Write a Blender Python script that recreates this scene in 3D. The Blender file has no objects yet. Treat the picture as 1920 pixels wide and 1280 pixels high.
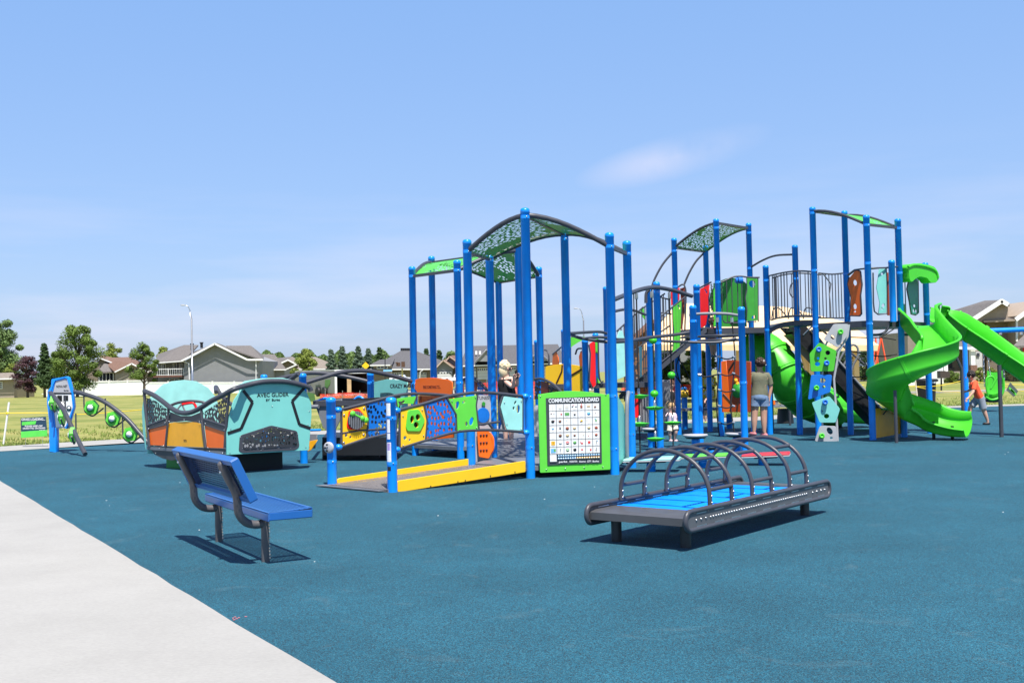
import bpy, math, random
from mathutils import Vector, Matrix
random.seed(7)
SC = bpy.context.scene
COL = SC.collection
R = math.radians
# ------------------------------------------------------------------ camera
F = 2080.0; PITCH = math.atan(59/2080.0); ROLL = R(-1.2); EYE = Vector((0, 0, 1.45))
CM = Matrix.Rotation(math.pi/2 + PITCH, 3, 'X') @ Matrix.Rotation(ROLL, 3, 'Z')
cam_d = bpy.data.cameras.new('camera'); cam = bpy.data.objects.new('camera', cam_d); COL.objects.link(cam)
cam_d.sensor_width = 36; cam_d.lens = 36*F/1920.0; cam_d.clip_end = 3000; cam_d.clip_start = .05
cam.matrix_world = Matrix.Translation(EYE) @ CM.to_4x4()
SC.camera = cam
# ------------------------------------------------------------------ light
SH = Vector((-.13, .47, -1.0)).normalized()           # direction the sunlight travels
sun_d = bpy.data.lights.new('sun', 'SUN'); sun = bpy.data.objects.new('sun', sun_d); COL.objects.link(sun)
sun_d.energy = 5.0; sun_d.angle = R(.53); sun_d.color = (1, .955, .88)
sun.rotation_euler = SH.to_track_quat('-Z', 'Y').to_euler()
elev = math.asin(-SH.z); azim = math.atan2(-SH.x, -SH.y)   # azimuth of the sun clockwise from +Y
W = bpy.data.worlds.new('World'); SC.world = W; W.use_nodes = True
nt = W.node_tree; nt.nodes.clear()
out = nt.nodes.new('ShaderNodeOutputWorld'); bg = nt.nodes.new('ShaderNodeBackground')
sky = nt.nodes.new('ShaderNodeTexSky'); sky.sky_type = 'NISHITA'; sky.sun_disc = False
sky.sun_elevation = elev; sky.sun_rotation = azim; sky.altitude = 400; sky.air_density = 1.0; sky.dust_density = 1.2; sky.ozone_density = 1.2
bg.inputs[1].default_value = .113
tc = nt.nodes.new('ShaderNodeTexCoord'); mp = nt.nodes.new('ShaderNodeMapping'); mp.inputs['Scale'].default_value = (1.3, 1.3, 11)
nz = nt.nodes.new('ShaderNodeTexNoise'); nz.inputs['Scale'].default_value = 1.7; nz.inputs['Detail'].default_value = 7; nz.inputs['Roughness'].default_value = .55
cr_ = nt.nodes.new('ShaderNodeValToRGB'); cr_.color_ramp.elements[0].position = .47; cr_.color_ramp.elements[1].position = .64
cr_.color_ramp.elements[0].color = (0, 0, 0, 1); cr_.color_ramp.elements[1].color = (.36, .36, .36, 1)
sx = nt.nodes.new('ShaderNodeSeparateXYZ'); mr = nt.nodes.new('ShaderNodeMapRange')
mr.inputs['From Min'].default_value = .02; mr.inputs['From Max'].default_value = .20; mr.inputs['To Min'].default_value = 1.0; mr.inputs['To Max'].default_value = 0.0
mul = nt.nodes.new('ShaderNodeMath'); mul.operation = 'MULTIPLY'
mx = nt.nodes.new('ShaderNodeMix'); mx.data_type = 'RGBA'
# one faint high wisp at a fixed bearing in the sky
wv = nt.nodes.new('ShaderNodeVectorMath'); wv.operation = 'SUBTRACT'
_d = (CM @ Vector((1262-960, -(295-640), -F))).normalized(); wv.inputs[1].default_value = _d
wm = nt.nodes.new('ShaderNodeMapping'); wm.inputs['Rotation'].default_value = (0, R(12), 0); wm2 = nt.nodes.new('ShaderNodeMapping'); wm2.inputs['Scale'].default_value = (11, 11, 50); wnr = nt.nodes.new('ShaderNodeMapRange'); wnr.inputs['From Min'].default_value = .40; wnr.inputs['From Max'].default_value = .66; wnr.inputs['To Max'].default_value = .50
wl = nt.nodes.new('ShaderNodeVectorMath'); wl.operation = 'LENGTH'
wr = nt.nodes.new('ShaderNodeMapRange'); wr.inputs['From Min'].default_value = 0; wr.inputs['From Max'].default_value = 1; wr.inputs['To Min'].default_value = 1.0; wr.inputs['To Max'].default_value = 0
wn = nt.nodes.new('ShaderNodeTexNoise'); wn.inputs['Scale'].default_value = 9; wn.inputs['Detail'].default_value = 5
wmu = nt.nodes.new('ShaderNodeMath'); wmu.operation = 'MULTIPLY'; wad = nt.nodes.new('ShaderNodeMath'); wad.operation = 'ADD'; wad.use_clamp = True
L = nt.links.new
L(tc.outputs['Generated'], mp.inputs[0]); L(mp.outputs[0], nz.inputs['Vector']); L(nz.outputs['Fac'], cr_.inputs[0])
L(tc.outputs['Generated'], sx.inputs[0]); L(sx.outputs['Z'], mr.inputs['Value']); L(cr_.outputs[0], mul.inputs[0]); L(mr.outputs[0], mul.inputs[1])
L(tc.outputs['Generated'], wv.inputs[0]); L(wv.outputs[0], wm.inputs[0]); L(wm.outputs[0], wm2.inputs[0]); L(wm2.outputs[0], wl.inputs[0]); L(wl.outputs['Value'], wr.inputs['Value'])
L(tc.outputs['Generated'], wn.inputs['Vector']); L(wr.outputs[0], wmu.inputs[0]); L(wn.outputs['Fac'], wnr.inputs['Value']); L(wnr.outputs[0], wmu.inputs[1])
L(mul.outputs[0], wad.inputs[0]); L(wmu.outputs[0], wad.inputs[1]); L(wad.outputs[0], mx.inputs['Factor'])
hz = nt.nodes.new('ShaderNodeValToRGB'); he = hz.color_ramp.elements; he[0].position = 0; he[0].color = (.225, .31, .50, 1); he[1].position = 1; he[1].color = (.015, .05, .17, 1); q = he.new(.52); q.color = (.04, .11, .29, 1)
q = he.new(.12); q.color = (.195, .315, .57, 1); q = he.new(.34); q.color = (.165, .312, .61, 1)
hs = nt.nodes.new('ShaderNodeVectorMath'); hs.operation = 'SCALE'; hs.inputs['Scale'].default_value = 10.0
hm_ = nt.nodes.new('ShaderNodeMix'); hm_.data_type = 'RGBA'; hm_.inputs['Factor'].default_value = .66
L(sx.outputs['Z'], hz.inputs[0]); L(hz.outputs[0], hs.inputs[0]); L(sky.outputs[0], hm_.inputs['A']); L(hs.outputs[0], hm_.inputs['B'])
L(hm_.outputs['Result'], mx.inputs['A']); mx.inputs['B'].default_value = (5.9, 5.5, 6.1, 1)
L(mx.outputs['Result'], bg.inputs[0]); L(bg.outputs[0], out.inputs[0])
SC.view_settings.view_transform = 'Standard'; SC.view_settings.look = 'None'; SC.view_settings.exposure = 0.60; SC.view_settings.gamma = 1
# ------------------------------------------------------------------ rays: a pixel of the photograph to a point of the place
def ray(px, py): return CM @ Vector((px-960, -(py-640), -F))
def P(px, py, Y): d = ray(px, py); return EYE + d*(Y/d.y)
def G(px, py, z=0.0): d = ray(px, py); return EYE + d*((z-EYE.z)/d.z)
def PV(A, B, px, py):                                   # onto the vertical plane through A and B
    d = ray(px, py); n = Vector((B[1]-A[1], -(B[0]-A[0]), 0)); a = Vector((A[0], A[1], 0))
    return EYE + d*(n.dot(a-EYE)/n.dot(d))
def proj(v):
    c = CM.transposed() @ (Vector(v)-EYE); return (960 - F*c.x/c.z, 640 + F*c.y/c.z)
def V(*a): return Vector(a)
YS = 2080/1620.0   # depth scale of the survey figures below
FAR = -.35                                              # the lawn and streets beyond lie a little lower
# ------------------------------------------------------------------ materials
MATS = {}
def srgb(h):
    c = [int(h[i:i+2], 16)/255 for i in (0, 2, 4)]
    return tuple((x/12.92 if x <= .04045 else ((x+.055)/1.055)**2.4) for x in c)
def mat(name, col, rough=.5, metal=0, var=.08, vscale=6, bump=0, bscale=60, coat=0, spec=.5, trans=0):
    if name in MATS: return MATS[name]
    m = bpy.data.materials.new(name); m.use_nodes = True; MATS[name] = m
    t = m.node_tree; b = t.nodes['Principled BSDF']
    if isinstance(col, str): col = srgb(col)
    b.inputs['Roughness'].default_value = rough; b.inputs['Metallic'].default_value = metal
    b.inputs['Coat Weight'].default_value = coat; b.inputs['Coat Roughness'].default_value = .15
    b.inputs['Specular IOR Level'].default_value = spec; b.inputs['Transmission Weight'].default_value = trans
    co = t.nodes.new('ShaderNodeTexCoord'); n = t.nodes.new('ShaderNodeTexNoise'); n.inputs['Scale'].default_value = vscale; n.inputs['Detail'].default_value = 6
    t.links.new(co.outputs['Object'], n.inputs['Vector'])
    rp = t.nodes.new('ShaderNodeValToRGB'); rp.color_ramp.elements[0].position = .3; rp.color_ramp.elements[1].position = .7
    rp.color_ramp.elements[0].color = (*[c*(1-var) for c in col], 1); rp.color_ramp.elements[1].color = (*[min(1, c*(1+var)) for c in col], 1)
    t.links.new(n.outputs['Fac'], rp.inputs[0]); t.links.new(rp.outputs[0], b.inputs['Base Color'])
    if bump:
        n2 = t.nodes.new('ShaderNodeTexNoise'); n2.inputs['Scale'].default_value = bscale; n2.inputs['Detail'].default_value = 4
        t.links.new(co.outputs['Object'], n2.inputs['Vector'])
        bp = t.nodes.new('ShaderNodeBump'); bp.inputs['Strength'].default_value = bump; bp.inputs['Distance'].default_value = .01
        t.links.new(n2.outputs['Fac'], bp.inputs['Height']); t.links.new(bp.outputs[0], b.inputs['Normal'])
    return m
def perf(name, col, scale=14, thr=.36, stretch=(1, 1, 1), rough=.45, fade=0):
    """a sheet pierced by many small rounded holes"""
    m = mat(name, col, rough)
    t = m.node_tree
    if 'pierced' in m: return m
    m['pierced'] = 1
    b = t.nodes['Principled BSDF']; co = t.nodes.new('ShaderNodeTexCoord'); mp = t.nodes.new('ShaderNodeMapping'); mp.inputs['Scale'].default_value = stretch
    v = t.nodes.new('ShaderNodeTexVoronoi'); v.voronoi_dimensions = '2D'; v.inputs['Scale'].default_value = scale; v.inputs['Randomness'].default_value = .7
    t.links.new(co.outputs['UV'], mp.inputs[0]); t.links.new(mp.outputs[0], v.inputs['Vector'])
    g = t.nodes.new('ShaderNodeMath'); g.operation = 'GREATER_THAN'; g.inputs[1].default_value = thr
    t.links.new(v.outputs['Distance'], g.inputs[0])
    src = g.outputs[0]
    if fade:                                            # holes come in drifts with plain sheet between
        n = t.nodes.new('ShaderNodeTexNoise'); n.inputs['Scale'].default_value = fade; n.inputs['Detail'].default_value = 1
        t.links.new(co.outputs['Object'], n.inputs['Vector'])
        g2 = t.nodes.new('ShaderNodeMath'); g2.operation = 'GREATER_THAN'; g2.inputs[1].default_value = .56
        t.links.new(n.outputs['Fac'], g2.inputs[0])
        mxm = t.nodes.new('ShaderNodeMath'); mxm.operation = 'MAXIMUM'; t.links.new(src, mxm.inputs[0]); t.links.new(g2.outputs[0], mxm.inputs[1]); src = mxm.outputs[0]
    t.links.new(src, b.inputs['Alpha'])
    return m
BLUE = mat('blue powder coated steel', (.003, .27, .90), .32, 0, .12, 3, .05, 90, coat=.25)
DARK = mat('charcoal powder coated steel', (.058, .060, .074), .42, 0, .1, 5, .06, 120)
DECK = mat('grey coated deck', (.16, .17, .19), .5, 0, .2, 3, .1, 200)
GREEN = mat('lime green plastic', (.125, .64, .055), .38, 0, .05, 4, .03, 90)
LGREEN = mat('green moulded plastic', (.065, .56, .025), .42, 0, .06, 2.5, .02, 30)
DGREEN = mat('forest green plastic', (.03, .28, .03), .4)
TEAL = mat('aqua plastic', (.20, .58, .52), .4, 0, .05, 3, .03, 90)
PALE = mat('pale aqua plastic', (.35, .74, .68), .4)
YELL = mat('yellow plastic', (1.0, .56, .012), .4, 0, .05, 3, .03, 90)
AMBER = mat('amber plastic', (.95, .42, .012), .42)
ORANGE = mat('orange plastic', (.98, .155, .008), .4, 0, .05, 3, .03, 90)
RED = mat('red plastic', (.92, .010, .014), .38)
BPAN = mat('blue plastic', (.006, .16, .60), .4)
GREY = mat('light grey plastic', (.42, .42, .44), .45)
MGREY = mat('mid grey plastic', (.20, .21, .23), .5)
BLACK = mat('black rubber', (.010, .010, .012), .55)
SHINE = mat('galvanised steel', (.55, .56, .58), .28, .9)
WHITE = mat('white plastic', (.80, .80, .80), .45)
INK = mat('black ink', (.012, .013, .016), .5)
ROPE = mat('black rope', (.018, .018, .02), .8, 0, .3, 80, .4, 300)
# ------------------------------------------------------------------ mesh builder
def rootloc(p):
    v = Vector((0, 0, 0))
    while p: v = v + p.location; p = p.parent
    return v
class MB:
    def __init__(s): s.v = []; s.f = []; s.m = []; s.sm = []
    def add(s, vs, fs, m=0, smooth=False):
        o = len(s.v); s.v += [tuple(v) for v in vs]; s.f += [tuple(i+o for i in f) for f in fs]; s.m += [m]*len(fs); s.sm += [smooth]*len(fs); return s
    def box(s, c, d, rz=0, m=0, ux=None, uy=None, uz=None):
        c = Vector(c); ux = ux or V(math.cos(rz), math.sin(rz), 0); uy = uy or V(-math.sin(rz), math.cos(rz), 0); uz = uz or V(0, 0, 1)
        vs = [c + ux*(i*d[0]/2) + uy*(j*d[1]/2) + uz*(k*d[2]/2) for k in (-1, 1) for j in (-1, 1) for i in (-1, 1)]
        return s.add(vs, [(0, 2, 3, 1), (4, 5, 7, 6), (0, 1, 5, 4), (2, 6, 7, 3), (0, 4, 6, 2), (1, 3, 7, 5)], m)
    def rbox(s, c, d, b=.01, rz=0, m=0, ux=None, uy=None, uz=None):
        """box with bevelled vertical and horizontal edges"""
        c = Vector(c); ux = ux or V(math.cos(rz), math.sin(rz), 0); uy = uy or V(-math.sin(rz), math.cos(rz), 0); uz = uz or V(0, 0, 1)
        rings = []
        X, Y, Z = d[0]/2, d[1]/2, d[2]/2
        for z, q in ((-Z, b), (-Z+b, 0), (Z-b, 0), (Z, b)):
            x, y = X-q, Y-q; e = b
            rings.append([(x-e, -y), (x, -y+e), (x, y-e), (x-e, y), (-x+e, y), (-x, y-e), (-x, -y+e), (-x+e, -y)])
            rings[-1] = [c + ux*p[0] + uy*p[1] + uz*z for p in rings[-1]]
        vs = [p for r in rings for p in r]; fs = [tuple(range(7, -1, -1)), tuple(range(24, 32))]
        for k in range(3):
            for i in range(8): fs.append((k*8+i, k*8+(i+1) % 8, k*8+8+(i+1) % 8, k*8+8+i))
        return s.add(vs, fs, m)
    def tube(s, pts, r, n=10, m=0, cap=True, closed=False):
        pts = [Vector(p) for p in pts]; k = len(pts)
        rs = r if isinstance(r, (list, tuple)) else [r]*k
        T = []
        for i in range(k):
            if closed: t = pts[(i+1) % k]-pts[i-1]
            else: t = pts[min(i+1, k-1)]-pts[max(i-1, 0)]
            T.append(t.normalized())
        a = V(0, 0, 1) if abs(T[0].z) < .9 else V(1, 0, 0)
        nrm = (a - T[0]*a.dot(T[0])).normalized(); vs = []
        for i in range(k):
            if i:
                ax = T[i-1].cross(T[i])
                if ax.length > 1e-7: nrm = Matrix.Rotation(T[i-1].angle(T[i]), 3, ax.normalized()) @ nrm
                nrm = (nrm - T[i]*nrm.dot(T[i])).normalized()
            b = T[i].cross(nrm)
            for j in range(n):
                an = 2*math.pi*j/n; vs.append(pts[i] + (nrm*math.cos(an)+b*math.sin(an))*rs[i])
        fs = []
        for i in range(k if closed else k-1):
            for j in range(n):
                q = (i+1) % k; fs.append((i*n+j, i*n+(j+1) % n, q*n+(j+1) % n, q*n+j))
        s.add(vs, fs, m, True)
        if cap and not closed:
            s.add(vs[:n], [tuple(range(n-1, -1, -1))], m); s.add(vs[-n:], [tuple(range(n))], m)
        return s
    def lathe(s, c, prof, n=16, m=0, axis=None, smooth=True):
        c = Vector(c); ax = (axis or V(0, 0, 1)).normalized(); a = V(1, 0, 0) if abs(ax.x) < .9 else V(0, 1, 0)
        u = (a-ax*a.dot(ax)).normalized(); w = ax.cross(u); vs = []; fs = []
        for r, z in prof:
            for j in range(n):
                an = 2*math.pi*j/n; vs.append(c + ax*z + (u*math.cos(an)+w*math.sin(an))*r)
        for i in range(len(prof)-1):
            for j in range(n): fs.append((i*n+j, i*n+(j+1) % n, (i+1)*n+(j+1) % n, (i+1)*n+j))
        s.add(vs, fs, m, smooth)
        if prof[0][0] > 1e-4: s.add(vs[:n], [tuple(range(n-1, -1, -1))], m)
        if prof[-1][0] > 1e-4: s.add(vs[-n:], [tuple(range(n))], m)
        return s
    def ell(s, c, r, n=14, k=9, m=0, rot=None):
        vs = []; fs = []; c = Vector(c)
        for i in range(k+1):
            th = math.pi*i/k
            for j in range(n):
                an = 2*math.pi*j/n; p = V(r[0]*math.sin(th)*math.cos(an), r[1]*math.sin(th)*math.sin(an), r[2]*math.cos(th))
                if rot: p = rot @ p
                vs.append(c+p)
        for i in range(k):
            for j in range(n): fs.append((i*n+j, (i+1)*n+j, (i+1)*n+(j+1) % n, i*n+(j+1) % n))
        return s.add(vs, fs, m, True)
    def prism(s, pts, off, m=0):
        """polygon of 3D points extruded by the vector off"""
        pts = [Vector(p) for p in pts]; off = Vector(off); n = len(pts); vs = pts+[p+off for p in pts]
        fs = [tuple(range(n-1, -1, -1)), tuple(range(n, 2*n))]+[(i, (i+1) % n, n+(i+1) % n, n+i) for i in range(n)]
        return s.add(vs, fs, m)
    def quad(s, a, b, c, d, m=0): return s.add([a, b, c, d], [(0, 1, 2, 3)], m)
    def grid(s, rows, m=0, thick=None, smooth=True):
        """surface through rows of points; thick = offset vector for a second skin"""
        k = len(rows); n = len(rows[0])
        def sk(off, flip):
            vs = [Vector(p)+off for r in rows for p in r]; fs = []
            for i in range(k-1):
                for j in range(n-1):
                    f = (i*n+j, i*n+j+1, (i+1)*n+j+1, (i+1)*n+j); fs.append(f[::-1] if flip else f)
            s.add(vs, fs, m, smooth)
        sk(V(0, 0, 0), False)
        if thick is not None:
            t = Vector(thick); sk(t, True)
            edge = [rows[0][j] for j in range(n)]+[rows[i][-1] for i in range(1, k)]+[rows[-1][j] for j in range(n-2, -1, -1)]+[rows[i][0] for i in range(k-2, 0, -1)]
            e = len(edge); vs = [Vector(p) for p in edge]+[Vector(p)+t for p in edge]
            s.add(vs, [(i, (i+1) % e, e+(i+1) % e, e+i) for i in range(e)], m)
        return s
    def build(s, name, mats, parent=None, loc=None):
        me = bpy.data.meshes.new(name); off = rootloc(parent) if parent else (Vector(loc) if loc is not None else Vector((0, 0, 0)))
        me.from_pydata([tuple(Vector(v)-off) for v in s.v], [], s.f)
        if not isinstance(mats, (list, tuple)): mats = [mats]
        for q in mats: me.materials.append(q)
        me.polygons.foreach_set('material_index', s.m); me.polygons.foreach_set('use_smooth', s.sm); me.update()
        o = bpy.data.objects.new(name, me); COL.objects.link(o)
        if parent: o.parent = parent
        elif loc is not None: o.location = loc
        return o
def cr(pts, n=6, closed=False):
    pts = [Vector(p) for p in pts]; k = len(pts); o = []
    for i in range(k if closed else k-1):
        if closed: a, b, c, d = pts[i-1], pts[i], pts[(i+1) % k], pts[(i+2) % k]
        else: a = pts[i-1] if i else pts[0]*2-pts[1]; b = pts[i]; c = pts[i+1]; d = pts[i+2] if i+2 < k else pts[k-1]*2-pts[k-2]
        for j in range(n):
            t = j/n; o.append(((b*2)+(c-a)*t+(a*2-b*5+c*4-d)*t*t+(b*3-a-c*3+d)*t**3)/2)
    if not closed: o.append(pts[-1])
    return o
def tag(o, label=None, cat=None, group=None, kind=None):
    if label: o['label'] = label
    if cat: o['category'] = cat
    if group: o['group'] = group
    if kind: o['kind'] = kind
    return o
def thing(name, label, cat, loc=(0, 0, 0), group=None):
    o = bpy.data.objects.new(name, None); COL.objects.link(o); o.location = loc; o.empty_display_size = .2
    return tag(o, label, cat, group)
def kids(o, allo): return [c for c in allo if c.parent == o]
def copy_tree(o, loc=None, rz=None, label=None, group=None, _all=None, parent=None):
    _all = _all if _all is not None else list(bpy.data.objects)
    c = o.copy(); COL.objects.link(c)
    if parent: c.parent = parent
    if loc is not None: c.location = loc
    if rz is not None: c.rotation_euler = (0, 0, rz)
    if label: c['label'] = label
    if group: c['group'] = group
    for ch in kids(o, _all): copy_tree(ch, _all=_all, parent=c)
    return c
def mesh_from(ob, name, mats, parent, keepmat=False):
    """turn a curve object into a mesh object"""
    COL.objects.link(ob); dg = bpy.context.evaluated_depsgraph_get(); dg.update()
    me = bpy.data.meshes.new_from_object(ob.evaluated_get(dg)); bpy.data.objects.remove(ob)
    me.name = name; me.materials.clear()
    for q in (mats if isinstance(mats, (list, tuple)) else [mats]): me.materials.append(q)
    o = bpy.data.objects.new(name, me); COL.objects.link(o)
    if parent: o.parent = parent
    return o
def uvset(me, fn):
    l = me.uv_layers.new(name='UVMap') if not me.uv_layers else me.uv_layers[0]
    for lp in me.loops: l.data[lp.index].uv = fn(me.vertices[lp.vertex_index].co)
def place(me, O, u, v, parent):
    uvset(me, lambda c: (c.x, c.y))
    n = u.cross(v); off = rootloc(parent) if parent else V(0, 0, 0); O = Vector(O)-off
    M = Matrix(((u.x, v.x, n.x, O.x), (u.y, v.y, n.y, O.y), (u.z, v.z, n.z, O.z), (0, 0, 0, 1)))
    me.transform(M); me.update()
def sheet(name, outline, holes, O, u, v, thick, m, parent, bev=.003, label=None):
    """flat plate: outline and holes in (u, v) metres, filled between, extruded; holes are real"""
    cu = bpy.data.curves.new(name, 'CURVE'); cu.dimensions = '2D'; cu.fill_mode = 'BOTH'
    cu.extrude = max(thick/2-bev, .0005); cu.bevel_depth = bev; cu.bevel_resolution = 0
    for loop in [outline]+list(holes):
        sp = cu.splines.new('POLY'); sp.points.add(len(loop)-1); sp.use_cyclic_u = True
        for i, p in enumerate(loop): sp.points[i].co = (p[0], p[1], 0, 1)
    ob = bpy.data.objects.new(name, cu); o = mesh_from(ob, name, m, parent); place(o.data, O, u, v, parent)
    if label: o['label'] = label
    return o
def ellp(cx, cy, a, b, rot=0, n=20):
    c, s_ = math.cos(rot), math.sin(rot)
    return [(cx+a*math.cos(t)*c-b*math.sin(t)*s_, cy+a*math.cos(t)*s_+b*math.sin(t)*c) for t in [2*math.pi*i/n for i in range(n)]]
def rnd(poly, r, n=4):
    """round the corners of a polygon"""
    o = []; k = len(poly)
    for i in range(k):
        a, b, c = Vector(poly[i-1]), Vector(poly[i]), Vector(poly[(i+1) % k])
        d1 = (a-b); d2 = (c-b); q = min(r, d1.length*.45, d2.length*.45); p1 = b+d1.normalized()*q; p2 = b+d2.normalized()*q
        for j in range(n+1):
            t = j/n; o.append(tuple(p1*(1-t)**2+b*2*t*(1-t)+p2*t*t))
    return o
def text(s, size, O, u, v, m, parent, name='lettering', ext=.002, width=None, align='CENTER', bold=0.0, top=False):
    cu = bpy.data.curves.new(name, 'FONT'); cu.body = s; cu.size = size; cu.extrude = ext; cu.align_x = align; cu.offset = bold*size; cu.resolution_u = 3
    cu.align_y = 'CENTER'
    ob = bpy.data.objects.new(name, cu); o = mesh_from(ob, name, m, parent)
    if width:
        xs = [q.co.x for q in o.data.vertices]; w = max(xs)-min(xs); o.data.transform(Matrix.Diagonal((width/w, 1, 1, 1)))
    place(o.data, O, u, v, parent); return o
class Pl:
    """a vertical plane through two ground points, facing the camera; pixels fall onto it"""
    def __init__(s, A, B):
        s.A = Vector((A[0], A[1], 0)); s.B = Vector((B[0], B[1], 0)); s.u = (s.B-s.A).normalized(); s.v = V(0, 0, 1); s.n = s.u.cross(s.v)
    def w(s, px, py, out=0): return PV(s.A, s.B, px, py)+s.n*out
    def uv(s, px, py): q = s.w(px, py); return ((q-s.A).dot(s.u), q.z)
    def pan(s, name, px, m, parent, holes=(), thick=.019, out=0, r=0, label=None):
        """plate from a pixel outline; holes = (px, py, half width px, half height px, tilt)"""
        ol = [s.uv(*p) for p in px]
        area = sum(ol[i-1][0]*ol[i][1]-ol[i][0]*ol[i-1][1] for i in range(len(ol)))
        if area < 0: ol = ol[::-1]
        if r: ol = rnd(ol, r)
        hs = []
        for h in holes:
            if isinstance(h, list): hs.append([s.uv(*p) for p in h]); continue
            c = s.uv(h[0], h[1]); a = abs(s.uv(h[0]+h[2], h[1])[0]-c[0]); b = abs(s.uv(h[0], h[1]-h[3])[1]-c[1]); hs.append(ellp(c[0], c[1], a, b, h[4] if len(h) > 4 else 0))
        return sheet(name, ol, hs, s.A+s.n*out, s.u, s.v, thick, m, parent, label=label)
    def bolts(s, pts, parent, out=.014, r=.009, m=None, name='bolt'):
        for p in pts:
            b = MB(); b.lathe(s.w(*p, out), [(r, 0), (r, .004), (r*.6, .008), (0, .009)], 8, axis=s.n); b.build(name, m or SHINE, parent)
def post(parent, xy, ztop, zbot=-.02, r=.0635, m=None, name='post'):
    x, y = xy[0], xy[1]; b = MB()
    b.lathe((x, y, 0), [(r, zbot), (r, ztop-.075), (r+.003, ztop-.073), (r+.003, ztop-.03), (r*.85, ztop-.01), (r*.5, ztop-.001), (0, ztop)], 20)
    return b.build(name, m or BLUE, parent)
def tube(parent, name, pts, r=.019, m=None, n=10, smooth=0):
    b = MB(); b.tube(cr(pts, smooth) if smooth else pts, r, n); return b.build(name, m or DARK, parent)
def sweep(b, path, prof, ups=None, m=0, hs=None):
    """open-trough sweep: prof = closed loop of (side, up)"""
    k = len(path); n = len(prof); vs = []
    for i in range(k):
        t = (path[min(i+1, k-1)]-path[max(i-1, 0)]).normalized(); up = ups[i] if ups else V(0, 0, 1)
        sd = t.cross(up).normalized(); u2 = sd.cross(t).normalized()
        for p in prof: vs.append(path[i]+sd*p[0]+u2*(p[1]*(hs[i] if hs and p[1] > 0 else 1)))
    fs = [(i*n+j, i*n+(j+1) % n, (i+1)*n+(j+1) % n, (i+1)*n+j) for i in range(k-1) for j in range(n)]
    b.add(vs, fs, m, True); b.add(vs[:n], [tuple(range(n-1, -1, -1))], m); b.add(vs[-n:], [tuple(range(n))], m)
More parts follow.
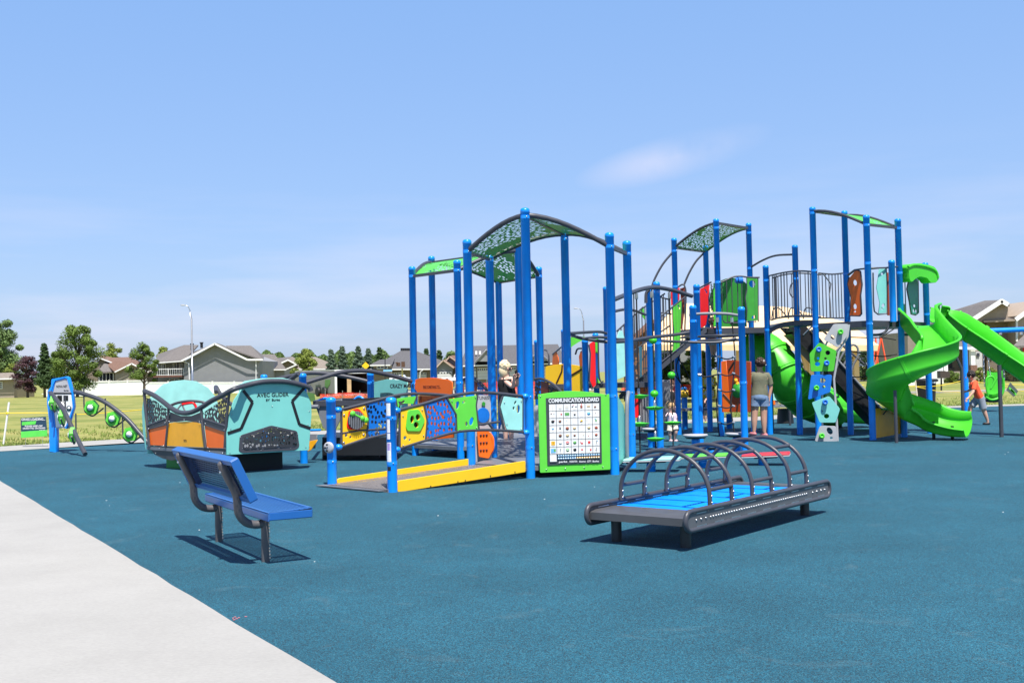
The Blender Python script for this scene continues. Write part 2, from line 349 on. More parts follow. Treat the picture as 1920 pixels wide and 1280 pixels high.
# ================================================================== GROUND
def ground_mats():
    m = mat('rubber surfacing', (.02, .12, .2), .85, spec=.25); t = m.node_tree; b = t.nodes['Principled BSDF']
    co = t.nodes.new('ShaderNodeTexCoord')
    v = t.nodes.new('ShaderNodeTexVoronoi'); v.inputs['Scale'].default_value = 185
    t.links.new(co.outputs['Object'], v.inputs['Vector'])
    s = t.nodes.new('ShaderNodeSeparateColor'); t.links.new(v.outputs['Color'], s.inputs[0])
    rp = t.nodes.new('ShaderNodeValToRGB'); rp.color_ramp.interpolation = 'CONSTANT'; e = rp.color_ramp.elements
    e[0].position = 0; e[0].color = (.014, .043, .062, 1); e[1].position = .34; e[1].color = (.011, .090, .139, 1)
    for p, c in ((.55, (.015, .115, .175, 1)), (.78, (.014, .082, .122, 1)), (.88, (.04, .155, .208, 1))):
        q = e.new(p); q.color = c
    t.links.new(s.outputs[0], rp.inputs[0])
    n = t.nodes.new('ShaderNodeTexNoise'); n.inputs['Scale'].default_value = .55; n.inputs['Detail'].default_value = 6; n.inputs['Roughness'].default_value = .65
    t.links.new(co.outputs['Object'], n.inputs['Vector'])
    mr = t.nodes.new('ShaderNodeMapRange'); mr.inputs['From Min'].default_value = .3; mr.inputs['From Max'].default_value = .7; mr.inputs['To Min'].default_value = .80; mr.inputs['To Max'].default_value = 1.20
    t.links.new(n.outputs['Fac'], mr.inputs['Value'])
    mm = t.nodes.new('ShaderNodeMix'); mm.data_type = 'RGBA'; mm.blend_type = 'MULTIPLY'; mm.inputs['Factor'].default_value = 1
    t.links.new(rp.outputs[0], mm.inputs['A']); t.links.new(mr.outputs[0], mm.inputs['B'])
    # dusty scuffs
    n2 = t.nodes.new('ShaderNodeTexNoise'); n2.inputs['Scale'].default_value = 2.3; n2.inputs['Detail'].default_value = 8; n2.inputs['Distortion'].default_value = 1.2
    t.links.new(co.outputs['Object'], n2.inputs['Vector'])
    r2 = t.nodes.new('ShaderNodeValToRGB'); r2.color_ramp.elements[0].position = .60; r2.color_ramp.elements[0].color = (0, 0, 0, 1); r2.color_ramp.elements[1].position = .78; r2.color_ramp.elements[1].color = (.20, .20, .20, 1)
    t.links.new(n2.outputs['Fac'], r2.inputs[0])
    m3 = t.nodes.new('ShaderNodeMix'); m3.data_type = 'RGBA'; t.links.new(r2.outputs[0], m3.inputs['Factor']); t.links.new(mm.outputs['Result'], m3.inputs['A']); m3.inputs['B'].default_value = (.17, .23, .24, 1)
    t.links.new(m3.outputs['Result'], b.inputs['Base Color']); b.inputs['Sheen Weight'].default_value = .06; b.inputs['Sheen Roughness'].default_value = .45; b.inputs['Sheen Tint'].default_value = (.75, .85, .9, 1)
    bp = t.nodes.new('ShaderNodeBump'); bp.inputs['Strength'].default_value = .55; bp.inputs['Distance'].default_value = .004
    t.links.new(v.outputs['Distance'], bp.inputs['Height']); t.links.new(bp.outputs[0], b.inputs['Normal'])
    c = mat('broom finished concrete', (.56, .55, .53), .85, spec=.3); t = c.node_tree; b = t.nodes['Principled BSDF']
    co = t.nodes.new('ShaderNodeTexCoord'); n = t.nodes.new('ShaderNodeTexNoise'); n.inputs['Scale'].default_value = .8; n.inputs['Detail'].default_value = 10; n.inputs['Roughness'].default_value = .62
    t.links.new(co.outputs['Object'], n.inputs['Vector'])
    rp = t.nodes.new('ShaderNodeValToRGB'); e = rp.color_ramp.elements; e[0].position = .3; e[0].color = (.335, .326, .308, 1); e[1].position = .72; e[1].color = (.395, .385, .365, 1)
    t.links.new(n.outputs['Fac'], rp.inputs[0])
    n3 = t.nodes.new('ShaderNodeTexNoise'); n3.inputs['Scale'].default_value = 190; n3.inputs['Detail'].default_value = 3; mpp = t.nodes.new('ShaderNodeMapping'); mpp.inputs['Scale'].default_value = (.25, 1.4, 1); mpp.inputs['Rotation'].default_value = (0, 0, R(-38))
    t.links.new(co.outputs['Object'], mpp.inputs[0]); t.links.new(mpp.outputs[0], n3.inputs['Vector'])
    m4 = t.nodes.new('ShaderNodeMix'); m4.data_type = 'RGBA'; m4.blend_type = 'MULTIPLY'; m4.inputs['Factor'].default_value = .35
    t.links.new(rp.outputs[0], m4.inputs['A']); t.links.new(n3.outputs['Color'], m4.inputs['B'])
    mrr = t.nodes.new('ShaderNodeMapRange'); mrr.inputs['From Min'].default_value = .35; mrr.inputs['From Max'].default_value = .65; mrr.inputs['To Min'].default_value = .85; mrr.inputs['To Max'].default_value = 1.05
    t.links.new(n3.outputs['Fac'], mrr.inputs['Value']); t.links.new(mrr.outputs[0], m4.inputs['B']); m4.inputs['Factor'].default_value = .8
    t.links.new(m4.outputs['Result'], b.inputs['Base Color'])
    bp = t.nodes.new('ShaderNodeBump'); bp.inputs['Strength'].default_value = .35; bp.inputs['Distance'].default_value = .003
    t.links.new(n3.outputs['Fac'], bp.inputs['Height']); t.links.new(bp.outputs[0], b.inputs['Normal'])
    g = mat('lawn', (.1, .12, .03), .9, spec=.2); t = g.node_tree; b = t.nodes['Principled BSDF']
    co = t.nodes.new('ShaderNodeTexCoord'); n = t.nodes.new('ShaderNodeTexNoise'); n.inputs['Scale'].default_value = .22; n.inputs['Detail'].default_value = 12; n.inputs['Roughness'].default_value = .72
    t.links.new(co.outputs['Object'], n.inputs['Vector'])
    rp = t.nodes.new('ShaderNodeValToRGB'); e = rp.color_ramp.elements; e[0].position = .36; e[0].color = (.15, .19, .045, 1); e[1].position = .66; e[1].color = (.38, .33, .12, 1)
    q = e.new(.5); q.color = (.25, .26, .075, 1)
    t.links.new(n.outputs['Fac'], rp.inputs[0]); t.links.new(rp.outputs[0], b.inputs['Base Color'])
    bp = t.nodes.new('ShaderNodeBump'); bp.inputs['Strength'].default_value = .8; bp.inputs['Distance'].default_value = .05
    n5 = t.nodes.new('ShaderNodeTexNoise'); n5.inputs['Scale'].default_value = 14; n5.inputs['Detail'].default_value = 6
    t.links.new(co.outputs['Object'], n5.inputs['Vector']); t.links.new(n5.outputs['Fac'], bp.inputs['Height']); t.links.new(bp.outputs[0], b.inputs['Normal'])
    return m, c, g
RUB, CONC, LAWN = ground_mats()
ASPH = mat('asphalt', (.10, .10, .105), .9, 0, .2, 3, .3, 100)
def lawn_z(y): t = min(1, max(0, (y-42)/38)); return (FAR-.012)*t*t*(3-2*t)-.012*(1-t)
b = MB(); xs = [-900, -300, -100, -40, -15, 0, 15, 40, 100, 300, 900]; ys = [-60, 0, 10, 20, 30, 33]+[33+5*i for i in range(1, 11)]+[90, 120, 200, 400, 900, 2400]
b.grid([[V(x, y, lawn_z(y)) for x in xs] for y in ys][::-1]); tag(b.build('ground', LAWN), kind='structure')
# far edge of the rubber field and the concrete strip that follows it
EDGE = [V(-26, 12.5, 0), V(-15, 16.3, 0), V(-10.96, 18.6, 0), V(-8.8, 20.3, 0), V(-5, 21.8, 0), V(0, 22.6, 0), V(6.3, 23.7, 0), V(9.3, 25.9, 0), V(13.7, 28.3, 0), V(22, 29.4, 0), V(40, 30, 0)]; EDGE = [V(p.x, p.y*YS, 0) for p in EDGE]
ED = cr(EDGE, 5)
b = MB(); row0 = []; row1 = []
near = [G(625, 1280), G(0, 902)]; dv = (near[1]-near[0]).normalized(); NL0 = near[0]-dv*7; NL1 = near[1]+dv*9
poly = [NL0, V(40, NL0.y, 0)]+[p for p in ED[::-1]]+[NL1]
b.add([V(p.x, p.y, 0) for p in poly], [tuple(range(len(poly)))]); tag(b.build('rubber_surface', RUB), kind='structure')
b = MB(); wv_ = [1.9 if p.x < 8 else 1.3 for p in ED]; rows = [[], [], []]
for i, p in enumerate(ED):
    t = (ED[min(i+1, len(ED)-1)]-ED[max(i-1, 0)]).normalized(); n = V(-t.y, t.x, 0)
    rows[0].append(p+V(0, 0, .006)-n*.002); rows[1].append(p+n*wv_[i]+V(0, 0, .006)); rows[2].append(p+n*wv_[i]+V(0, 0, -.1))
b.grid(rows[::-1], smooth=False); tag(b.build('path', CONC), kind='structure')
b = MB(); nrm = V(-dv.y, dv.x, 0)
e = [NL0+dv*(i*.5) for i in range(int((NL1-NL0).length/.5)+1)]; e = [p+nrm*random.uniform(-.008, .008) for p in e]
b.add([V(p.x, p.y, .008) for p in e]+[V(p.x+nrm.x*14, p.y+nrm.y*14, .008) for p in e[::-1]], [tuple(range(2*len(e)))])
b.add([V(p.x, p.y, .008) for p in e]+[V(p.x, p.y, -.05) for p in e], [(i+1, i, len(e)+i, len(e)+i+1) for i in range(len(e)-1)])
tag(b.build('pavement', CONC), kind='structure')
# streets beyond the lawn
b = MB(); b.box((75, 134, FAR+.004), (194, 9, .012)); tag(b.build('road', ASPH), kind='structure')
b = MB(); b.box((60, 66, lawn_z(66)+.05), (90, 1.6, .1)); tag(b.build('sidewalk', CONC), kind='structure')
b = MB(); b.box((-5, 113, FAR+.02), (26, 20, .03)); tag(b.build('gravel_lot', mat('gravel', (.42, .38, .33), .95, 0, .25, 4, .4, 30)), kind='structure')
# grass blades near the path (nobody could count them)
GB = mat('grass blades', (.19, .25, .06), .8, 0, .55, 1.3, spec=.2)
b = MB(); rg = random.Random(3)
for i in range(26000):
    k = rg.randrange(len(ED)-8)+4; k = min(k, len(ED)-2); p = ED[k].lerp(ED[k+1], rg.random()); t = (ED[k+1]-ED[k]).normalized(); n = V(-t.y, t.x, 0)
    q = p+n*((1.9 if p.x < 8 else 1.3)+.04+(rg.random()**1.8)*10)
    h = rg.uniform(.03, .085); a = rg.uniform(0, 6.3); w = rg.uniform(.008, .02); d = V(math.cos(a), math.sin(a), 0)*w; ln = V(rg.uniform(-.04, .04), rg.uniform(-.04, .04), h)
    z = lawn_z(q.y); q.z = z
    b.add([q-d, q+d, q+ln], [(0, 1, 2)])
tag(b.build('grass', GB), 'rough green and tan grass growing beyond the concrete path', 'grass', kind='stuff')
# small bright specks and scraps on the rubber
b = MB(); rg = random.Random(11)
for i in range(26):
    q = V(rg.uniform(-6, 8), rg.uniform(6, 18), .004); s_ = rg.uniform(.004, .013); a = rg.uniform(0, 3)
    b.box(q, (s_*1.6, s_, .004), a)
tag(b.build('litter', mat('pale chips', (.7, .7, .68), .7)), 'tiny pale chips scattered over the blue rubber', 'debris', kind='stuff')
b = MB()
for px, py in ((437, 1158), (441, 1156), (444, 1159), (439, 1161), (461, 1155), (448, 1157)):
    q = G(px, py, .004); b.box(q, (.015, .007, .003), rg.uniform(0, 3))
tag(b.build('chalk_scrap', mat('pink chalk', (.6, .2, .22), .8)), 'crushed pink chalk on the rubber beside the concrete edge', 'chalk')

# ================================================================== TREES
def leafmat(n, c, v=.35): return mat(n, c, .7, 0, v, .9, spec=.25)
LM = [leafmat('leaf green', (.115, .175, .035)), leafmat('leaf yellow green', (.19, .235, .045)), leafmat('leaf dark green', (.05, .09, .03)), leafmat('leaf plum', (.085, .042, .05)), leafmat('needle blue green', (.11, .16, .105)), leafmat('leaf mid green', (.13, .20, .065))]
BARK = mat('bark', (.10, .075, .055), .9, 0, .3, 8, .6, 20)
def make_tree(name, label, cat, loc, h, w, lm, kind='round', n=5200, leaf=.17, seed=1, trunk=.18, group=None, base=.16, gaps=1.0):
    rg = random.Random(seed); root = thing(name, label, cat, loc, group); L0 = Vector(loc)
    tb = MB(); th = h*.62 if kind != 'cone' else h*.95; bend = V(rg.uniform(-.03, .03)*h, 0, 0)
    tb.tube([L0, L0+V(0, 0, th*.4)+bend*.5, L0+V(0, 0, th)+bend], [trunk, trunk*.75, trunk*.3], 8)
    cl = []
    if kind == 'cone':
        k = 42
        for i in range(k):
            t = i/(k-1); z = h*(base+(1-base)*t); rr = w/2*(1-t)**.85*rg.uniform(.6, 1.05)+.12; a = i*2.4+rg.uniform(-.4, .4)
            c = V(math.cos(a)*rr*.62, math.sin(a)*rr*.62, z); cl.append((c, max(.3, rr*.62), .55)); tb.tube([L0+V(0, 0, z+.1), L0+c], [trunk*.25, .02], 4)
    else:
        k = {'round': 34, 'tall': 40, 'open': 30, 'bush': 18}.get(kind, 30)
        for i in range(k):
            t = (i+.5)/k; z = h*(base+(.98-base)*t)
            prof = {'round': math.sin(math.pi*min(1, .12+t*.86))**.6, 'tall': (math.sin(math.pi*(.14+t*.80)))**.7, 'open': math.sin(math.pi*(.2+t*.72))**.8*(1.1-.35*t), 'bush': math.sqrt(max(0, 1-t*t*.9))}[kind]
            rr = w/2*prof*rg.uniform(.3, 1.12); a = i*2.399+rg.uniform(-.5, .5)
            c = V(math.cos(a)*rr*.82, math.sin(a)*rr*.82, z+rg.uniform(-.04, .04)*h); cr_r = w*(.12 if kind == 'open' else .15)*rg.uniform(.5, 1.4); cl.append((c, cr_r, .8))
            tb.tube([L0+V(0, 0, min(th*.9, z*.62))+bend*.5, L0+c*.6+V(0, 0, z*.32), L0+c], [trunk*.4, trunk*.2, .02], 5)
    tb.build('trunk', BARK, root)
    lb = MB(); vs = []; fs = []; n = int(n*2.1); leaf *= .66
    for i in range(n):
        c, r_, fl = cl[rg.randrange(len(cl))]
        d = V(rg.gauss(0, 1), rg.gauss(0, 1), rg.gauss(0, 1)).normalized(); q = rg.random()**.45
        p = L0+c+V(d.x*r_*q, d.y*r_*q, d.z*r_*q*fl)
        if p.z < L0.z+.1: continue
        a = V(rg.gauss(0, 1), rg.gauss(0, 1), rg.gauss(0, .7)).normalized(); e = a.cross(d).normalized()
        s_ = leaf*rg.uniform(.55, 1.25); o = len(vs); vs += [p-a*s_, p+e*s_*.5, p+a*s_, p-e*s_*.5]; fs.append((o, o+1, o+2, o+3))
    lb.add(vs, fs); lb.build('crown', lm, root); return root
def tree_at(name, label, cat, px, base_py, top_py, w_px, Y, lm, **k):
    Y *= YS; p = P(px, base_py, Y); zt = P(px, top_py, Y).z; kk = F/Y; p.z = lawn_z(Y)
    return make_tree(name, label, cat, p, zt-p.z, w_px/kk, lm, **k)
tree_at('poplar_tree', 'tall pale green poplar at the left edge behind the tan shed', 'tree', 2, 740, 608, 95, 125, LM[5], kind='tall', n=9000, leaf=.26, seed=2, trunk=.3)
tree_at('plum_tree', 'dark plum coloured leafy tree beside the tan shed', 'tree', 52, 738, 668, 52, 108, LM[3], kind='round', n=4200, leaf=.17, seed=3)
tree_at('pine_tree', 'narrow dark evergreen between the plum tree and the ash', 'tree', 84, 738, 646, 44, 106, LM[2], kind='cone', n=5200, leaf=.2, seed=4, base=.2)
tree_at('ash_tree', 'large airy green tree in front of the white fence at left', 'tree', 145, 738, 612, 92, 104, LM[0], kind='tall', n=9000, leaf=.2, seed=5, base=.14, trunk=.22)
tree_at('elm_tree', 'smaller wispy tree with drooping twigs beside the grey balcony house', 'tree', 270, 738, 647, 66, 100, LM[0], kind='open', n=5200, leaf=.16, seed=6, base=.32)
tree_at('yard_tree', 'round green treetop rising behind the brown roofed house', 'tree', 212, 730, 648, 54, 150, LM[1], kind='round', n=3000, leaf=.3, seed=7)
tree_at('yard_tree', 'yellow green treetop between the wispy tree and the grey gable', 'tree', 308, 730, 650, 48, 150, LM[1], kind='round', n=2600, leaf=.3, seed=8)
tree_at('maple_tree', 'round bushy green tree left of the grey trailer', 'tree', 576, 738, 657, 52, 92, LM[1], kind='round', n=6000, leaf=.2, seed=9, base=.1)
tree_at('shade_tree', 'deep green low tree behind the plum tree at the left', 'tree', 112, 735, 664, 56, 118, LM[5], kind='round', n=4200, leaf=.22, seed=19)
tree_at('shade_tree', 'low light green tree just behind the tan shed roof', 'tree', 22, 735, 684, 40, 116, LM[1], kind='round', n=3200, leaf=.22, seed=20)
for i, (px, tp, w, lab) in enumerate(((622, 657, 36, 'leftmost of the blue green spruces behind the trailer'), (643, 651, 36, 'second from left of the blue green spruces, beside the trailer roof'), (673, 651, 42, 'widest of the blue green spruces over the trailer'), (692, 655, 30, 'narrow spruce right of the widest spruce'), (713, 653, 32, 'darkest spruce at the right end of the row, beside the hip roof'))):
    tree_at('spruce_tree', lab, 'tree', px, 735, tp, w, 128+i, LM[4] if i != 4 else LM[2], kind='cone', n=3800, leaf=.24, seed=20+i, group='spruces behind the trailer', base=.05)
for i, (px, tp, w, lab) in enumerate(((801, 655, 26, 'dark conifer tip just right of the hip roof'), (825, 658, 34, 'conifer behind the twin brown gables'), (848, 660, 46, 'pale round treetop behind the twin brown gables'), (1312, 652, 70, 'leafy tree seen under the stair rails'), (1252, 655, 84, 'dark leafy tree left of the stair, behind the rope pods'), (1400, 660, 56, 'leafy tree seen between the tube slide and the net'), (1605, 606, 18, 'tip of a tree above the right end of the tan shelter roof'), (1630, 650, 90, 'broad dark tree behind the red barricade legs'), (1700, 636, 40, 'green tree left of the tan two storey house'), (1578, 660, 60, 'dark tree under the shelter roof behind the black slide'))):
    tree_at('far_tree', lab, 'tree', px, 735, tp, w, 140 if i < 3 else (46 if i in (3, 4, 5) else 100), LM[(2, 2, 5, 0, 2, 1, 2, 2, 0, 2)[i]], kind='cone' if i in (0, 1) else 'round', n=4200, leaf=.24 if i < 3 else .15, seed=40+i, group='trees behind the houses', base=.04)
# a far row of treetops between the houses that reads as one mass
b = MB(); rg = random.Random(5); vs = []; fs = []
for i in range(26000):
    px = rg.uniform(480, 740); Y = rg.uniform(263, 289); top = 664-5*math.sin(px*.09)-4*math.sin(px*.23); p = P(px, rg.uniform(top, 712), Y); a = V(rg.gauss(0, 1), rg.gauss(0, 1), rg.gauss(0, 1)).normalized(); e_ = a.cross(V(.3, .9, .2)).normalized(); s_ = rg.uniform(.12, .32); o = len(vs); vs += [p-a*s_, p+e_*s_, p+a*s_, p-e_*s_]; fs.append((o, o+1, o+2, o+3))
b.add(vs, fs); tag(b.build('woodland', LM[5]), 'far off belt of treetops between the brown and grey roofs', 'woods', kind='stuff')
# ================================================================== HOUSES AND BACKGROUND
def siding(name, col, sc=7.5, vert=False):
    m = mat(name, col, .75, 0, .06, 1.2); t = m.node_tree; b = t.nodes['Principled BSDF']
    co = t.nodes.new('ShaderNodeTexCoord'); w = t.nodes.new('ShaderNodeTexWave'); w.wave_type = 'BANDS'; w.bands_direction = 'X' if vert else 'Z'; w.wave_profile = 'SAW'; w.inputs['Scale'].default_value = sc/6.283*2
    t.links.new(co.outputs['Object'], w.inputs['Vector']); bp = t.nodes.new('ShaderNodeBump'); bp.inputs['Strength'].default_value = .7; bp.inputs['Distance'].default_value = .03
    t.links.new(w.outputs['Fac'], bp.inputs['Height']); t.links.new(bp.outputs[0], b.inputs['Normal']); return m
def shingle(name, col):
    m = mat(name, col, .9, 0, .22, 5, .5, 6, spec=.2); return m
S_GREY = siding('grey siding', (.27, .275, .29)); S_TAN = siding('tan siding', (.36, .31, .26)); S_BRN = siding('taupe siding', (.25, .205, .165)); S_LTAN = siding('beige siding', (.43, .35, .28))
R_BRN = shingle('brown shingles', (.165, .15, .142)); R_GREY = shingle('grey shingles', (.115, .113, .12)); R_RED = shingle('reddish shingles', (.20, .12, .09)); R_TAN = shingle('weathered tan shingles', (.24, .205, .17))
TRIM = mat('white trim', (.82, .82, .80), .5); GLASS = mat('window glass', (.02, .025, .03), .05, 0, .1, 2, spec=1.0); GDOOR = mat('garage door', (.62, .62, .62), .55, 0, .05, 2); DOORM = mat('painted door', (.55, .55, .56), .5)
BRICK = mat('brick', (.20, .11, .08), .85, 0, .3, 10, .5, 25)
def wall(root, pts, Y, depth, m, name='wall'):
    Y *= YS; b = MB(); q_ = [P(x, y, Y) for x, y in pts]; q_ = [V(p.x, p.y, -.5) if p.z < .5 and i_ in (0, len(q_)-1, len(q_)-2) and pts[i_][1] > 705 else p for i_, p in enumerate(q_)]; b.prism(q_, V(0, depth, 0)); return b.build(name, m, root)
def roofpl(root, pts, m, th=.18, name='roof'):
    """one roof plane through pixel+depth corners"""
    b = MB(); q = [P(p[0], p[1], p[2]*YS) for p in pts]; b.prism(q, V(0, 0, -th)); return b.build(name, m, root)
def trim(root, pts, m=None, w=.12, name='trim'):
    b = MB()
    for a, c in zip(pts[:-1], pts[1:]):
        p, q = P(a[0], a[1], a[2]*YS), P(c[0], c[1], c[2]*YS); d = q-p; n = V(-d.z, 0, d.x).normalized()
        if n.z < 0: n = -n
        if abs(d.x) < abs(d.z)*.2: n = V(1, 0, 0)
        b.prism([p-n*w, q-n*w, q+n*w*.4, p+n*w*.4], V(0, -.08, 0))
    return b.build(name, m or TRIM, root)
def window(root, x0, y0, x1, y1, Y, grid=(2, 1), name='window', pane=None, fr=.1):
    Y *= YS; a, c = P(x0, y0, Y), P(x1, y1, Y); b = MB(); cx, cz = (a.x+c.x)/2, (a.z+c.z)/2; w, h = abs(c.x-a.x), abs(a.z-c.z)
    for s_ in (-1, 1): b.box((cx+s_*w/2, Y-.05, cz), (fr, .1, h+fr)); b.box((cx, Y-.05, cz+s_*h/2), (w-fr, .09, fr))
    for i in range(1, grid[0]): b.box((cx-w/2+w*i/grid[0], Y-.05, cz), (fr*.6, .08, h-fr))
    for i in range(1, grid[1]): b.box((cx, Y-.05, cz-h/2+h*i/grid[1]), (w-fr, .07, fr*.6))
    o = b.build(name, TRIM, root); g = MB(); g.box((cx, Y-.02, cz), (w-fr, .03, h-fr)); g.build('pane', pane or GLASS, o); return o
def house(label, px, Y, name='house', group=None):
    Y *= YS; p = P(px, 730, Y); p.z = FAR; return thing(name, label, 'house', p, group)
def garage(root, x0, y0, x1, y1, Y, wins=5):
    Y *= YS; a, c = P(x0, y0, Y), P(x1, y1, Y); b = MB(); w = c.x-a.x; h = a.z-c.z; cx = (a.x+c.x)/2
    for i in range(4): b.box((cx, Y-.03, c.z+h*(i+.5)/4), (w, .06, h/4-.03))
    o = b.build('garage_door', GDOOR, root); g = MB()
    for i in range(wins): g.box((a.x+w*(i+.5)/wins, Y-.07, c.z+h*.84), (w/wins*.6, .02, h*.12))
    g.build('door_window', GLASS, o)
# tan shed
h = house('small tan garden shed at the left edge of the lawn', 0, 112, 'garden_shed'); h['category'] = 'shed'
wall(h, [(-60, 742), (-60, 712), (26.5, 709), (26.5, 739)], 110, 6, S_LTAN); b = MB()
b.prism([P(-64, 711.5, 140.46), P(31, 709, 140.46), P(25, 698, 145.09), P(-60, 701, 145.09)], V(0, 0, -.15)); b.build('roof', R_TAN, h); trim(h, [(-64, 711.5, 109.3), (31, 709, 109.3)])
window(h, -4, 716, 4.5, 728, 110, (2, 3))
# brown roofed house left
h = house('tan house with reddish brown roof behind the white fence', 210, 118)
wall(h, [(157, 732), (157, 700), (189, 672), (215, 690), (215, 729)], 122, 8, S_BRN); wall(h, [(182, 729), (182, 697), (219, 695), (219, 728)], 119, 2.9, S_BRN)
wall(h, [(216, 728), (216, 698), (246.5, 682.5), (277, 696), (277, 727)], 117, 9, S_TAN)
roofpl(h, [(215, 696.5, 116.6), (247, 681, 116.6), (243, 669, 127), (186, 671, 127)], R_RED); roofpl(h, [(279, 697, 116.6), (247, 681, 116.6), (243, 669, 127), (276, 684, 127)], R_RED)
roofpl(h, [(182, 697.5, 118.6), (219, 695.5, 118.6), (216, 683, 122), (196, 680, 122)], R_BRN); roofpl(h, [(187.5, 670.5, 121.7), (216, 681, 121.7), (218, 672, 130), (191, 665, 130)], R_RED)
roofpl(h, [(187.5, 670.5, 121.7), (150, 702, 121.7), (155, 692, 130), (191, 665, 130)], R_BRN)
trim(h, [(215, 697, 116.5), (247, 681, 116.5), (279, 697, 116.5)]); trim(h, [(187, 670.5, 121.6), (216, 681.5, 121.6)])
window(h, 186, 699, 213, 714, 119, (4, 1)); 
# grey house with the balcony
h = house('grey two storey house with white edged gable and balcony', 400, 112)
wall(h, [(345, 733), (345, 677), (403, 647), (484, 676), (484, 730)], 112, 12, S_GREY); wall(h, [(296, 735), (296, 679), (345, 677), (345, 733)], 116, 8, S_GREY)
roofpl(h, [(340, 675.5, 111.4), (403, 643.5, 111.4), (407, 643, 126), (358, 661, 126)], R_BRN); roofpl(h, [(492, 674, 111.4), (403, 643.5, 111.4), (407, 643, 126), (480, 668, 126)], R_BRN)
roofpl(h, [(290, 679, 113), (345, 675, 113), (372, 646.5, 122), (345, 646.5, 122)], R_BRN); roofpl(h, [(290, 679, 113), (345, 646.5, 122), (330, 652, 128), (296, 664, 130)], R_BRN)
roofpl(h, [(424, 648, 116), (470, 647.5, 120), (492, 673, 112.5), (448, 672, 112)], R_BRN); roofpl(h, [(470, 647.5, 120), (492, 673, 112.5), (496, 668, 124)], R_BRN)
trim(h, [(340, 676, 111.3), (403, 643.6, 111.3), (464, 673.5, 111.3), (493, 673.5, 111.3)], w=.16); trim(h, [(290, 680, 112.9), (341, 676.5, 112.9)], w=.1)
b = MB(); b.tube([P(341, 677, 143.42), P(354, 681, 143.42), P(355, 712, 143.42)], .06, 6); b.tube([P(480, 674, 143.42), P(480, 712, 143.42)], .06, 6); b.build('downspout', TRIM, h)
window(h, 304, 682, 311, 697, 116); window(h, 325, 681, 331, 697, 116); window(h, 337, 681, 342, 697, 116); window(h, 318, 710, 336, 714, 116)
bal = MB(); A, C = P(287, 706, 144.57), P(344, 704.5, 144.57); bal.box(((A.x+C.x)/2, A.y+1.7, A.z), (C.x-A.x, 3.4, .22)); bb = bal.build('balcony', mat('stained timber', (.16, .07, .05), .7), h)
rb = MB(); tz = P(300, 692, 144.57).z
for i in range(15): x = A.x+(C.x-A.x)*i/14; rb.box((x, A.y, (A.z+tz)/2+.1), (.03 if i % 7 else .1, .04, tz-A.z))
rb.box(((A.x+C.x)/2, A.y, tz), (C.x-A.x, .06, .08)); rb.box(((A.x+C.x)/2, A.y, A.z+.2), (C.x-A.x, .05, .06)); rb.build('railing', TRIM, bb)
b = MB()
for px, py, w in ((360, 650, .3), (378, 647.5, .3)): p = P(px, py, 152.79); b.box(p, (w, w, .7)); b.box(p+V(0, 0, .38), (w*1.4, w*1.4, .14))
b.build('roof_vent', BLACK, h)
# far roofs
h = house('dark grey garage wing with low brown roof right of the balcony house', 510, 122)
wall(h, [(484, 735), (484, 692), (533, 692), (533, 732)], 120, 8, S_GREY); roofpl(h, [(482, 692, 119.5), (537, 692, 119.5), (515, 664, 126), (484, 664, 126)], R_BRN); trim(h, [(484, 692.6, 119.4), (537, 692.6, 119.4)], w=.1)
h = house('tan house with small white edged gable left of the bushy green tree', 545, 140)
wall(h, [(515, 730), (515, 694), (540, 676), (566, 694), (566, 730)], 140, 8, S_BRN); roofpl(h, [(513, 690, 139.5), (540, 674, 139.5), (548, 668, 150), (512, 672, 150)], R_BRN); roofpl(h, [(568, 690, 139.5), (540, 674, 139.5), (548, 668, 150), (568, 680, 150)], R_TAN); trim(h, [(520, 683, 139.4), (540, 674, 139.4), (555, 682, 139.4)], w=.16); trim(h, [(533, 693, 139.3), (556, 683, 139.3)], w=.14); garage(h, 538, 699, 556, 712, 139.9)
h = house('tan hip roofed house half hidden behind the grey trailer', 615, 128)
wall(h, [(560, 730), (560, 691), (642, 691), (642, 730)], 130, 8, S_LTAN); roofpl(h, [(556, 691, 129.5), (644, 690.5, 129.5), (592, 669, 136), (578, 669, 136)], R_TAN); trim(h, [(560, 692, 129.4), (644, 691, 129.4)], w=.12)
h = house('wide tan house under a dark grey hip roof', 760, 128)
wall(h, [(699, 728), (699, 690), (880, 690), (880, 722)], 128, 10, S_BRN); wall(h, [(700, 700), (700, 684), (735, 684), (735, 700)], 127.4, .5, S_LTAN)
roofpl(h, [(693, 691, 127.3), (868, 690, 127.3), (778, 657, 135), (752, 657, 135)], R_GREY); roofpl(h, [(694, 683.5, 127), (735, 683, 127), (740, 672, 130), (712, 674, 130)], R_GREY)
trim(h, [(694, 684.5, 126.9), (732, 684, 126.9)], w=.12); trim(h, [(735, 692, 127.2), (868, 691, 127.2)], w=.13); window(h, 707, 686, 727, 690.5, 127.3, (3, 1)); garage(h, 735, 698, 757, 713, 127.9); garage(h, 772, 698, 800, 713, 127.9)
b = MB()
for i in range(5): b.box(P(753+i*4, 655.5, 173.33), (.3, .3, .5))
b.build('roof_vent', BLACK, h); tube(h, 'downspout', [P(795, 692, 163.06), P(788, 697, 163.06), P(787, 712, 163.06)], .06, TRIM, 6)
h = house('house with twin reddish brown gables beside the dark hip roof', 840, 122)
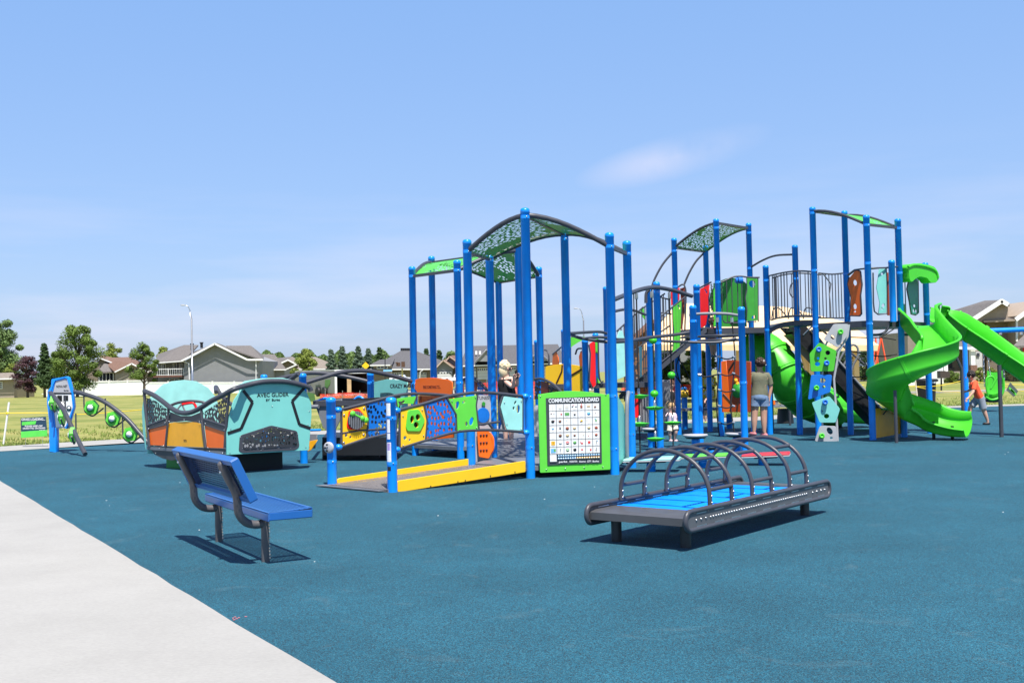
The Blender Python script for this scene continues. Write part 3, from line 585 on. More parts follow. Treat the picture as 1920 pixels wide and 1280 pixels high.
for k, (x0, ax, x1, ay, ey, Y, rm) in enumerate(((817, 831, 851, 674.5, 689, 121, R_RED), (829, 843, 866, 667.5, 684, 123, R_RED))):
    wall(h, [(x0+2, 720), (x0+2, ey), (ax, ay+1.5), (x1-2, ey), (x1-2, 720)], Y, 6, S_GREY)
    roofpl(h, [(x0, ey, Y-.4), (ax, ay, Y-.4), (ax+8, ay-2, Y+8), (x0+8, ey-3, Y+8)], rm); roofpl(h, [(x1, ey, Y-.4), (ax, ay, Y-.4), (ax+8, ay-2, Y+8), (x1+12, ey-3, Y+8)], rm); trim(h, [(x0, ey, Y-.5), (ax, ay, Y-.5), (x1, ey, Y-.5)], w=.12, m=mat('brown trim', (.5, .38, .3)))
garage(h, 820, 697, 847, 712, 120.9)
h = house('long grey roofed house with triple gables behind the blonde woman', 960, 118)
wall(h, [(868, 722), (868, 684), (1058, 680), (1058, 716)], 118, 12, S_BRN); roofpl(h, [(862, 685, 117.3), (1062, 679.5, 117.3), (1046, 645, 128), (876, 648.5, 128)], R_GREY)
for (x0, ax, x1, ay, ey) in ((893, 912, 935, 656, 677.5), (990, 1009, 1030, 660, 677)):
    b = MB(); b.prism([P(x0, ey, 149.71), P(ax, ay, 149.71), P(x1, ey, 149.71)], V(0, 4, 0)); b.build('gable', S_GREY, h); trim(h, [(x0-2, ey+1, 116.5), (ax, ay-1, 116.5), (x1+2, ey+1, 116.5)], w=.14)
    roofpl(h, [(x0-2, ey, 116.4), (ax, ay-1, 116.4), (ax, ay-4, 124), (x0, ey-3, 124)], R_GREY); roofpl(h, [(x1+2, ey, 116.4), (ax, ay-1, 116.4), (ax, ay-4, 124), (x1, ey-3, 124)], R_GREY)
trim(h, [(868, 685.5, 117.2), (1060, 680.5, 117.2)], w=.13); garage(h, 885, 690, 893, 712, 117.9, 2); garage(h, 895, 689, 915, 711, 117.9); garage(h, 955, 687, 968, 710, 117.9, 3); garage(h, 1012, 687, 1035, 708, 117.9)
b = MB()
for px in (886, 893, 900): b.box(P(px, 661, 156.64), (.3, .3, .5))
b.build('roof_vent', TRIM, h)
# tan two storey house right
h = house('tan two storey house with white edged gable behind the long slide', 1850, 88)
wall(h, [(1702, 712), (1702, 622), (1756, 619), (1756, 711)], 90, 9, S_TAN); wall(h, [(1752, 711), (1752, 604), (1842, 603), (1842, 709)], 86.5, 10, S_BRN); wall(h, [(1822, 709), (1822, 604), (1878, 566), (1890, 574), (1890, 601), (1842, 601), (1842, 708)], 84.6, 1.8, S_LTAN)
wall(h, [(1850, 708), (1850, 600), (1907, 597), (1907, 706)], 85.6, 10, S_BRN); wall(h, [(1907, 706), (1907, 592), (1960, 560), (2010, 592), (2010, 704)], 84, 10, S_LTAN)
roofpl(h, [(1818, 601, 83.8), (1878, 562, 83.8), (1846, 563.5, 94), (1786, 582, 94)], R_BRN); roofpl(h, [(1786, 582, 94), (1818, 601, 83.8), (1741, 607, 86)], R_BRN)
roofpl(h, [(1893, 571, 83.8), (1878, 562, 83.8), (1846, 563.5, 94), (1880, 568, 94)], R_BRN); roofpl(h, [(1842, 601, 84.4), (1912, 598, 84.4), (1985, 565, 94), (1888, 569, 94)], R_BRN)
roofpl(h, [(1903, 598, 83.2), (1962, 556, 83.2), (1975, 556, 94), (1925, 580, 94)], R_BRN)
trim(h, [(1818, 601, 83.7), (1878, 562, 83.7), (1891, 570, 83.7)], w=.3); trim(h, [(1844, 602, 84.3), (1908, 599, 84.3)], w=.14, m=S_LTAN); trim(h, [(1903, 598, 83.1), (1962, 556, 83.1)], w=.28); trim(h, [(1907, 600, 83.9), (1907, 640, 83.9)], w=.14)
roofpl(h, [(1776, 649, 82), (1842, 652, 82), (1830, 634, 85), (1776, 634, 86)], R_BRN, name='porch_roof'); roofpl(h, [(1900, 648, 81), (1990, 648, 81), (1990, 620, 84), (1925, 622, 84)], R_BRN, name='porch_roof')
trim(h, [(1776, 650, 81.9), (1842, 653, 81.9)], w=.18)
b = MB(); b.box(P(1823, 667, 105.54), (.42, .42, 1.75)); b.build('porch_column', TRIM, h); b = MB(); b.box(P(1824, 693, 105.54), (.62, .62, .85)); b.build('column_base', BRICK, h); b = MB(); b.box(P(1771, 685, 105.54), (.16, .16, 2.8)); b.box(P(1775, 685, 105.54), (.16, .16, 2.8)); b.build('downspout', TRIM, h)
b = MB(); b.box(P(1835.5, 674, 108.37), (.62, .08, 1.6)); d_ = b.build('door', DOORM, h); b = MB(); b.box(P(1834, 665, 108.24), (.28, .05, .34)); b.build('door_window', GLASS, d_)
window(h, 1808, 655, 1814, 678, 86.4, (1, 1)); window(h, 1790, 625, 1800, 634, 86.4); window(h, 1745, 670, 1757, 678, 86.4)
b = MB(); b.prism([P(1776, 711, 105.03), P(1776, 697, 105.03), P(1800, 696, 105.03), P(1800, 710, 105.03)], V(0, .5, 0)); b.build('porch_rail', S_TAN, h)
b = MB(); p = P(1783, 690, 107.21); b.box(p, (.5, .5, .08)); b.box(p+V(0, .25, .3), (.5, .06, .6)); [b.box(p+V(x, y, -.3), (.05, .05, .55)) for x in (-.2, .2) for y in (-.2, .2)]
tag(b.build('porch_chair', BLACK), 'dark chair on the porch of the tan house', 'chair')
b = MB(); b.prism([P(1918, 650, 107.47), P(1925, 650, 107.47), P(1925, 665, 107.47), P(1918, 665, 107.47)], V(0, -.03, 0)); b.build('shutter', RED, h)
# white fences
VIN = mat('white vinyl', (.86, .90, .90), .5, 0, .03, 2)
def fence(label, x0, t0, b0, x1, t1, b1, Y0, Y1, gate=False):
    Y0 *= YS; Y1 *= YS; A = P(x0, b0, Y0); B = P(x1, b1, Y1); A2 = P(x0, t0, Y0); B2 = P(x1, t1, Y1); A.z = B.z = FAR-.05; r_ = thing('vinyl_fence', label, 'fence', A)
    n = max(2, int((B-A).length/2.4)); pb = MB()
    b = MB(); b.prism([A, B, B2, A2], V(0, .06, 0)); b.build('panel', VIN, r_)
    for i in range(n+1):
        q = A.lerp(B, i/n); h2 = A2.lerp(B2, i/n).z-q.z; pb = MB(); pb.box(q+V(0, 0, h2/2+.03), (.14, .16, h2+.1)); pb.box(q+V(0, 0, h2+.1), (.18, .2, .05)); pb.build('post', TRIM, r_)
    b = MB(); b.prism([A2+V(0, -.05, -.15), B2+V(0, -.05, -.15), B2+V(0, -.05, 0), A2+V(0, -.05, 0)], V(0, .04, 0)); b.build('rail', TRIM, r_)
fence('white fence panels behind the blue game panel, left of the wispy tree', 137, 716, 745, 274, 712, 741, 112, 110)
fence('white fence behind the glider between the grey house and lawn', 274, 716, 741, 560, 716, 735, 109, 112)
fence('bright white fence beyond the spiral slide and black bin', 1686, 684, 718, 1767, 679, 709, 74, 80)
# louvred white gate slats
r_ = thing('slat_gate', 'white upright slats at the left end of the fence beside the plum tree', 'gate', P(80, 742, 142.52))
for i in range(5): b = MB(); b.box(P(83+i*5, 730, 142.52), (.2, .05, 2.0)); b.build('slat', TRIM, r_)
b = MB(); b.box(P(93, 722, 142.65), (2.0, .05, .12)); b.box(P(93, 738, 142.65), (2.0, .05, .12)); b.build('rail', TRIM, r_)
# light poles
def light_pole(label, px, top, base, Y, arm=-1, group='tall street lights'):
    Y *= YS; p = P(px, base, Y); p.z = FAR; t = P(px, top, Y); t.x = p.x; r_ = thing('street_light', label, 'street light', p, group)
    tube(r_, 'pole', [p, p.lerp(t, .85), V(p.x, Y, t.z-1.6), V(p.x+arm*.2, Y, t.z-.5)], [.12, .085, .07, .06], SHINE, 8)
    tube(r_, 'arm', cr([V(p.x+arm*.2, Y, t.z-.5), V(p.x+arm*.4, Y, t.z-.12), V(p.x+arm*.75, Y, t.z)], 4), .04, SHINE, 6)
    b = MB(); b.ell((p.x+arm*.95, Y, t.z+.02), (.30, .12, .07)); b.build('lamp_head', GREY, r_)
light_pole('tall grey street light rising beside the grey gable house', 361, 572, 735, 96)
light_pole('street light standing behind the green play canopy near the centre', 1097, 578, 730, 110)
# white utility trailer
TW = mat('trailer aluminium', (.30, .29, .26), .5, 0, .06, 2)
Y0 = 79.6; r_ = thing('enclosed_trailer', 'grey enclosed cargo trailer with green lettering and open rear door', 'trailer', P(600, 760, 82.17)); zt = P(627, 695, Y0).z
TA = Pl(P(553, 740, 86.67), P(627, 740, Y0)); TB = Pl(P(627, 740, Y0), P(697, 740, 80.63))
b = MB(); q = [TA.w(553, 700), TA.w(627, 695), TB.w(697, 694)]; 
lo = lambda v, z: V(v.x, v.y, z)
b.prism([lo(q[0], .15), lo(q[1], .15), lo(q[1], zt), lo(q[0], zt)], TA.n*-.05); b.build('side_wall', TW, r_)
far2 = lo(q[0], 0)+(lo(q[2], 0)-lo(q[1], 0)); b = MB(); b.prism([lo(q[0], zt+.02), lo(q[1], zt+.02), lo(q[2], zt+.02), lo(far2, zt+.02)], V(0, 0, .06)); b.build('roof', WHITE, r_)
b = MB(); b.prism([lo(q[2], .15), lo(far2, .15), lo(far2, zt), lo(q[2], zt)], V(-.04, 0, 0)); b.prism([lo(far2, .15), lo(q[0], .15), lo(q[0], zt), lo(far2, zt)], TB.n*.04); b.prism([lo(q[0], .2), lo(q[1], .2), lo(q[2], .2), lo(far2, .2)], V(0, 0, .06)); b.build('inner_lining', mat('dark lining', (.05, .018, .014), .8), r_)
b = MB(); pw = TB.u*.16
b.prism([lo(q[1], .12), lo(q[1]+pw, .12), lo(q[1]+pw, zt), lo(q[1], zt)], TB.n*.06); b.prism([lo(q[2]-pw, .12), lo(q[2], .12), lo(q[2], zt), lo(q[2]-pw, zt)], TB.n*.06); b.prism([lo(q[1]+pw, zt-.22), lo(q[2]-pw, zt-.22), lo(q[2]-pw, zt), lo(q[1]+pw, zt)], TB.n*.06); b.build('rear_frame', WHITE, r_)
b = MB(); a_ = lo(TB.w(651, 730), 0); b.prism([lo(a_, .3), lo(a_+TB.u*.3, .3), lo(a_+TB.u*.3, zt-.35), lo(a_, zt-.35)], -TB.n*.05); b.build('plywood_sheet', mat('plywood', (.55, .36, .2), .7, 0, .15, 2), r_)
for px in (653, 661, 669): b = MB(); b.box(TB.w(px, 693.5, .08), (.12, .04, .05)); b.build('marker_lamp', RED, r_)
b = MB(); b.box(TB.w(629.5, 728, .09), (.08, .03, .2)); b.build('tail_lamp', RED, r_)
text('parks', .62, TA.w(597, 724, .02), TA.u, TA.v, mat('dark green vinyl', (.03, .07, .045)), r_, width=1.05, bold=.02); text('s', .5, TA.w(583, 722, .02), TA.u, TA.v, MATS['dark green vinyl'], r_)
text('BISMARCK NORTH DAKOTA', .1, TA.w(600, 731, .02), TA.u, TA.v, MATS['dark green vinyl'], r_, width=.95)
TA.pan('green_swoosh', [(610, 712), (619, 711), (620, 718), (614, 728), (609, 728)], mat('green vinyl', (.12, .3, .06)), r_, out=.02, thick=.004)
TA.pan('green_swoosh', [(577, 735), (590, 738), (592, 752), (577, 752)], MATS['green vinyl'], r_, out=.02, thick=.004)
for px in (600, 612):
    b = MB(); c_ = TA.w(px, 757, .02); c_.z = .36+FAR*0; b.lathe(c_, [(.32, 0), (.36, .05), (.36, .2), (.3, .24)], 18, axis=TA.n); b.build('wheel', BLACK, r_)
# orange plastic safety netting on posts
NET = perf('orange safety mesh', (.75, .045, .02), 22, .30, (1, 1, 2.2), .6)
def netfence(label, pts, Y, top, bot, seed=0):
    Y *= YS; p0 = P(pts[0], bot, Y); r_ = thing('safety_netting', label, 'safety netting', p0, 'orange safety netting round the work area'); rows = []; n = 40; rg = random.Random(seed)
    for j in range(5):
        row = []
        for i in range(n+1):
            t = i/n; px = pts[0]+(pts[1]-pts[0])*t; q = P(px, top+(bot-top)*j/4+1.6*math.sin(t*9+seed)*(1-j/4), Y+.12*math.sin(i*.9+j)); row.append(q)
        rows.append(row)
    b = MB(); b.grid(rows, smooth=True); uvset(b.build('mesh', NET, r_).data, lambda c: (c.x, c.z))
    for i in range(4):
        px = pts[0]+(pts[1]-pts[0])*(i+.3)/4; tube(r_, 'stake', [P(px, top-5, Y), P(px, bot+4, Y)], .02, SHINE, 6)
netfence('orange netting sagging in front of the open trailer', (600, 730), 50, 737, 765, 1); netfence('orange netting behind the woman with the phone', (905, 1010), 52, 716, 748, 2); netfence('orange netting seen beyond the rope pods', (1165, 1300), 45, 722, 740, 3)
# traffic signs and pickup trucks on the street
r_ = thing('road_sign', 'blue street name sign on a dark post by the hip roofed house', 'sign', P(722, 735, 121.98)); tube(r_, 'post', [P(722, 735, 121.98), P(722, 664, 121.98)], .05, BLACK, 6); b = MB(); b.box(P(727, 694.5, 121.85), (.95, .04, .2)); b.build('name_plate', mat('pale blue sign', (.2, .5, .8)), r_)
r_ = thing('warning_sign', 'yellow diamond warning sign above the trailer', 'sign', P(685, 740, 102.72)); tube(r_, 'post', [P(685, 740, 102.72), P(685, 690, 102.72)], .04, SHINE, 6); b = MB(); c_ = P(685.5, 685.5, 102.59); b.prism([c_+V(0, 0, .35), c_+V(.35, 0, 0), c_+V(0, 0, -.35), c_+V(-.35, 0, 0)], V(0, .03, 0)); b.build('diamond_plate', YELL, r_)
r_ = thing('fire_hydrant_marker', 'yellow post with a dark camera cluster standing by the hip roof', 'signal post', P(755, 735, 102.72)); tube(r_, 'pole', [P(755, 735, 102.72), P(754, 690, 102.72)], .07, mat('faded yellow paint', (.6, .5, .15)), 8); b = MB(); b.box(P(747, 683, 102.46), (.35, .3, .35)); b.box(P(756, 683, 102.46), (.32, .3, .5)); b.box(P(744, 680, 102.33), (.2, .2, .12)); b.build('signal_head', mat('dark brown metal', (.10, .05, .03)), r_)
def truck(label, x0, x1, y0, y1, Y, col, group='vehicles parked on the far street'):
    Y *= YS; a, c = P(x0, y1, Y), P(x1, y0, Y); Lx = c.x-a.x; Hh = c.z-a.z; r_ = thing('pickup_truck', label, 'truck', (a.x, Y, a.z), group)
    prof = [(0, .18), (0, .55), (.02, .60), (.45, .60), (.47, .97), (.50, 1), (.68, 1), (.76, .66), (.97, .60), (1, .5), (1, .18)]
    b = MB(); b.prism([V(a.x+p[0]*Lx, Y, a.z+p[1]*Hh) for p in prof], V(0, 1.8, 0)); b.build('body', col, r_)
    b = MB(); b.prism([V(a.x+p[0]*Lx, Y-.012, a.z+p[1]*Hh) for p in ((.495, .66), (.515, .93), (.66, .93), (.715, .66))], V(0, .01, 0)); b.build('side_window', GLASS, r_)
    for t in (.2, .82): b = MB(); b.lathe((a.x+t*Lx, Y+.2, a.z+.19*Hh), [(.3*Hh/1.7, 0), (.36*Hh/1.7, .03), (.36*Hh/1.7, .22), (.2, .24)], 16, axis=V(0, -1, 0)); b.build('wheel', BLACK, r_)
WP = mat('white car paint', (.75, .75, .76), .25, coat=.5); truck('white pickup truck parked behind the aqua activity panel', 730, 768, 702, 716, 88, WP); truck('white flatbed truck seen above the orange activity panel', 828, 878, 701, 716, 86, WP); truck('dark parked truck far behind the centre canopy posts', 905, 935, 712, 726, 84, mat('dark car paint', (.04, .05, .06), .25, coat=.5))
truck('silver truck seen past the wooden shelter posts', 1466, 1500, 700, 722, 70, mat('silver car paint', (.5, .5, .52), .3, .3, coat=.5))
# unfinished timber shelter behind the tower
WOOD = mat('raw timber', (.80, .56, .30), .75, 0, .1, 2); OSB = mat('bare roof sheathing', (.84, .60, .34), .8, 0, .12, 1.5); WB = mat('brown wood siding', (.22, .10, .05), .7, 0, .2, 3)
r_ = thing('timber_shelter', 'large unfinished timber shelter with bare tan roof behind the tower', 'shelter', P(1450, 745, 53.93)); r_.location.z = lawn_z(54)
roofpl(r_, [(1205, 646, 38), (1648, 647, 38), (1590, 605, 43), (1470, 575, 46), (1270, 568, 46)], OSB, .25); b = MB(); b.prism([P(1260, 646, 49.18), P(1642, 648, 49.18), P(1642, 655, 49.18), P(1260, 653, 49.18)], V(0, .2, 0)); b.build('fascia_beam', WOOD, r_)
for px, tp in ((1310, 652), (1385, 652), (1519, 652), (1604, 654)):
    p = P(px, tp, 49.82); b = MB(); b.box((p.x, p.y, (p.z+lawn_z(50))/2), (.22, .22, p.z-lawn_z(50))); b.build('column', WOOD, r_)
b = MB(); b.prism([P(1500, 651, 49.82), P(1512, 651, 49.82), P(1532, 735, 49.82), P(1520, 745, 49.82), P(1512, 700, 49.82)], V(0, .25, 0)); b.build('brace', WOOD, r_)
h = thing('brown_building', 'brown wood clad gable seen through the stair rails', 'building', P(1210, 735, 66.77)); wall(h, [(1185, 735), (1185, 640), (1233, 596), (1262, 612), (1300, 640), (1300, 735)], 52, 5, WB)
wall(h, [(1255, 735), (1255, 607), (1290, 625), (1300, 632), (1300, 735)], 51.8, .15, S_GREY, 'dark_wall'); roofpl(h, [(1233, 593, 51.6), (1303, 641, 51.6), (1310, 632, 58), (1240, 588, 58)], R_GREY); roofpl(h, [(1233, 593, 51.6), (1180, 643, 51.6), (1185, 636, 58), (1238, 588, 58)], WB)
window(h, 1290, 690, 1300, 704, 51.6)
# road barricade: red and white A frame
OR2 = mat('orange red paint', (.85, .10, .03), .5)
def aframe(label, px, tp, bp, sp, Y):
    Y *= YS; r_ = thing('a_frame_ladder', label, 'ladder', P(px, bp, Y), 'orange ladders behind the tower')
    for s_ in (-1, 1):
        for y in (-.25, .25): tube(r_, 'leg', [P(px, tp, Y+y*.2), P(px+s_*sp, bp, Y+y)], .035, OR2, 6)
        for k in range(1, 6): t = k/6; tube(r_, 'rung', [P(px+s_*sp*t, tp+(bp-tp)*t, Y-.25*t), P(px+s_*sp*t, tp+(bp-tp)*t, Y+.25*t)], .02, WHITE if k == 3 else OR2, 6)
aframe('orange step ladder between the tower posts above the black slide', 1652, 632, 745, 22, 34); aframe('orange step ladder beyond the tube slide by the green shirted woman', 1455, 690, 735, 12, 34)
aframe('orange step ladder farther back, half hidden by the first one', 1642, 634, 735, 9, 40)
# black bin, mailbox, stakes and cord
p = G(1736, 760); p.z = 0; Yb = 37.2; p = P(1737, 760, Yb); p.z = .0; kb = F/Yb; r_ = thing('trash_bin', 'black plastic rubbish bin with a white sticker on the lawn', 'bin', p)
b = MB(); zt = P(1735, 712, Yb).z; b.lathe((p.x, p.y, 0), [(.26, .02), (.28, .04), (.33, zt-.06)], 24); b.build('drum', BLACK, r_); b = MB(); b.lathe((p.x, p.y, 0), [(.33, zt-.07), (.40, zt-.05), (.40, zt+.0), (.36, zt+.03), (0, zt+.05)], 24); b.build('lid', BLACK, r_)
b = MB(); b.box(P(1748, 716, Yb-.33), (.2, .03, .07)); b.build('sticker', WHITE, r_)
r_ = thing('mailbox', 'dark mailbox on a post in front of the tan house', 'mailbox', P(1766, 730, 64.20)); tube(r_, 'post', [P(1765, 732, 64.20), P(1765, 702, 64.20)], .05, BLACK, 6); b = MB(); b.box(P(1765, 702, 64.20), (.3, .5, .42)); b.box(P(1771, 702, 64.33), (.5, .3, .36)); b.build('letter_box', mat('dark bronze', (.06, .045, .04)), r_)
def bush(label, px, py, w, h_, Y, lm, seed): tree_at('flower_bush', label, 'bush', px, py, py-h_, w, Y, lm, kind='bush', n=1500, leaf=.11, seed=seed, trunk=.04, base=.02, group='bushes by the tan house')
bush('yellow green flowering bush left of the porch door', 1838, 708, 22, 20, 79, LM[1], 1); bush('yellow green flowering bush under the long slide', 1860, 708, 22, 18, 79, LM[1], 2); bush('low dark bush with pink flowers by the porch step', 1785, 710, 30, 14, 79, LM[0], 3); bush('large dark shrub below the long slide at the right', 1900, 708, 70, 42, 82, LM[2], 4)
YC = mat('yellow cord', (.85, .62, .04), .6)
def stake(label, bp, tp, lean=None):
    b0 = G(*bp, .0); t0 = P(tp[0], tp[1], b0.y); r_ = thing('marker_stake', label, 'stake', b0, 'white stakes carrying the yellow cord'); tube(r_, 'pole', [b0-V(0, 0, .05), t0], .025, WHITE, 8); tube(r_, 'cord_tie', [t0.lerp(b0, .24)+V(-.02, 0, 0), t0.lerp(b0, .28)+V(.02, 0, 0)], .04, YC, 8); return t0.lerp(b0, .26)
s1 = stake('white leaning stake left of the green lawn sign', (6, 832), (17, 754))
s2 = P(300, 765, s1.y+4); s3 = P(-40, 778, s1.y-1)
def cord(label, pts, sag=0): o = tube(None, 'cord', cr(pts, 8), .011, YC, 5); tag(o, label, 'cord'); return o
cord('yellow cord from the leaning stake towards the glider', [s3, s1, P(100, 774, s1.y+.3), P(150, 776.5, s1.y+1), P(230, 771, s1.y+2.5), P(300, 765, s1.y+4)])
b0 = P(1722, 762, 36.98); r_ = thing('marker_stake', 'cream stake leaning beside the black bin', 'stake', b0, 'white stakes carrying the yellow cord'); tube(r_, 'pole', [P(1722, 764, 36.46), P(1716, 712, 36.46)], .025, mat('cream paint', (.8, .68, .5)), 8)
cord('yellow cord tied round the bin stake, sagging to the swing frame', [P(1718, 725, 36.46), P(1760, 733, 36.72), P(1800, 734.5, 37.23)]); cord('yellow cord rising from the bin stake to the swing frame', [P(1700, 724, 36.34), P(1718, 724.5, 36.46), P(1760, 723, 36.98), P(1803, 714, 37.23)]); cord('yellow cord running right past the swing seat', [P(1830, 716, 37.23), P(1875, 720, 37.75), P(1960, 722, 38.52)]); cord('yellow cord low behind the far wheelchair swing frame', [P(1880, 722, 37.23), P(1910, 732, 37.23), P(1960, 733, 37.23)])
cord('yellow cord in front of the shelter lawn', [P(1510, 722, 38.52), P(1560, 724, 38.52), P(1620, 722, 38.52)])
# lawn signs
def lawn_sign(name, label, pts, group=None):
    A, B = G(44, 836, 0), G(90, 833, 0); pass
r_ = thing('lawn_sign', 'green and navy lawn sign saying grass loading', 'sign', G(66, 838)); A = G(40, 838); B = A+V(.9, -.05, 0); S = Pl(A, B); NAVY = mat('navy ink', (.015, .05, .09), .5)
S.pan('board', [(39, 784), (86, 781), (89, 817), (40, 820)], NAVY, r_, thick=.006, out=0); S.pan('green_band', [(39.8, 809), (88.2, 806), (89, 817), (40, 820)], mat('sign green', (.10, .62, .08), .5), r_, thick=.003, out=.006); S.pan('progress_bar', [(41.5, 791), (68, 789), (66.5, 795), (41.5, 797)], MATS['sign green'], r_, thick=.003, out=.006)
def between(S, x0, y0, x1, y1): q0, q1 = S.w(x0, y0, .008), S.w(x1, y1, .008); return (q0+q1)/2, (q1-q0).length
for s_, x0, y0, x1, y1, sz in (('GRASS LOADING...', 40.5, 787.2, 85, 784.6, .075), ('PLEASE KEEP OFF', 47, 799.5, 80, 797.6, .05), ('GRASS STILL GROWING', 43, 803.6, 85, 801.5, .05), ('thank you', 74, 806, 85, 805.4, .02), ('parks', 75, 814.5, 86, 814, .06)):
    c_, w_ = between(S, x0, y0, x1, y1); text(s_, sz, c_, S.u, S.v, WHITE, r_, width=w_, bold=.02, ext=.001)
for px in (48, 80): tube(r_, 'wire_leg', [S.w(px, 817), V(S.w(px, 830).x, S.w(px, 830).y, -.05)], .004, SHINE, 5)
r_ = thing('lawn_sign', 'small dark diamond sign hanging from the yellow cord at the right edge', 'sign', P(1897, 735, 36.85)); S = Pl(P(1880, 740, 36.72), P(1910, 740, 36.72)); S.pan('board', [(1887, 731), (1894, 716.5), (1909, 733), (1901, 744)], mat('grey board', (.09, .11, .10), .5), r_, thick=.01)
for k in range(3): S.pan('printed_stripe', [(1891+k*3.3, 728+k*2.8), (1893+k*3.3, 725.5+k*2.8), (1900+k*3, 733+k*3), (1898+k*3, 735+k*3)], GREEN, r_, out=.012, thick=.003)
# ================================================================== HEXAGON DECKS WITH CANOPIES (left and centre structure)
CANG = perf('green canopy sheet', (.10, .50, .07), 11.5, .33, (1, 1.45, 1), .45, fade=1.5)
CANU = CANG
PBLUE = perf('pierced blue plastic', (.006, .16, .60), 15, .33, (1.25, .85, 1), .4)
PDARK = perf('pierced charcoal plastic', (.03, .032, .04), 14, .36, (1.2, .85, 1), .5)
PDECK = perf('pierced deck', (.21, .19, .185), 40, .30, (1, 1, 1), .5)
def xy(px, Y): d = ray(px, 700); return V(d.x*Y/d.y, Y, 0)
def bxy(px, py): p = G(px, py); return V(p.x, p.y, 0)
def arch(a, za, b, zb, n=8, k=1.0):
    """quarter arch from the eave point a to the ridge point b"""
    o = []
    for i in range(n+1):
        t = i/n; s_ = math.sin(math.pi/2*t)*.92+t*.08; p = a.lerp(b, t); o.append(V(p.x, p.y, za+(zb-za)*s_))
    return o
def canopy(root, e1, e2, r1, r2, ze, zr, m=None, beam=True, name='canopy', second=None, thk=.036):
    """barrel shell: eave e1-e2, ridge r1-r2, optional far eave (second = (f1, f2, z))"""
    f = arch(e1, ze, r1, zr); g = arch(e2, ze, r2, zr)
    if second: f += arch(second[0], second[2], r1, zr)[::-1][1:]; g += arch(second[1], second[2], r2, zr)[::-1][1:]
    n = 7; rows = [[p.lerp(q, .02+.96*j/n) for j in range(n+1)] for p, q in zip(f, g)]
    b = MB(); b.grid([[p-V(0, 0, .012) for p in r] for r in rows]); c = b.build(name, m or CANG, root); ua = (e2-e1).normalized(); ub = (r1-e1).normalized(); uvset(c.data, lambda q: (q.dot(ua), q.dot(ub)+q.z*.6))
    tube(c, 'arch_tube', f, thk, DARK); tube(c, 'arch_tube', g, thk, DARK)
    for a, q in ((f[0], g[0]), (f[len(f)//2] if second else f[-1], g[len(g)//2] if second else g[-1])) + (((f[-1], g[-1]),) if second else ()):
        b = MB(); d = (q-a).normalized(); b.box((a+q)/2, ((q-a).length, .045, .05), ux=d, uy=V(0, 0, 1).cross(d).normalized(), uz=V(0, 0, 1)); b.build('cross_beam', DARK, c)
    return c
def deck(root, pts, z, th=.06, m=None, name='deck', skirt=True):
    b = MB(); b.prism([V(p.x, p.y, z-th) for p in pts], V(0, 0, th)); return b.build(name, m or DECK, root)
A1 = thing('accessible_play_structure', 'low blue posted play structure with green arched canopies and a yellow sided ramp', 'play structure', (0.2, 17.3, 0))
C1, C2, D1, D2, E1, E2 = bxy(995, 896), xy(880.5, 16.05), bxy(1153, 889), xy(1181, 16.63), xy(922, 17.14), xy(1064, 17.53)
H1 = [C1, D1, D2, E2, E1, C2]
F1, F3, F6, F5, F4, F2 = xy(776, 20.09), xy(861, 19.13), xy(976, 19.52), xy(1014, 20.67), xy(938, 21.83), xy(813, 21.31)
for p, z in ((C1, 3.73), (C2, 3.40), (D1, 3.40), (D2, 3.40), (E1, 3.28), (E2, 3.68), (F1, 3.42), (F3, 3.42), (F6, 3.73), (F5, 3.42), (F4, 3.28), (F2, 3.73)): post(A1, p, z)
P1, P2 = bxy(623, 911.5), bxy(736, 922)
post(A1, P1, 1.18); post(A1, P2, 1.18)
J2, J3, J1 = bxy(570, 868), bxy(697, 849), bxy(497, 852)
for p in (J1, J2, J3): post(A1, p, 1.52)
canopy(A1, C2, E1, C1, E2, 3.22, 3.63, second=(D1, D2, 3.2))
canopy(A1, F3, F1, F6, F2, 3.24, 3.60, second=(F5, F4, 3.24))
o1 = (F1+F3+F6+F5+F4+F2)/6; deck(A1, [p.lerp(o1, -.05) for p in (F3, F6, F5, F4, F2, F1)], .20)
o2 = sum((p for p in H1), V(0, 0, 0))/6; deck(A1, [p.lerp(o2, .02) for p in H1], .16)
# sloped floor rising behind the first deck
b = MB(); b.prism([V(E1.x, E1.y, .13), V(E2.x, E2.y, .13), xy(1070, 21.31)+V(0, 0, .52), xy(940, 21.31)+V(0, 0, .52)], V(0, 0, .04)); b.build('upper_ramp', DECK, A1)
# ---- ramp with yellow curbs
SR = Pl(P2, C1); SL = Pl(P1, C2)
b = MB(); a_, b_, c_, d_ = P1, P2, C1, C2
b.prism([a_+V(-.05, -.05, .0), b_+V(-.05, -.05, .0), c_+V(0, 0, .11), d_+V(0, 0, .11)], V(0, 0, .035)); uvset(b.build('ramp_floor', PDECK, A1).data, lambda c: (c.x, c.y))
b = MB(); b.prism([V(p.x, p.y, .012) for p in (P1+V(-.22, .0, 0), P2+V(-.18, -.02, 0), P2+V(.1, .08, 0), P1+V(.1, .1, 0))], V(0, 0, .012)); b.build('ramp_lip', DECK, A1)
dirr = (C1-P2).normalized()
def curb(S, px, lab=None):
    o = S.pan('curb', px, YELL, A1, thick=.03, r=.02); return o
cb = curb(SR, [(745, 901.5), (984, 864), (984, 884), (745, 922)])
SR.bolts([(806, 911), (857, 902.5), (871, 900), (918, 891.5), (964, 884)], cb, out=.017, m=INK)
curb(SL, [(632, 899), (636, 896.5), (890.6, 858.5), (890.6, 872), (632, 911)])
def z1(x, y): return (560+x/4.174, 660+y/4.174)
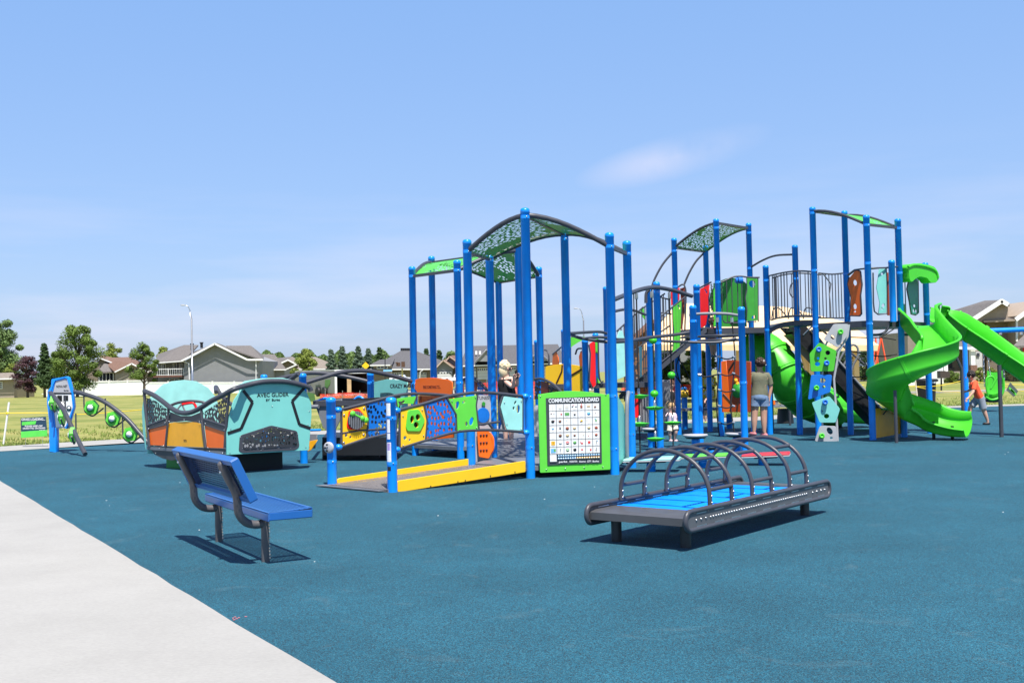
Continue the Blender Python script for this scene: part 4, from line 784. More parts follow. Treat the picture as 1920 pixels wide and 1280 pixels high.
def rail_frame(S, tops, bots, posts_, name='rail_frame'):
    r_ = S; b = MB(); b.tube(cr([r_.w(*z1(*p)) for p in tops], 5), .021, 10); b.tube(cr([r_.w(*z1(*p)) for p in bots], 5), .019, 10)
    for l in posts_: b.tube([r_.w(*z1(*p)) for p in l], .016, 8)
    return b.build(name, DARK, A1)
rf = rail_frame(SR, [(775, 456), (980, 403), (1150, 350), (1300, 325), (1420, 315), (1580, 325), (1775, 347)], [(770, 760), (990, 690), (1230, 625), (1400, 610), (1600, 612), (1785, 628)],
    [[(790, 455), (790, 755)], [(982, 405), (1003, 535), (990, 690)], [(1158, 355), (1231, 490), (1231, 627)], [(1400, 318), (1387, 420), (1410, 610)], [(1600, 330), (1568, 430), (1610, 612)], [(1752, 345), (1752, 620)], [(1410, 566), (1570, 545)], [(1485, 556), (1525, 608)]])
y1 = SR.pan('panel', [z1(*p) for p in ((797, 462), (970, 417), (996, 535), (983, 690), (797, 748))], YELL, A1, holes=[(*z1(880, 525), 4, 7.5, -.1), (*z1(925, 508), 4.6, 6.2, .3), (*z1(912, 568), 5.2, 5.6, -.6), (*z1(830, 670), 3.4, 4, .5), (*z1(866, 686), 2, 2.8)], r=.02)
ins = SR.pan('finger_panel', [z1(*p) for p in ((850, 455), (932, 448), (980, 535), (942, 617), (843, 615), (834, 590))], GREEN, y1, holes=[(*z1(880, 525), 4, 7.5, -.1), (*z1(925, 508), 4.6, 6.2, .3), (*z1(912, 568), 5.2, 5.6, -.6)], out=.018, r=.03, thick=.02)
SR.pan('dark_backing', [z1(*p) for p in ((845, 470), (935, 465), (960, 535), (930, 600), (850, 600))], INK, y1, out=-.025, thick=.004)
y1b = [z1(*p) for p in ((812, 497), (962, 450), (812, 727), (972, 652))]; SR.bolts(y1b, y1)
SR.pan('panel', [z1(*p) for p in ((988, 412), (1150, 370), (1224, 492), (1224, 628), (998, 682), (1007, 535))], PBLUE, A1, thick=.014)
gp = SR.pan('panel', [z1(*p) for p in ((1168, 370), (1390, 340), (1381, 420), (1400, 604), (1243, 622), (1238, 495))], GREEN, A1, holes=[(*z1(1238, 415), 4, 8, -.35), (*z1(1290, 390), 3.2, 2.6, .5), (*z1(1350, 540), 4, 8.2, -.35), (*z1(1310, 562), 2.6, 4.8, .2)], r=.015)
SR.bolts([z1(*p) for p in ((1195, 382), (1378, 352), (1256, 606), (1388, 590))], gp)
cp = SR.pan('panel', [z1(*p) for p in ((1606, 345), (1748, 365), (1748, 612), (1625, 603), (1580, 430))], PALE, A1, holes=[(*z1(1693, 395), 2.1, 4.2, -.5), (*z1(1716, 445), 3.6, 8.2), (*z1(1680, 438), 2.1, 3.6)], r=.02)
SR.bolts([z1(*p) for p in ((1605, 392), (1737, 382), (1625, 562), (1737, 600))], cp)
rail_frame(SL, [(318, 452), (470, 415), (600, 380), (760, 340), (900, 325), (1060, 330), (1210, 345), (1330, 372)], [(325, 742), (520, 680), (700, 640), (900, 608), (1130, 590), (1330, 600)],
    [[(335, 455), (335, 740)], [(520, 405), (545, 520), (530, 678)], [(755, 345), (775, 470), (755, 625)], [(925, 328), (905, 400), (940, 600)], [(335, 635), (470, 612), (680, 600)], [(600, 640), (625, 600)]])
y2 = SL.pan('panel', [z1(*p) for p in ((345, 468), (520, 416), (537, 520), (520, 665), (345, 728))], YELL, A1, holes=[(*z1(370, 650), 3, 3.4), (*z1(403, 664), 2.2, 3)], r=.02)
rh = SL.pan('spinner_panel', [z1(*p) for p in ((390, 460), (460, 440), (512, 500), (512, 545), (470, 604), (385, 602), (372, 575))], RED, y2, out=.02, r=.03)
b = MB(); cc = SL.w(*z1(438, 532), .035); b.lathe(cc, [(.125, 0), (.125, .012), (.0, .02)], 20, axis=SL.n); b.build('ribbed_drum', mat('dark ribbed drum', (.05, .05, .055), .6), rh)
b = MB()
for i in range(-4, 5): h_ = math.sqrt(max(0, .12**2-(i*.027)**2)); b.box(cc+SL.u*(i*.027)+SL.n*.022, (.011, .02, 2*h_), ux=SL.u, uy=SL.n, uz=SL.v)
b.build('drum_rib', MGREY, rh)
b = MB()
for p in ((406, 480), (484, 516), (510, 531)): b.lathe(SL.w(*z1(*p), .05), [(.036, 0), (.042, .012), (.03, .03), (0, .034)], 12, axis=SL.n)
b.tube([SL.w(*z1(406, 480), .06), SL.w(*z1(510, 531), .06)], .014, 8); b.build('green_knob', GREEN, rh)
SL.pan('panel', [z1(*p) for p in ((532, 408), (740, 350), (762, 470), (742, 625), (540, 668), (553, 520))], PBLUE, A1, thick=.014)
SL.pan('panel', [z1(*p) for p in ((765, 365), (915, 345), (895, 405), (930, 600), (765, 622), (785, 470))], GREEN, A1, holes=[(*z1(770, 410), 3.4, 6, .2), (*z1(817, 388), 3.2, 2.8, .5)])
SL.bolts([z1(*p) for p in ((352, 492), (508, 440), (350, 708), (505, 643))], y2, m=SHINE, r=.016)
# blue clamps and warning labels on the ramp posts
b = MB()
for S, l in ((SR, ((1772, 345), (1780, 628), (765, 456), (765, 762))), (SL, ((308, 452), (312, 742)))):
    for p in l: b.ell(S.w(*z1(*p)), (.055, .055, .04)); 
b.build('rail_clamp', BLUE, A1)
def sticker(root, xy_, z, h_, m, ang, w=1.0, name='label'):
    b = MB(); n = 8; rows = []
    for j in (0, 1): rows.append([V(xy_.x+.0655*math.cos(ang+w*(i/n-.5)), xy_.y+.0655*math.sin(ang+w*(i/n-.5)), z+h_*j) for i in range(n+1)])
    b.grid(rows); return b.build(name, m, root)
an = R(-120); STK = mat('label white', (.82, .80, .80), .5, 0, .12, 60)
sticker(A1, P2, .95, .17, STK, an); sticker(A1, P2, .74, .17, STK, an, .7); sticker(A1, P2, .66, .07, STK, an, .7); sticker(A1, P2, .38, .24, STK, an, 1.0); sticker(A1, P2, .90, .03, INK, an, .9); sticker(A1, P2, .27, .05, INK, an, .8); sticker(A1, P2, .52, .09, mat('label purple', (.35, .2, .6)), an, .8)
b = MB(); p = P1+V(-.02, -.075, .52); b.lathe(p, [(.075, 0), (.075, .02), (.05, .028), (0, .03)], 14, axis=V(-.45, -1, 0)); gg = b.build('label_disc', GREY, A1); b = MB()
for i in range(6): a = i*math.pi/3; b.ell(p+V(math.cos(a)*.045, -.034+.02*math.cos(a), math.sin(a)*.045), (.015, .008, .015), 8, 5)
b.build('label_dot', INK, gg)
# ---- communication board
SB = Pl(C1, D1); cbp = [(1007, 744)]
for i in range(9): t = i/8; cbp.append((1009+128*t, 742-9*math.sin(math.pi*min(1, t*1.05))+ (1-t)*-1 - 1*t))
cbp = [(1007.5, 739)]+[(1012+124*i/8, 738.5-7.5*math.sin(math.pi*(i/8*.92+.06))+2) for i in range(9)]+[(1140, 738), (1142, 879), (1011, 885)]
bd = SB.pan('communication_board', cbp, GREEN, A1, out=-.045+.09, thick=.02, r=.015); OUT = .09
def zb(x, y): return (1000+x/7.1125, 720+y/7.1125)
pl_ = SB.pan('dark_plate', [zb(*p) for p in ((153, 188), (880, 163), (893, 1043), (175, 1075))], mat('dark sign plate', (.045, .055, .065), .5), bd, out=OUT-.018-.012, thick=.012)
def bq(x, y, out=0): return SB.w(*zb(x, y), .078+out)
tc_ = (bq(182, 222)+bq(852, 205))/2; sl = (bq(852, 205)-bq(182, 222)); text('COMMUNICATION BOARD', .075, tc_, SB.u, SB.v, WHITE, bd, width=sl.length, bold=.035, ext=.0015)
cells = {}; rg = random.Random(21)
IC = [mat('ink brown', (.22, .10, .06)), mat('ink tan', (.62, .45, .25)), mat('ink red', (.7, .05, .04)), mat('ink sky', (.15, .45, .75)), mat('ink leaf', (.12, .38, .10)), INK, mat('ink amber', (.85, .45, .03)), mat('ink pale', (.72, .68, .60)), mat('ink rust', (.33, .09, .05)), WHITE]
gx0, gx1, gy0, gy1 = 185, 858, 262, 920
TLx = [188, 858, 868, 203]
def cell(i, j, di=1.0, dj=1.0):                         # bilinear grid of the sheet of cards
    u_ = i/7; w_ = j/7; tl, tr, br, bl = (186, 264), (856, 247), (866, 912), (198, 932)
    x = (tl[0]*(1-u_)+tr[0]*u_)*(1-w_)+(bl[0]*(1-u_)+br[0]*u_)*w_; y = (tl[1]*(1-u_)+tr[1]*u_)*(1-w_)+(bl[1]*(1-u_)+br[1]*u_)*w_; return x, y
CW = mat('card white', (.80, .79, .78), .5)
def card(i, j):
    g_ = .035; a, b2, c2, d2 = cell(i+g_, j+g_), cell(i+1-g_, j+g_), cell(i+1-g_, j+1-g_), cell(i+g_, j+1-g_); b = MB(); b.prism([bq(*p) for p in (a, d2, c2, b2)], SB.n*.002); b.build('symbol_card', CW, bd)
def ic(i, j): return cells.setdefault((i, j), MB())
for j in range(7):
    for i in range(7): card(i, j)
a, b2, c2, d2 = (200, 936), (288, 934), (291, 1025), (202, 1028); b = MB(); b.prism([bq(*p) for p in (a, d2, c2, b2)], SB.n*.002); b.build('symbol_card', CW, bd)
def disc(i, j, r_, m, dx=0, dy=0): ic(i, j).lathe(bq(*cell(i+.5+dx, j+.45+dy), .003), [(r_*.0086, 0), (r_*.0086, .0012), (0, .0015)], 12, m=m, axis=SB.n)
def bar(i, j, w_, h_, m, dx=0, dy=0, o=.003): ic(i, j).box(bq(*cell(i+.5+dx, j+.45+dy), o), (w_*.0098, .002, h_*.0098), m=m, ux=SB.u, uy=SB.n, uz=SB.v)
for (i, j, r_, m) in ((0, 2, 2.6, 5), (1, 2, 2.4, 0), (1, 2, 1.5, 1), (5, 1, 2.7, 3), (2, 3, 2.8, 8), (3, 3, 2.6, 1), (5, 3, 2.7, 1), (6, 3, 2.6, 8), (1, 4, 2.7, 0), (2, 4, 2.7, 1), (6, 4, 2.4, 8), (3, 4, 2.0, 0), (2, 5, 2.8, 2), (3, 5, 2.7, 4), (1, 5, 2.7, 7), (2, 6, 2.7, 4), (3, 6, 2.7, 5), (3, 6, 2.2, 9), (4, 2, 2.0, 6), (1, 3, 1.4, 5), (0, 3, 1.6, 3)): disc(i, j, r_, m)
for (i, j, w_, h_, m, dx, dy) in ((2, 1, 6.4, 4, 4, 0, 0), (4, 0, 3, 3.6, 8, 0, .05), (4, 0, .9, 3, 2, 0, -.25), (3, 0, 2, 1.2, 5, -.25, 0), (3, 0, 2, 1.2, 5, .25, 0), (0, 5, 5.6, 5.4, 6, 0, 0), (0, 6, 7, 6, 3, 0, .05), (0, 6, 3, 4, 4, .2, 0), (5, 5, 3.4, 3.4, 2, 0, 0), (4, 5, 2.4, 2.4, 2, 0, .12), (4, 6, 2.2, 2.2, 2, 0, 0), (5, 6, 2.2, 2.6, 2, .2, .05), (6, 5, .6, 5, 5, 0, 0), (6, 6, .6, 5, 5, 0, 0), (6, 2, 2, 3, 4, 0, 0), (0, 0, 1, 4.5, 7, 0, 0), (1, 0, 4, 3, 7, .05, .1), (2, 0, 4.5, 4, 7, 0, 0), (5, 0, 4.5, 2, 1, 0, 0), (6, 0, 3, 2.4, 0, -.1, .1), (1, 1, 2, 2, 2, .2, 0), (3, 1, 2.6, 2.2, 5, .05, .1), (0, 1, 1.6, 1.6, 0, -.2, -.1), (2, 5, 3.6, .8, 9, 0, 0), (2, 6, 3, 1, 9, 0, 0)): bar(i, j, w_, h_, m, dx, dy, .0045)
for i in range(7):
    for j in range(7):
        bar(i, j, rg.uniform(2, 4.5), .55, 7, 0, .40)
        if rg.random() < .6: disc(i, j, rg.uniform(.5, 1.0), rg.choice((0, 1, 2, 5, 3)), rg.uniform(-.28, .28), rg.uniform(-.25, .15))
for k in range(18):
    x = 318+k*31.2; icons = cells.setdefault((k, 99), MB()); icons.lathe(bq(x, 952-1.1*k*.95, .001), [(.0155, 0), (.0155, .0015), (0, .002)], 12, m=3, axis=SB.n); icons.lathe(bq(x, 952-1.1*k*.95, .003), [(.010, 0), (.010, .001), (0, .0012)], 10, m=9, axis=SB.n)
    icons = cells.setdefault((k, 98), MB()); icons.lathe(bq(x, 987-1.1*k*.95, .001), [(.0155, 0), (.0155, .0015), (0, .002)], 12, m=3 if k < 8 else 6, axis=SB.n); icons.lathe(bq(x, 987-1.1*k*.95, .003), [(.010, 0), (.010, .001), (0, .0012)], 10, m=9, axis=SB.n)
for kk, m_ in cells.items(): m_.build('pictogram' if kk[1] < 50 else 'letter_dot', IC, bd)
for k, ch in enumerate('ABCDEFGHIJKLMNOPQR'): 
    text(ch, .016, bq(318+k*31.2, 952-1.05*k, .0045), SB.u, SB.v, INK, bd, ext=.0003)
for s_, x, w_ in (('parks', 375, .12), ('FOUNDATION', 512, .11), ('lions', 632, .09), ('CITY', 722, .06), ('Burke', 808, .09)):
    text(s_, .035, bq(x, 1030-x*.014+2, .001), SB.u, SB.v, WHITE, bd, width=w_, bold=.02, ext=.0004)
for s_, i, j, sz in (('?', 1, 6, .06), ('?', 0, 5, .045), ('?', 1, 4, .035)): text(s_, sz, bq(*cell(i+.5, j+.45), .006), SB.u, SB.v, INK, bd, ext=.0003)
SB.bolts([zb(*p) for p in ((80, 160), (950, 138), (158, 1132), (410, 1120), (663, 1106), (910, 1096))], bd, out=.058)
# aqua and blue curved second face behind the board, grey side strip
SB2 = Pl(D1, D2); SB2.pan('panel', [(1157, 742), (1168, 760), (1174, 800), (1172, 860), (1160, 872)], TEAL, A1)
tube(A1, 'grab_bar', [SB2.w(1172, 735, .05), SB2.w(1168, 760, .06), SB2.w(1168, 850, .06), SB2.w(1174, 866, .02)], .03, MGREY, 8, smooth=4)
Pl(xy(985, 17.20), xy(1012, 17.20)).pan('tall_panel', [(1002, 760), (1012, 760), (1012, 818), (1002, 818)], GREY, A1, thick=.02)
# ---- gear panel and orange bead panel by post C2
SG = Pl(xy(893, 16.63), xy(925, 16.69))
gpn = SG.pan('gear_panel', [(891, 741), (919, 741), (922, 858), (891, 866)], GREY, A1, thick=.025)
SG.pan('wheel_disc', [(893+12*(1+math.cos(a)), 778+14*math.sin(a)) for a in [k*math.pi/8 for k in range(16)]], BPAN, gpn, out=.03, thick=.015)
SG.pan('green_cap', [(903+3*(1+math.cos(a)), 757+4*math.sin(a)) for a in [k*math.pi/4 for k in range(8)]], DGREEN, gpn, out=.03, thick=.02)
text('TUNES', .07, SG.w(905, 746, .0135), SG.u, SG.v, INK, gpn, width=.18)
ob = SG.pan('bead_panel', [(893, 808), (907, 803), (918, 812), (921, 843), (914, 858), (896, 855)], ORANGE, gpn, out=.07, thick=.05, r=.02)
b = MB()
for i in range(3):
    for j in range(3): b.lathe(SG.w(899+i*5.5, 815+j*14-i*.3, .097), [(.018, 0), (.014, .012), (0, .016)], 8, axis=SG.n)
b.build('bead', mat('dark rust plastic', (.12, .02, .01)), ob)
tube(gpn, 'side_loop', cr([SG.w(917, 812, .06), SG.w(922, 822, .08), SG.w(922, 840, .08), SG.w(918, 850, .06)], 4), .02, ORANGE)
# ---- panels on the second deck
SF = Pl(F1, F3); of = SF.pan('panel', [(782, 712), (790, 709), (815, 708), (845, 712), (851, 716), (851, 741), (790, 741), (781, 728)], ORANGE, A1, out=.03)
text('FIND SOMETHING TO...', .075, SF.w(813, 725.5, .0405), SF.u, SF.v, mat('dark red ink', (.18, .02, .005)), of, width=.50, bold=.015, ext=.001)
o2p = SF.pan('panel', [(785, 742), (851, 742), (851, 820), (785, 826)], ORANGE, A1, out=.0)
for l in ([(790, 742), (791, 775)], [(800, 756), (803, 750), (812, 748)], [(803, 750), (803, 765)], [(825, 746), (823, 760)]): tube(o2p, 'groove', [SF.w(*p, .012) for p in l], .012, mat('dark red ink', (.18, .02, .005)), 5)
SJ = Pl(J3, F1); aq = SJ.pan('panel', [(706, 716), (730, 711), (768, 713), (768, 780), (706, 780)], TEAL, A1, out=.05)
text('CRAZY MAZE', .10, SJ.w(758, 723.5, .0605), SJ.u, SJ.v, INK, aq, width=.66, bold=.02, ext=.001)
for k in range(3): tube(aq, 'maze_line', cr([SJ.w(718, 737+k*2.5, .062), SJ.w(735, 736.5+k*2.2, .062), SJ.w(745-k*3, 741+k*1.2, .062), SJ.w(747-k*3, 752, .062)], 5), .006, INK, 5)
tube(aq, 'blue_crank', [SJ.w(699, 716, .05), SJ.w(708, 718, .12), SJ.w(709, 713, .12)], .02, BLUE, 6)
# arched rails over the bridge, dark bridge tray and blue handles
tube(A1, 'arched_rail', cr([J2+V(0, 0, P(575, 719, J2.y).z), PV(J2, F1, 605, 707.5), PV(J2, F1, 640, 697.5), PV(J2, F1, 685, 695), PV(J2, F1, 730, 703), F1+V(0, 0, P(772, 716, F1.y).z)], 6), .038, DARK)
tube(A1, 'arched_rail', cr([J1+V(0, 0, P(505, 716, J1.y).z), PV(J1, J3, 530, 708), PV(J1, J3, 570, 700), PV(J1, J3, 610, 700), PV(J1, J3, 655, 707), J3+V(0, 0, P(694, 716, J3.y).z)], 6), .038, DARK)
bx = thing('rocking_boat', 'dark sided wheelchair rocker box with blue hoop handles behind the ramp', 'rocker', (-2.7, 19.6, 0))
q = [xy(588, 19.13), xy(748, 18.62), xy(765, 20.54), xy(600, 21.31)]
b = MB()
for i in range(4):
    a, c = q[i], q[(i+1) % 4]; n = (c-a).normalized().cross(V(0, 0, 1)).normalized()
    b.prism([V(a.x, a.y, .95)+n*.02, V(c.x, c.y, .95)+n*.02, V(c.x, c.y, 1.04)+n*.02, V(a.x, a.y, 1.04)+n*.02], -n*.06)
b.build('tray_rim', DARK, bx)
b = MB(); cxq = sum(q, V(0, 0, 0))/4
b.prism([V(*(p.lerp(cxq, .16)).xy, .10) for p in q], V(0, 0, .30)); b.build('base', mat('black hull', (.015, .015, .017), .5), bx)
SX = Pl(q[0], q[1]); b = MB()
SX.pan('side_panel', [(588, 752), (640, 748), (638, 785), (622, 818), (605, 800)], MGREY, bx, out=-.02); SX.pan('side_panel', [(640, 750), (748, 742), (745, 790), (648, 800)], mat('black hull', (.015, .015, .017), .5), bx, out=-.06)
SX.pan('seat_panel', [(580, 812), (608, 812), (604, 838), (580, 838)], MGREY, bx, out=.25); SX.pan('amber_bracket', [(592, 826), (611, 822), (600, 840), (594, 843)], AMBER, bx, out=.3); SX.pan('pale_seat', [(575, 815), (606, 813), (606, 824), (575, 826)], GREY, bx, out=.22)
for a_, c_ in (((588, 760), (616, 753)), ((655, 757), (677, 750))): tube(bx, 'hoop_handle', cr([SX.w(a_[0], a_[1], -.1), SX.w(a_[0]+6, a_[1]-9, -.1), SX.w((a_[0]+c_[0])/2+2, a_[1]-13, -.1), SX.w(c_[0]-2, c_[1]-3, -.1), SX.w(c_[0]+2, c_[1]+6, -.1)], 5), .022, BLUE)
tube(bx, 'side_tube', [SX.w(582, 762, .05), SX.w(600, 762, .05)], .035, MGREY); tube(bx, 'foot_bar', [SX.w(580, 806, .1), SX.w(606, 805, .1)], .02, BLUE)
for px in (582, 690): tube(bx, 'leg', [V(*xy(px+25, 19.64).xy, .3), V(*xy(px+25, 19.64).xy, -.02)], .05, BLACK)
# mid-ground posts and panels seen through the centre
A2 = thing('activity_stair_structure', 'stepped play structure with yellow, orange and red panels behind the communication board', 'play structure', xy(1080, 24.40))
SY = Pl(xy(1023, 23.11), xy(1092, 22.60)); Y1, Y2 = xy(1059, 24.14), xy(1098, 22.47)
post(A2, Y1, P(1055, 617, Y1.y).z); post(A2, Y2, P(1096, 636, Y2.y).z); post(A2, xy(1118, 23.88), P(1128, 624, 23.88).z); post(A2, xy(1140, 21.83), P(1134, 537, 21.83).z); post(A2, xy(1008, 24.14), P(1004, 637, 24.14).z)
yp = SY.pan('panel', [(1023, 690)]+[(1024+i*8.5, 687-4.5*math.sin(math.pi*i/8)) for i in range(9)]+[(1092, 760), (1023, 760)], YELL, A2)
for l in ([(1055, 684), (1054, 696), (1044, 718)], [(1091, 692), (1074, 702), (1066, 706)]): tube(yp, 'groove', [SY.w(*p, .012) for p in l], .02, mat('dark brown plastic', (.06, .02, .008)), 5)
SO = Pl(xy(1030, 25.17), xy(1095, 23.88))
SO.pan('panel', [(1036, 684), (1037, 666), (1043, 659), (1047, 670), (1048, 686)], ORANGE, A2); SO.pan('panel', [(1088, 690), (1086, 668), (1089, 659), (1094, 655), (1094, 690)], ORANGE, A2)
tube(A2, 'grab_rail', cr([SO.w(1021, 656), SO.w(1026, 658), SO.w(1029, 668), SO.w(1029, 690)], 4), .018, DARK); tube(A2, 'hand_rail', [SO.w(1036, 664), SO.w(1058, 646)], .02, MGREY)
tube(A2, 'grab_rail', cr([SO.w(1070, 690), SO.w(1070, 640), SO.w(1074, 632), SO.w(1080, 640)], 4), .016, DARK); tube(A2, 'grab_rail', cr([SO.w(1079, 664), SO.w(1083, 654), SO.w(1094, 653)], 4), .02, DARK)
SW = Pl(xy(1069, 22.98), xy(1100, 22.60)); b = MB(); rows = []
for j in range(6):
    t = j/5; rows.append([SW.w(1069+i*4.6, 629+ (4+8*t)*(1-abs(i-3)/6)+t*(30-5*i), .25*math.sin(i/6*math.pi)) for i in range(7)])
b.grid(rows[::-1]); b.build('wave_slide_hood', GREEN, A2)
SRd = Pl(xy(1100, 22.34), xy(1118, 22.34)); rp_ = SRd.pan('panel', [(1105, 645), (1111, 641), (1116, 642), (1117, 722), (1112, 726), (1106, 712), (1108, 662)], RED, A2, r=.02); tube(rp_, 'edge_tube', [SRd.w(*p) for p in ((1104, 646), (1107, 663), (1105, 712), (1110, 730), (1122, 718))], .018, DARK)
Pl(xy(1116, 22.85), xy(1122, 22.85)).pan('panel', [(1116, 634), (1121, 634), (1121, 662), (1117, 662)], GREEN, A2); Pl(xy(1116, 22.85), xy(1122, 22.85)).pan('panel', [(1119, 705), (1124, 716), (1124, 724), (1118, 722)], GREEN, A2)
tube(A2, 'grab_rail', cr([xy(1123, 22.73)+V(0, 0, P(1123, 640, 22.73).z), xy(1123, 22.73)+V(0, 0, P(1123, 700, 22.73).z), xy(1127, 22.73)+V(0, 0, P(1127, 716, 22.73).z), xy(1131, 22.73)+V(0, 0, P(1131, 714, 22.73).z)], 4), .016, DARK)
b = MB(); b.box(xy(1130, 23.37)+V(0, 0, P(1130, 722, 23.37).z), (2.6, 1.2, .10)); b.build('deck', DARK, A2)
SQ = Pl(xy(1150, 22.47), xy(1171, 22.60)); SQ.pan('panel', [(1153, 650), (1160, 622), (1166, 620), (1170, 632), (1172, 705), (1155, 712)], PALE, A2)
Pl(xy(1180, 23.11), xy(1202, 23.11)).pan('pierced_panel', [(1181, 642), (1196, 640), (1197, 728), (1180, 730)], PDARK, A2); Pl(xy(1197, 22.98), xy(1202, 23.11)).pan('panel', [(1199, 650), (1203, 650), (1203, 705), (1200, 708)], PALE, A2)
# little drum panel beyond deck two and arched side rail behind comm board
SD = Pl(xy(1008, 19.77), xy(1055, 19.00)); dp = tube(A1, 'arched_rail', cr([SD.w(1003, 711), SD.w(1015, 710), SD.w(1032, 717), SD.w(1045, 727), SD.w(1055, 738)], 5), .024, DARK)
SD.pan('panel', [(1003, 714), (1013, 714), (1013, 748), (1003, 748)], PDARK, A1); SD.pan('panel', [(1015, 714), (1028, 718), (1028, 745), (1015, 745)], mat('rust plastic', (.25, .04, .012)), A1); SD.pan('panel', [(1029, 720), (1046, 733), (1044, 745), (1029, 745)], PDARK, A1)
SM = Pl(xy(862, 21.31), xy(925, 20.54)); tube(A1, 'arched_rail', cr([SM.w(862, 714), SM.w(875, 709), SM.w(888, 708), SM.w(903, 720), SM.w(915, 732)], 5), .026, DARK)
SM.pan('panel', [(860, 716), (868, 713), (870, 738), (858, 738)], RED, A1); SM.pan('panel', [(887, 714), (895, 717), (893, 738), (886, 738)], mat('rust plastic', (.25, .04, .012)), A1); SM.pan('panel', [(896, 718), (914, 733), (912, 745), (896, 745)], PBLUE, A1)
b = MB(); b.ell(SM.w(863, 732, .06), (.07, .04, .09)); b.build('silver_dome', SHINE, A1)

MSH = perf('pierced glider mesh', (.035, .037, .045), 17, .37, (1.15, .9, 1), .5)
# ================================================================== GLIDER
GC, GL_, GR = G(424, 866), G(275, 857), G(578, 853)
GC = xy(424, 16.8); GR = xy(578, 17.7); GL_ = xy(274, 18.6)
GL2 = GL_+(GR-GC)
g = thing('glider', 'aqua and orange boat shaped wheelchair glider with perforated sides', 'glider', ((GC+GR+GL_+GL2)/4).xy.to_3d())
SE = Pl(GC, GR); SS = Pl(GL_, GC); SFe = Pl(GL_, GL2); SBk = Pl(GL2, GR)
def z2(x, y): return (250+x/4.8, 660+y/4.8)
ep = SE.pan('end_panel', [z2(*p) for p in ((835, 922), (838, 700), (862, 560), (905, 430), (975, 330), (1100, 270), (1240, 250), (1380, 262), (1500, 300), (1560, 370), (1597, 460), (1600, 560), (1575, 880))], TEAL, g, thick=.025, out=.0, holes=[[z2(*p) for p in ((965, 872), (975, 762), (1235, 675), (1460, 718), (1478, 840), (1445, 865))]])
def band(pts, w, m, par, S, out, name):
    for a, c in zip(pts[:-1], pts[1:]):
        p, q = S.w(*z2(*a), out), S.w(*z2(*c), out); d = (q-p).normalized(); n = S.n.cross(d).normalized(); b = MB(); b.prism([p-n*w, q-n*w, q+n*w, p+n*w], S.n*.004); b.build(name, m, par)
band([(985, 345), (1068, 450), (965, 690), (845, 730)], .024, INK, ep, SE, .014, 'black_stripe'); band([(1535, 320), (1425, 440), (1490, 650), (1590, 685)], .024, INK, ep, SE, .0145, 'black_stripe')
text('AVEC GLIDER', .085, SE.w(*z2(1252, 385), .016), SE.u, SE.v, INK, ep, width=SE.uv(*z2(1395, 385))[0]-SE.uv(*z2(1110, 385))[0], bold=.015, ext=.001)
text('BY  Burke', .05, SE.w(*z2(1252, 430), .016), SE.u, SE.v, INK, ep, width=.24, bold=.015, ext=.001)
mp_ = SE.pan('mesh_window', [z2(*p) for p in ((945, 890), (955, 750), (1235, 660), (1470, 710), (1490, 850), (1450, 880), (980, 905))], DARK, ep, out=.016, thick=.008, r=.04, holes=[[z2(*p) for p in ((972, 865), (982, 770), (1235, 682), (1455, 724), (1472, 838), (1440, 858))]])
mi = SE.pan('mesh_insert', [z2(*p) for p in ((975, 855), (985, 775), (1235, 690), (1450, 730), (1468, 830), (1440, 850), (1000, 875))], perf('pierced glider mesh', (.035, .037, .045), 17, .37, (1.15, .9, 1), .5), ep, out=.024, thick=.004)
# holes of the mesh window show the pale far side of the cabin
for q_ in ((1555, 530), (1580, 655)): pass
SE.bolts([z2(*p) for p in ((882, 560), (872, 690), (865, 905), (1548, 855), (1568, 650), (1580, 530), (1245, 487), (962, 765), (1165, 688), (1295, 680), (1475, 738), (1410, 862), (1145, 880))], ep, m=SHINE, r=.008)
# roof hood of the near end (aqua curve behind the bar) and the back aqua panel
SE.pan('inner_panel', [z2(*p) for p in ((985, 300), (1040, 262), (1200, 235), (1380, 232), (1480, 255), (1530, 290), (1500, 420), (1000, 420))], PALE, g, out=-.14, thick=.02)
# side: tube swoop, mesh, orange panels
sw = [(100, 350), (180, 385), (260, 440), (330, 495), (410, 540), (500, 545), (590, 510), (700, 440), (810, 385), (900, 335)]
b = MB(); b.tube(cr([SS.w(*z2(*p)) for p in sw]+[SE.w(*z2(*p), .05) for p in ((1000, 300), (1130, 270), (1250, 262), (1380, 268), (1500, 295), (1570, 320), (1583, 350))], 4), .040, 12); b.build('swoop_tube', DARK, g)
def sidepanel(px, m, name='side_panel', out=-.01, th=.018): return SS.pan(name, [z2(*p) for p in px], m, g, out=out, thick=th)
sidepanel([(132, 700), (298, 655), (290, 840), (155, 835)], ORANGE); am = sidepanel([(315, 640), (380, 630), (470, 625), (560, 632), (618, 650), (645, 855), (303, 842)], AMBER); sidepanel([(640, 655), (835, 722), (815, 862), (662, 858)], ORANGE)
text('Burke', .04, SS.w(*z2(468, 792), .004), SS.u, SS.v, INK, am, ext=.001)
pass
sidepanel([(112, 410), (200, 440), (330, 535), (312, 600), (140, 650)], MSH, 'mesh_panel', 0, .008); sidepanel([(630, 545), (740, 470), (850, 400), (850, 660), (650, 600)], MSH, 'mesh_panel', 0, .008)
sidepanel([(330, 540), (420, 575), (520, 575), (610, 540), (625, 640), (470, 615), (318, 632)], DARK, 'dark_band'); sidepanel([(130, 660), (300, 605), (300, 655), (132, 697)], DARK, 'dark_band', .004); sidepanel([(632, 600), (842, 665), (838, 720), (640, 655)], DARK, 'dark_band', .004)
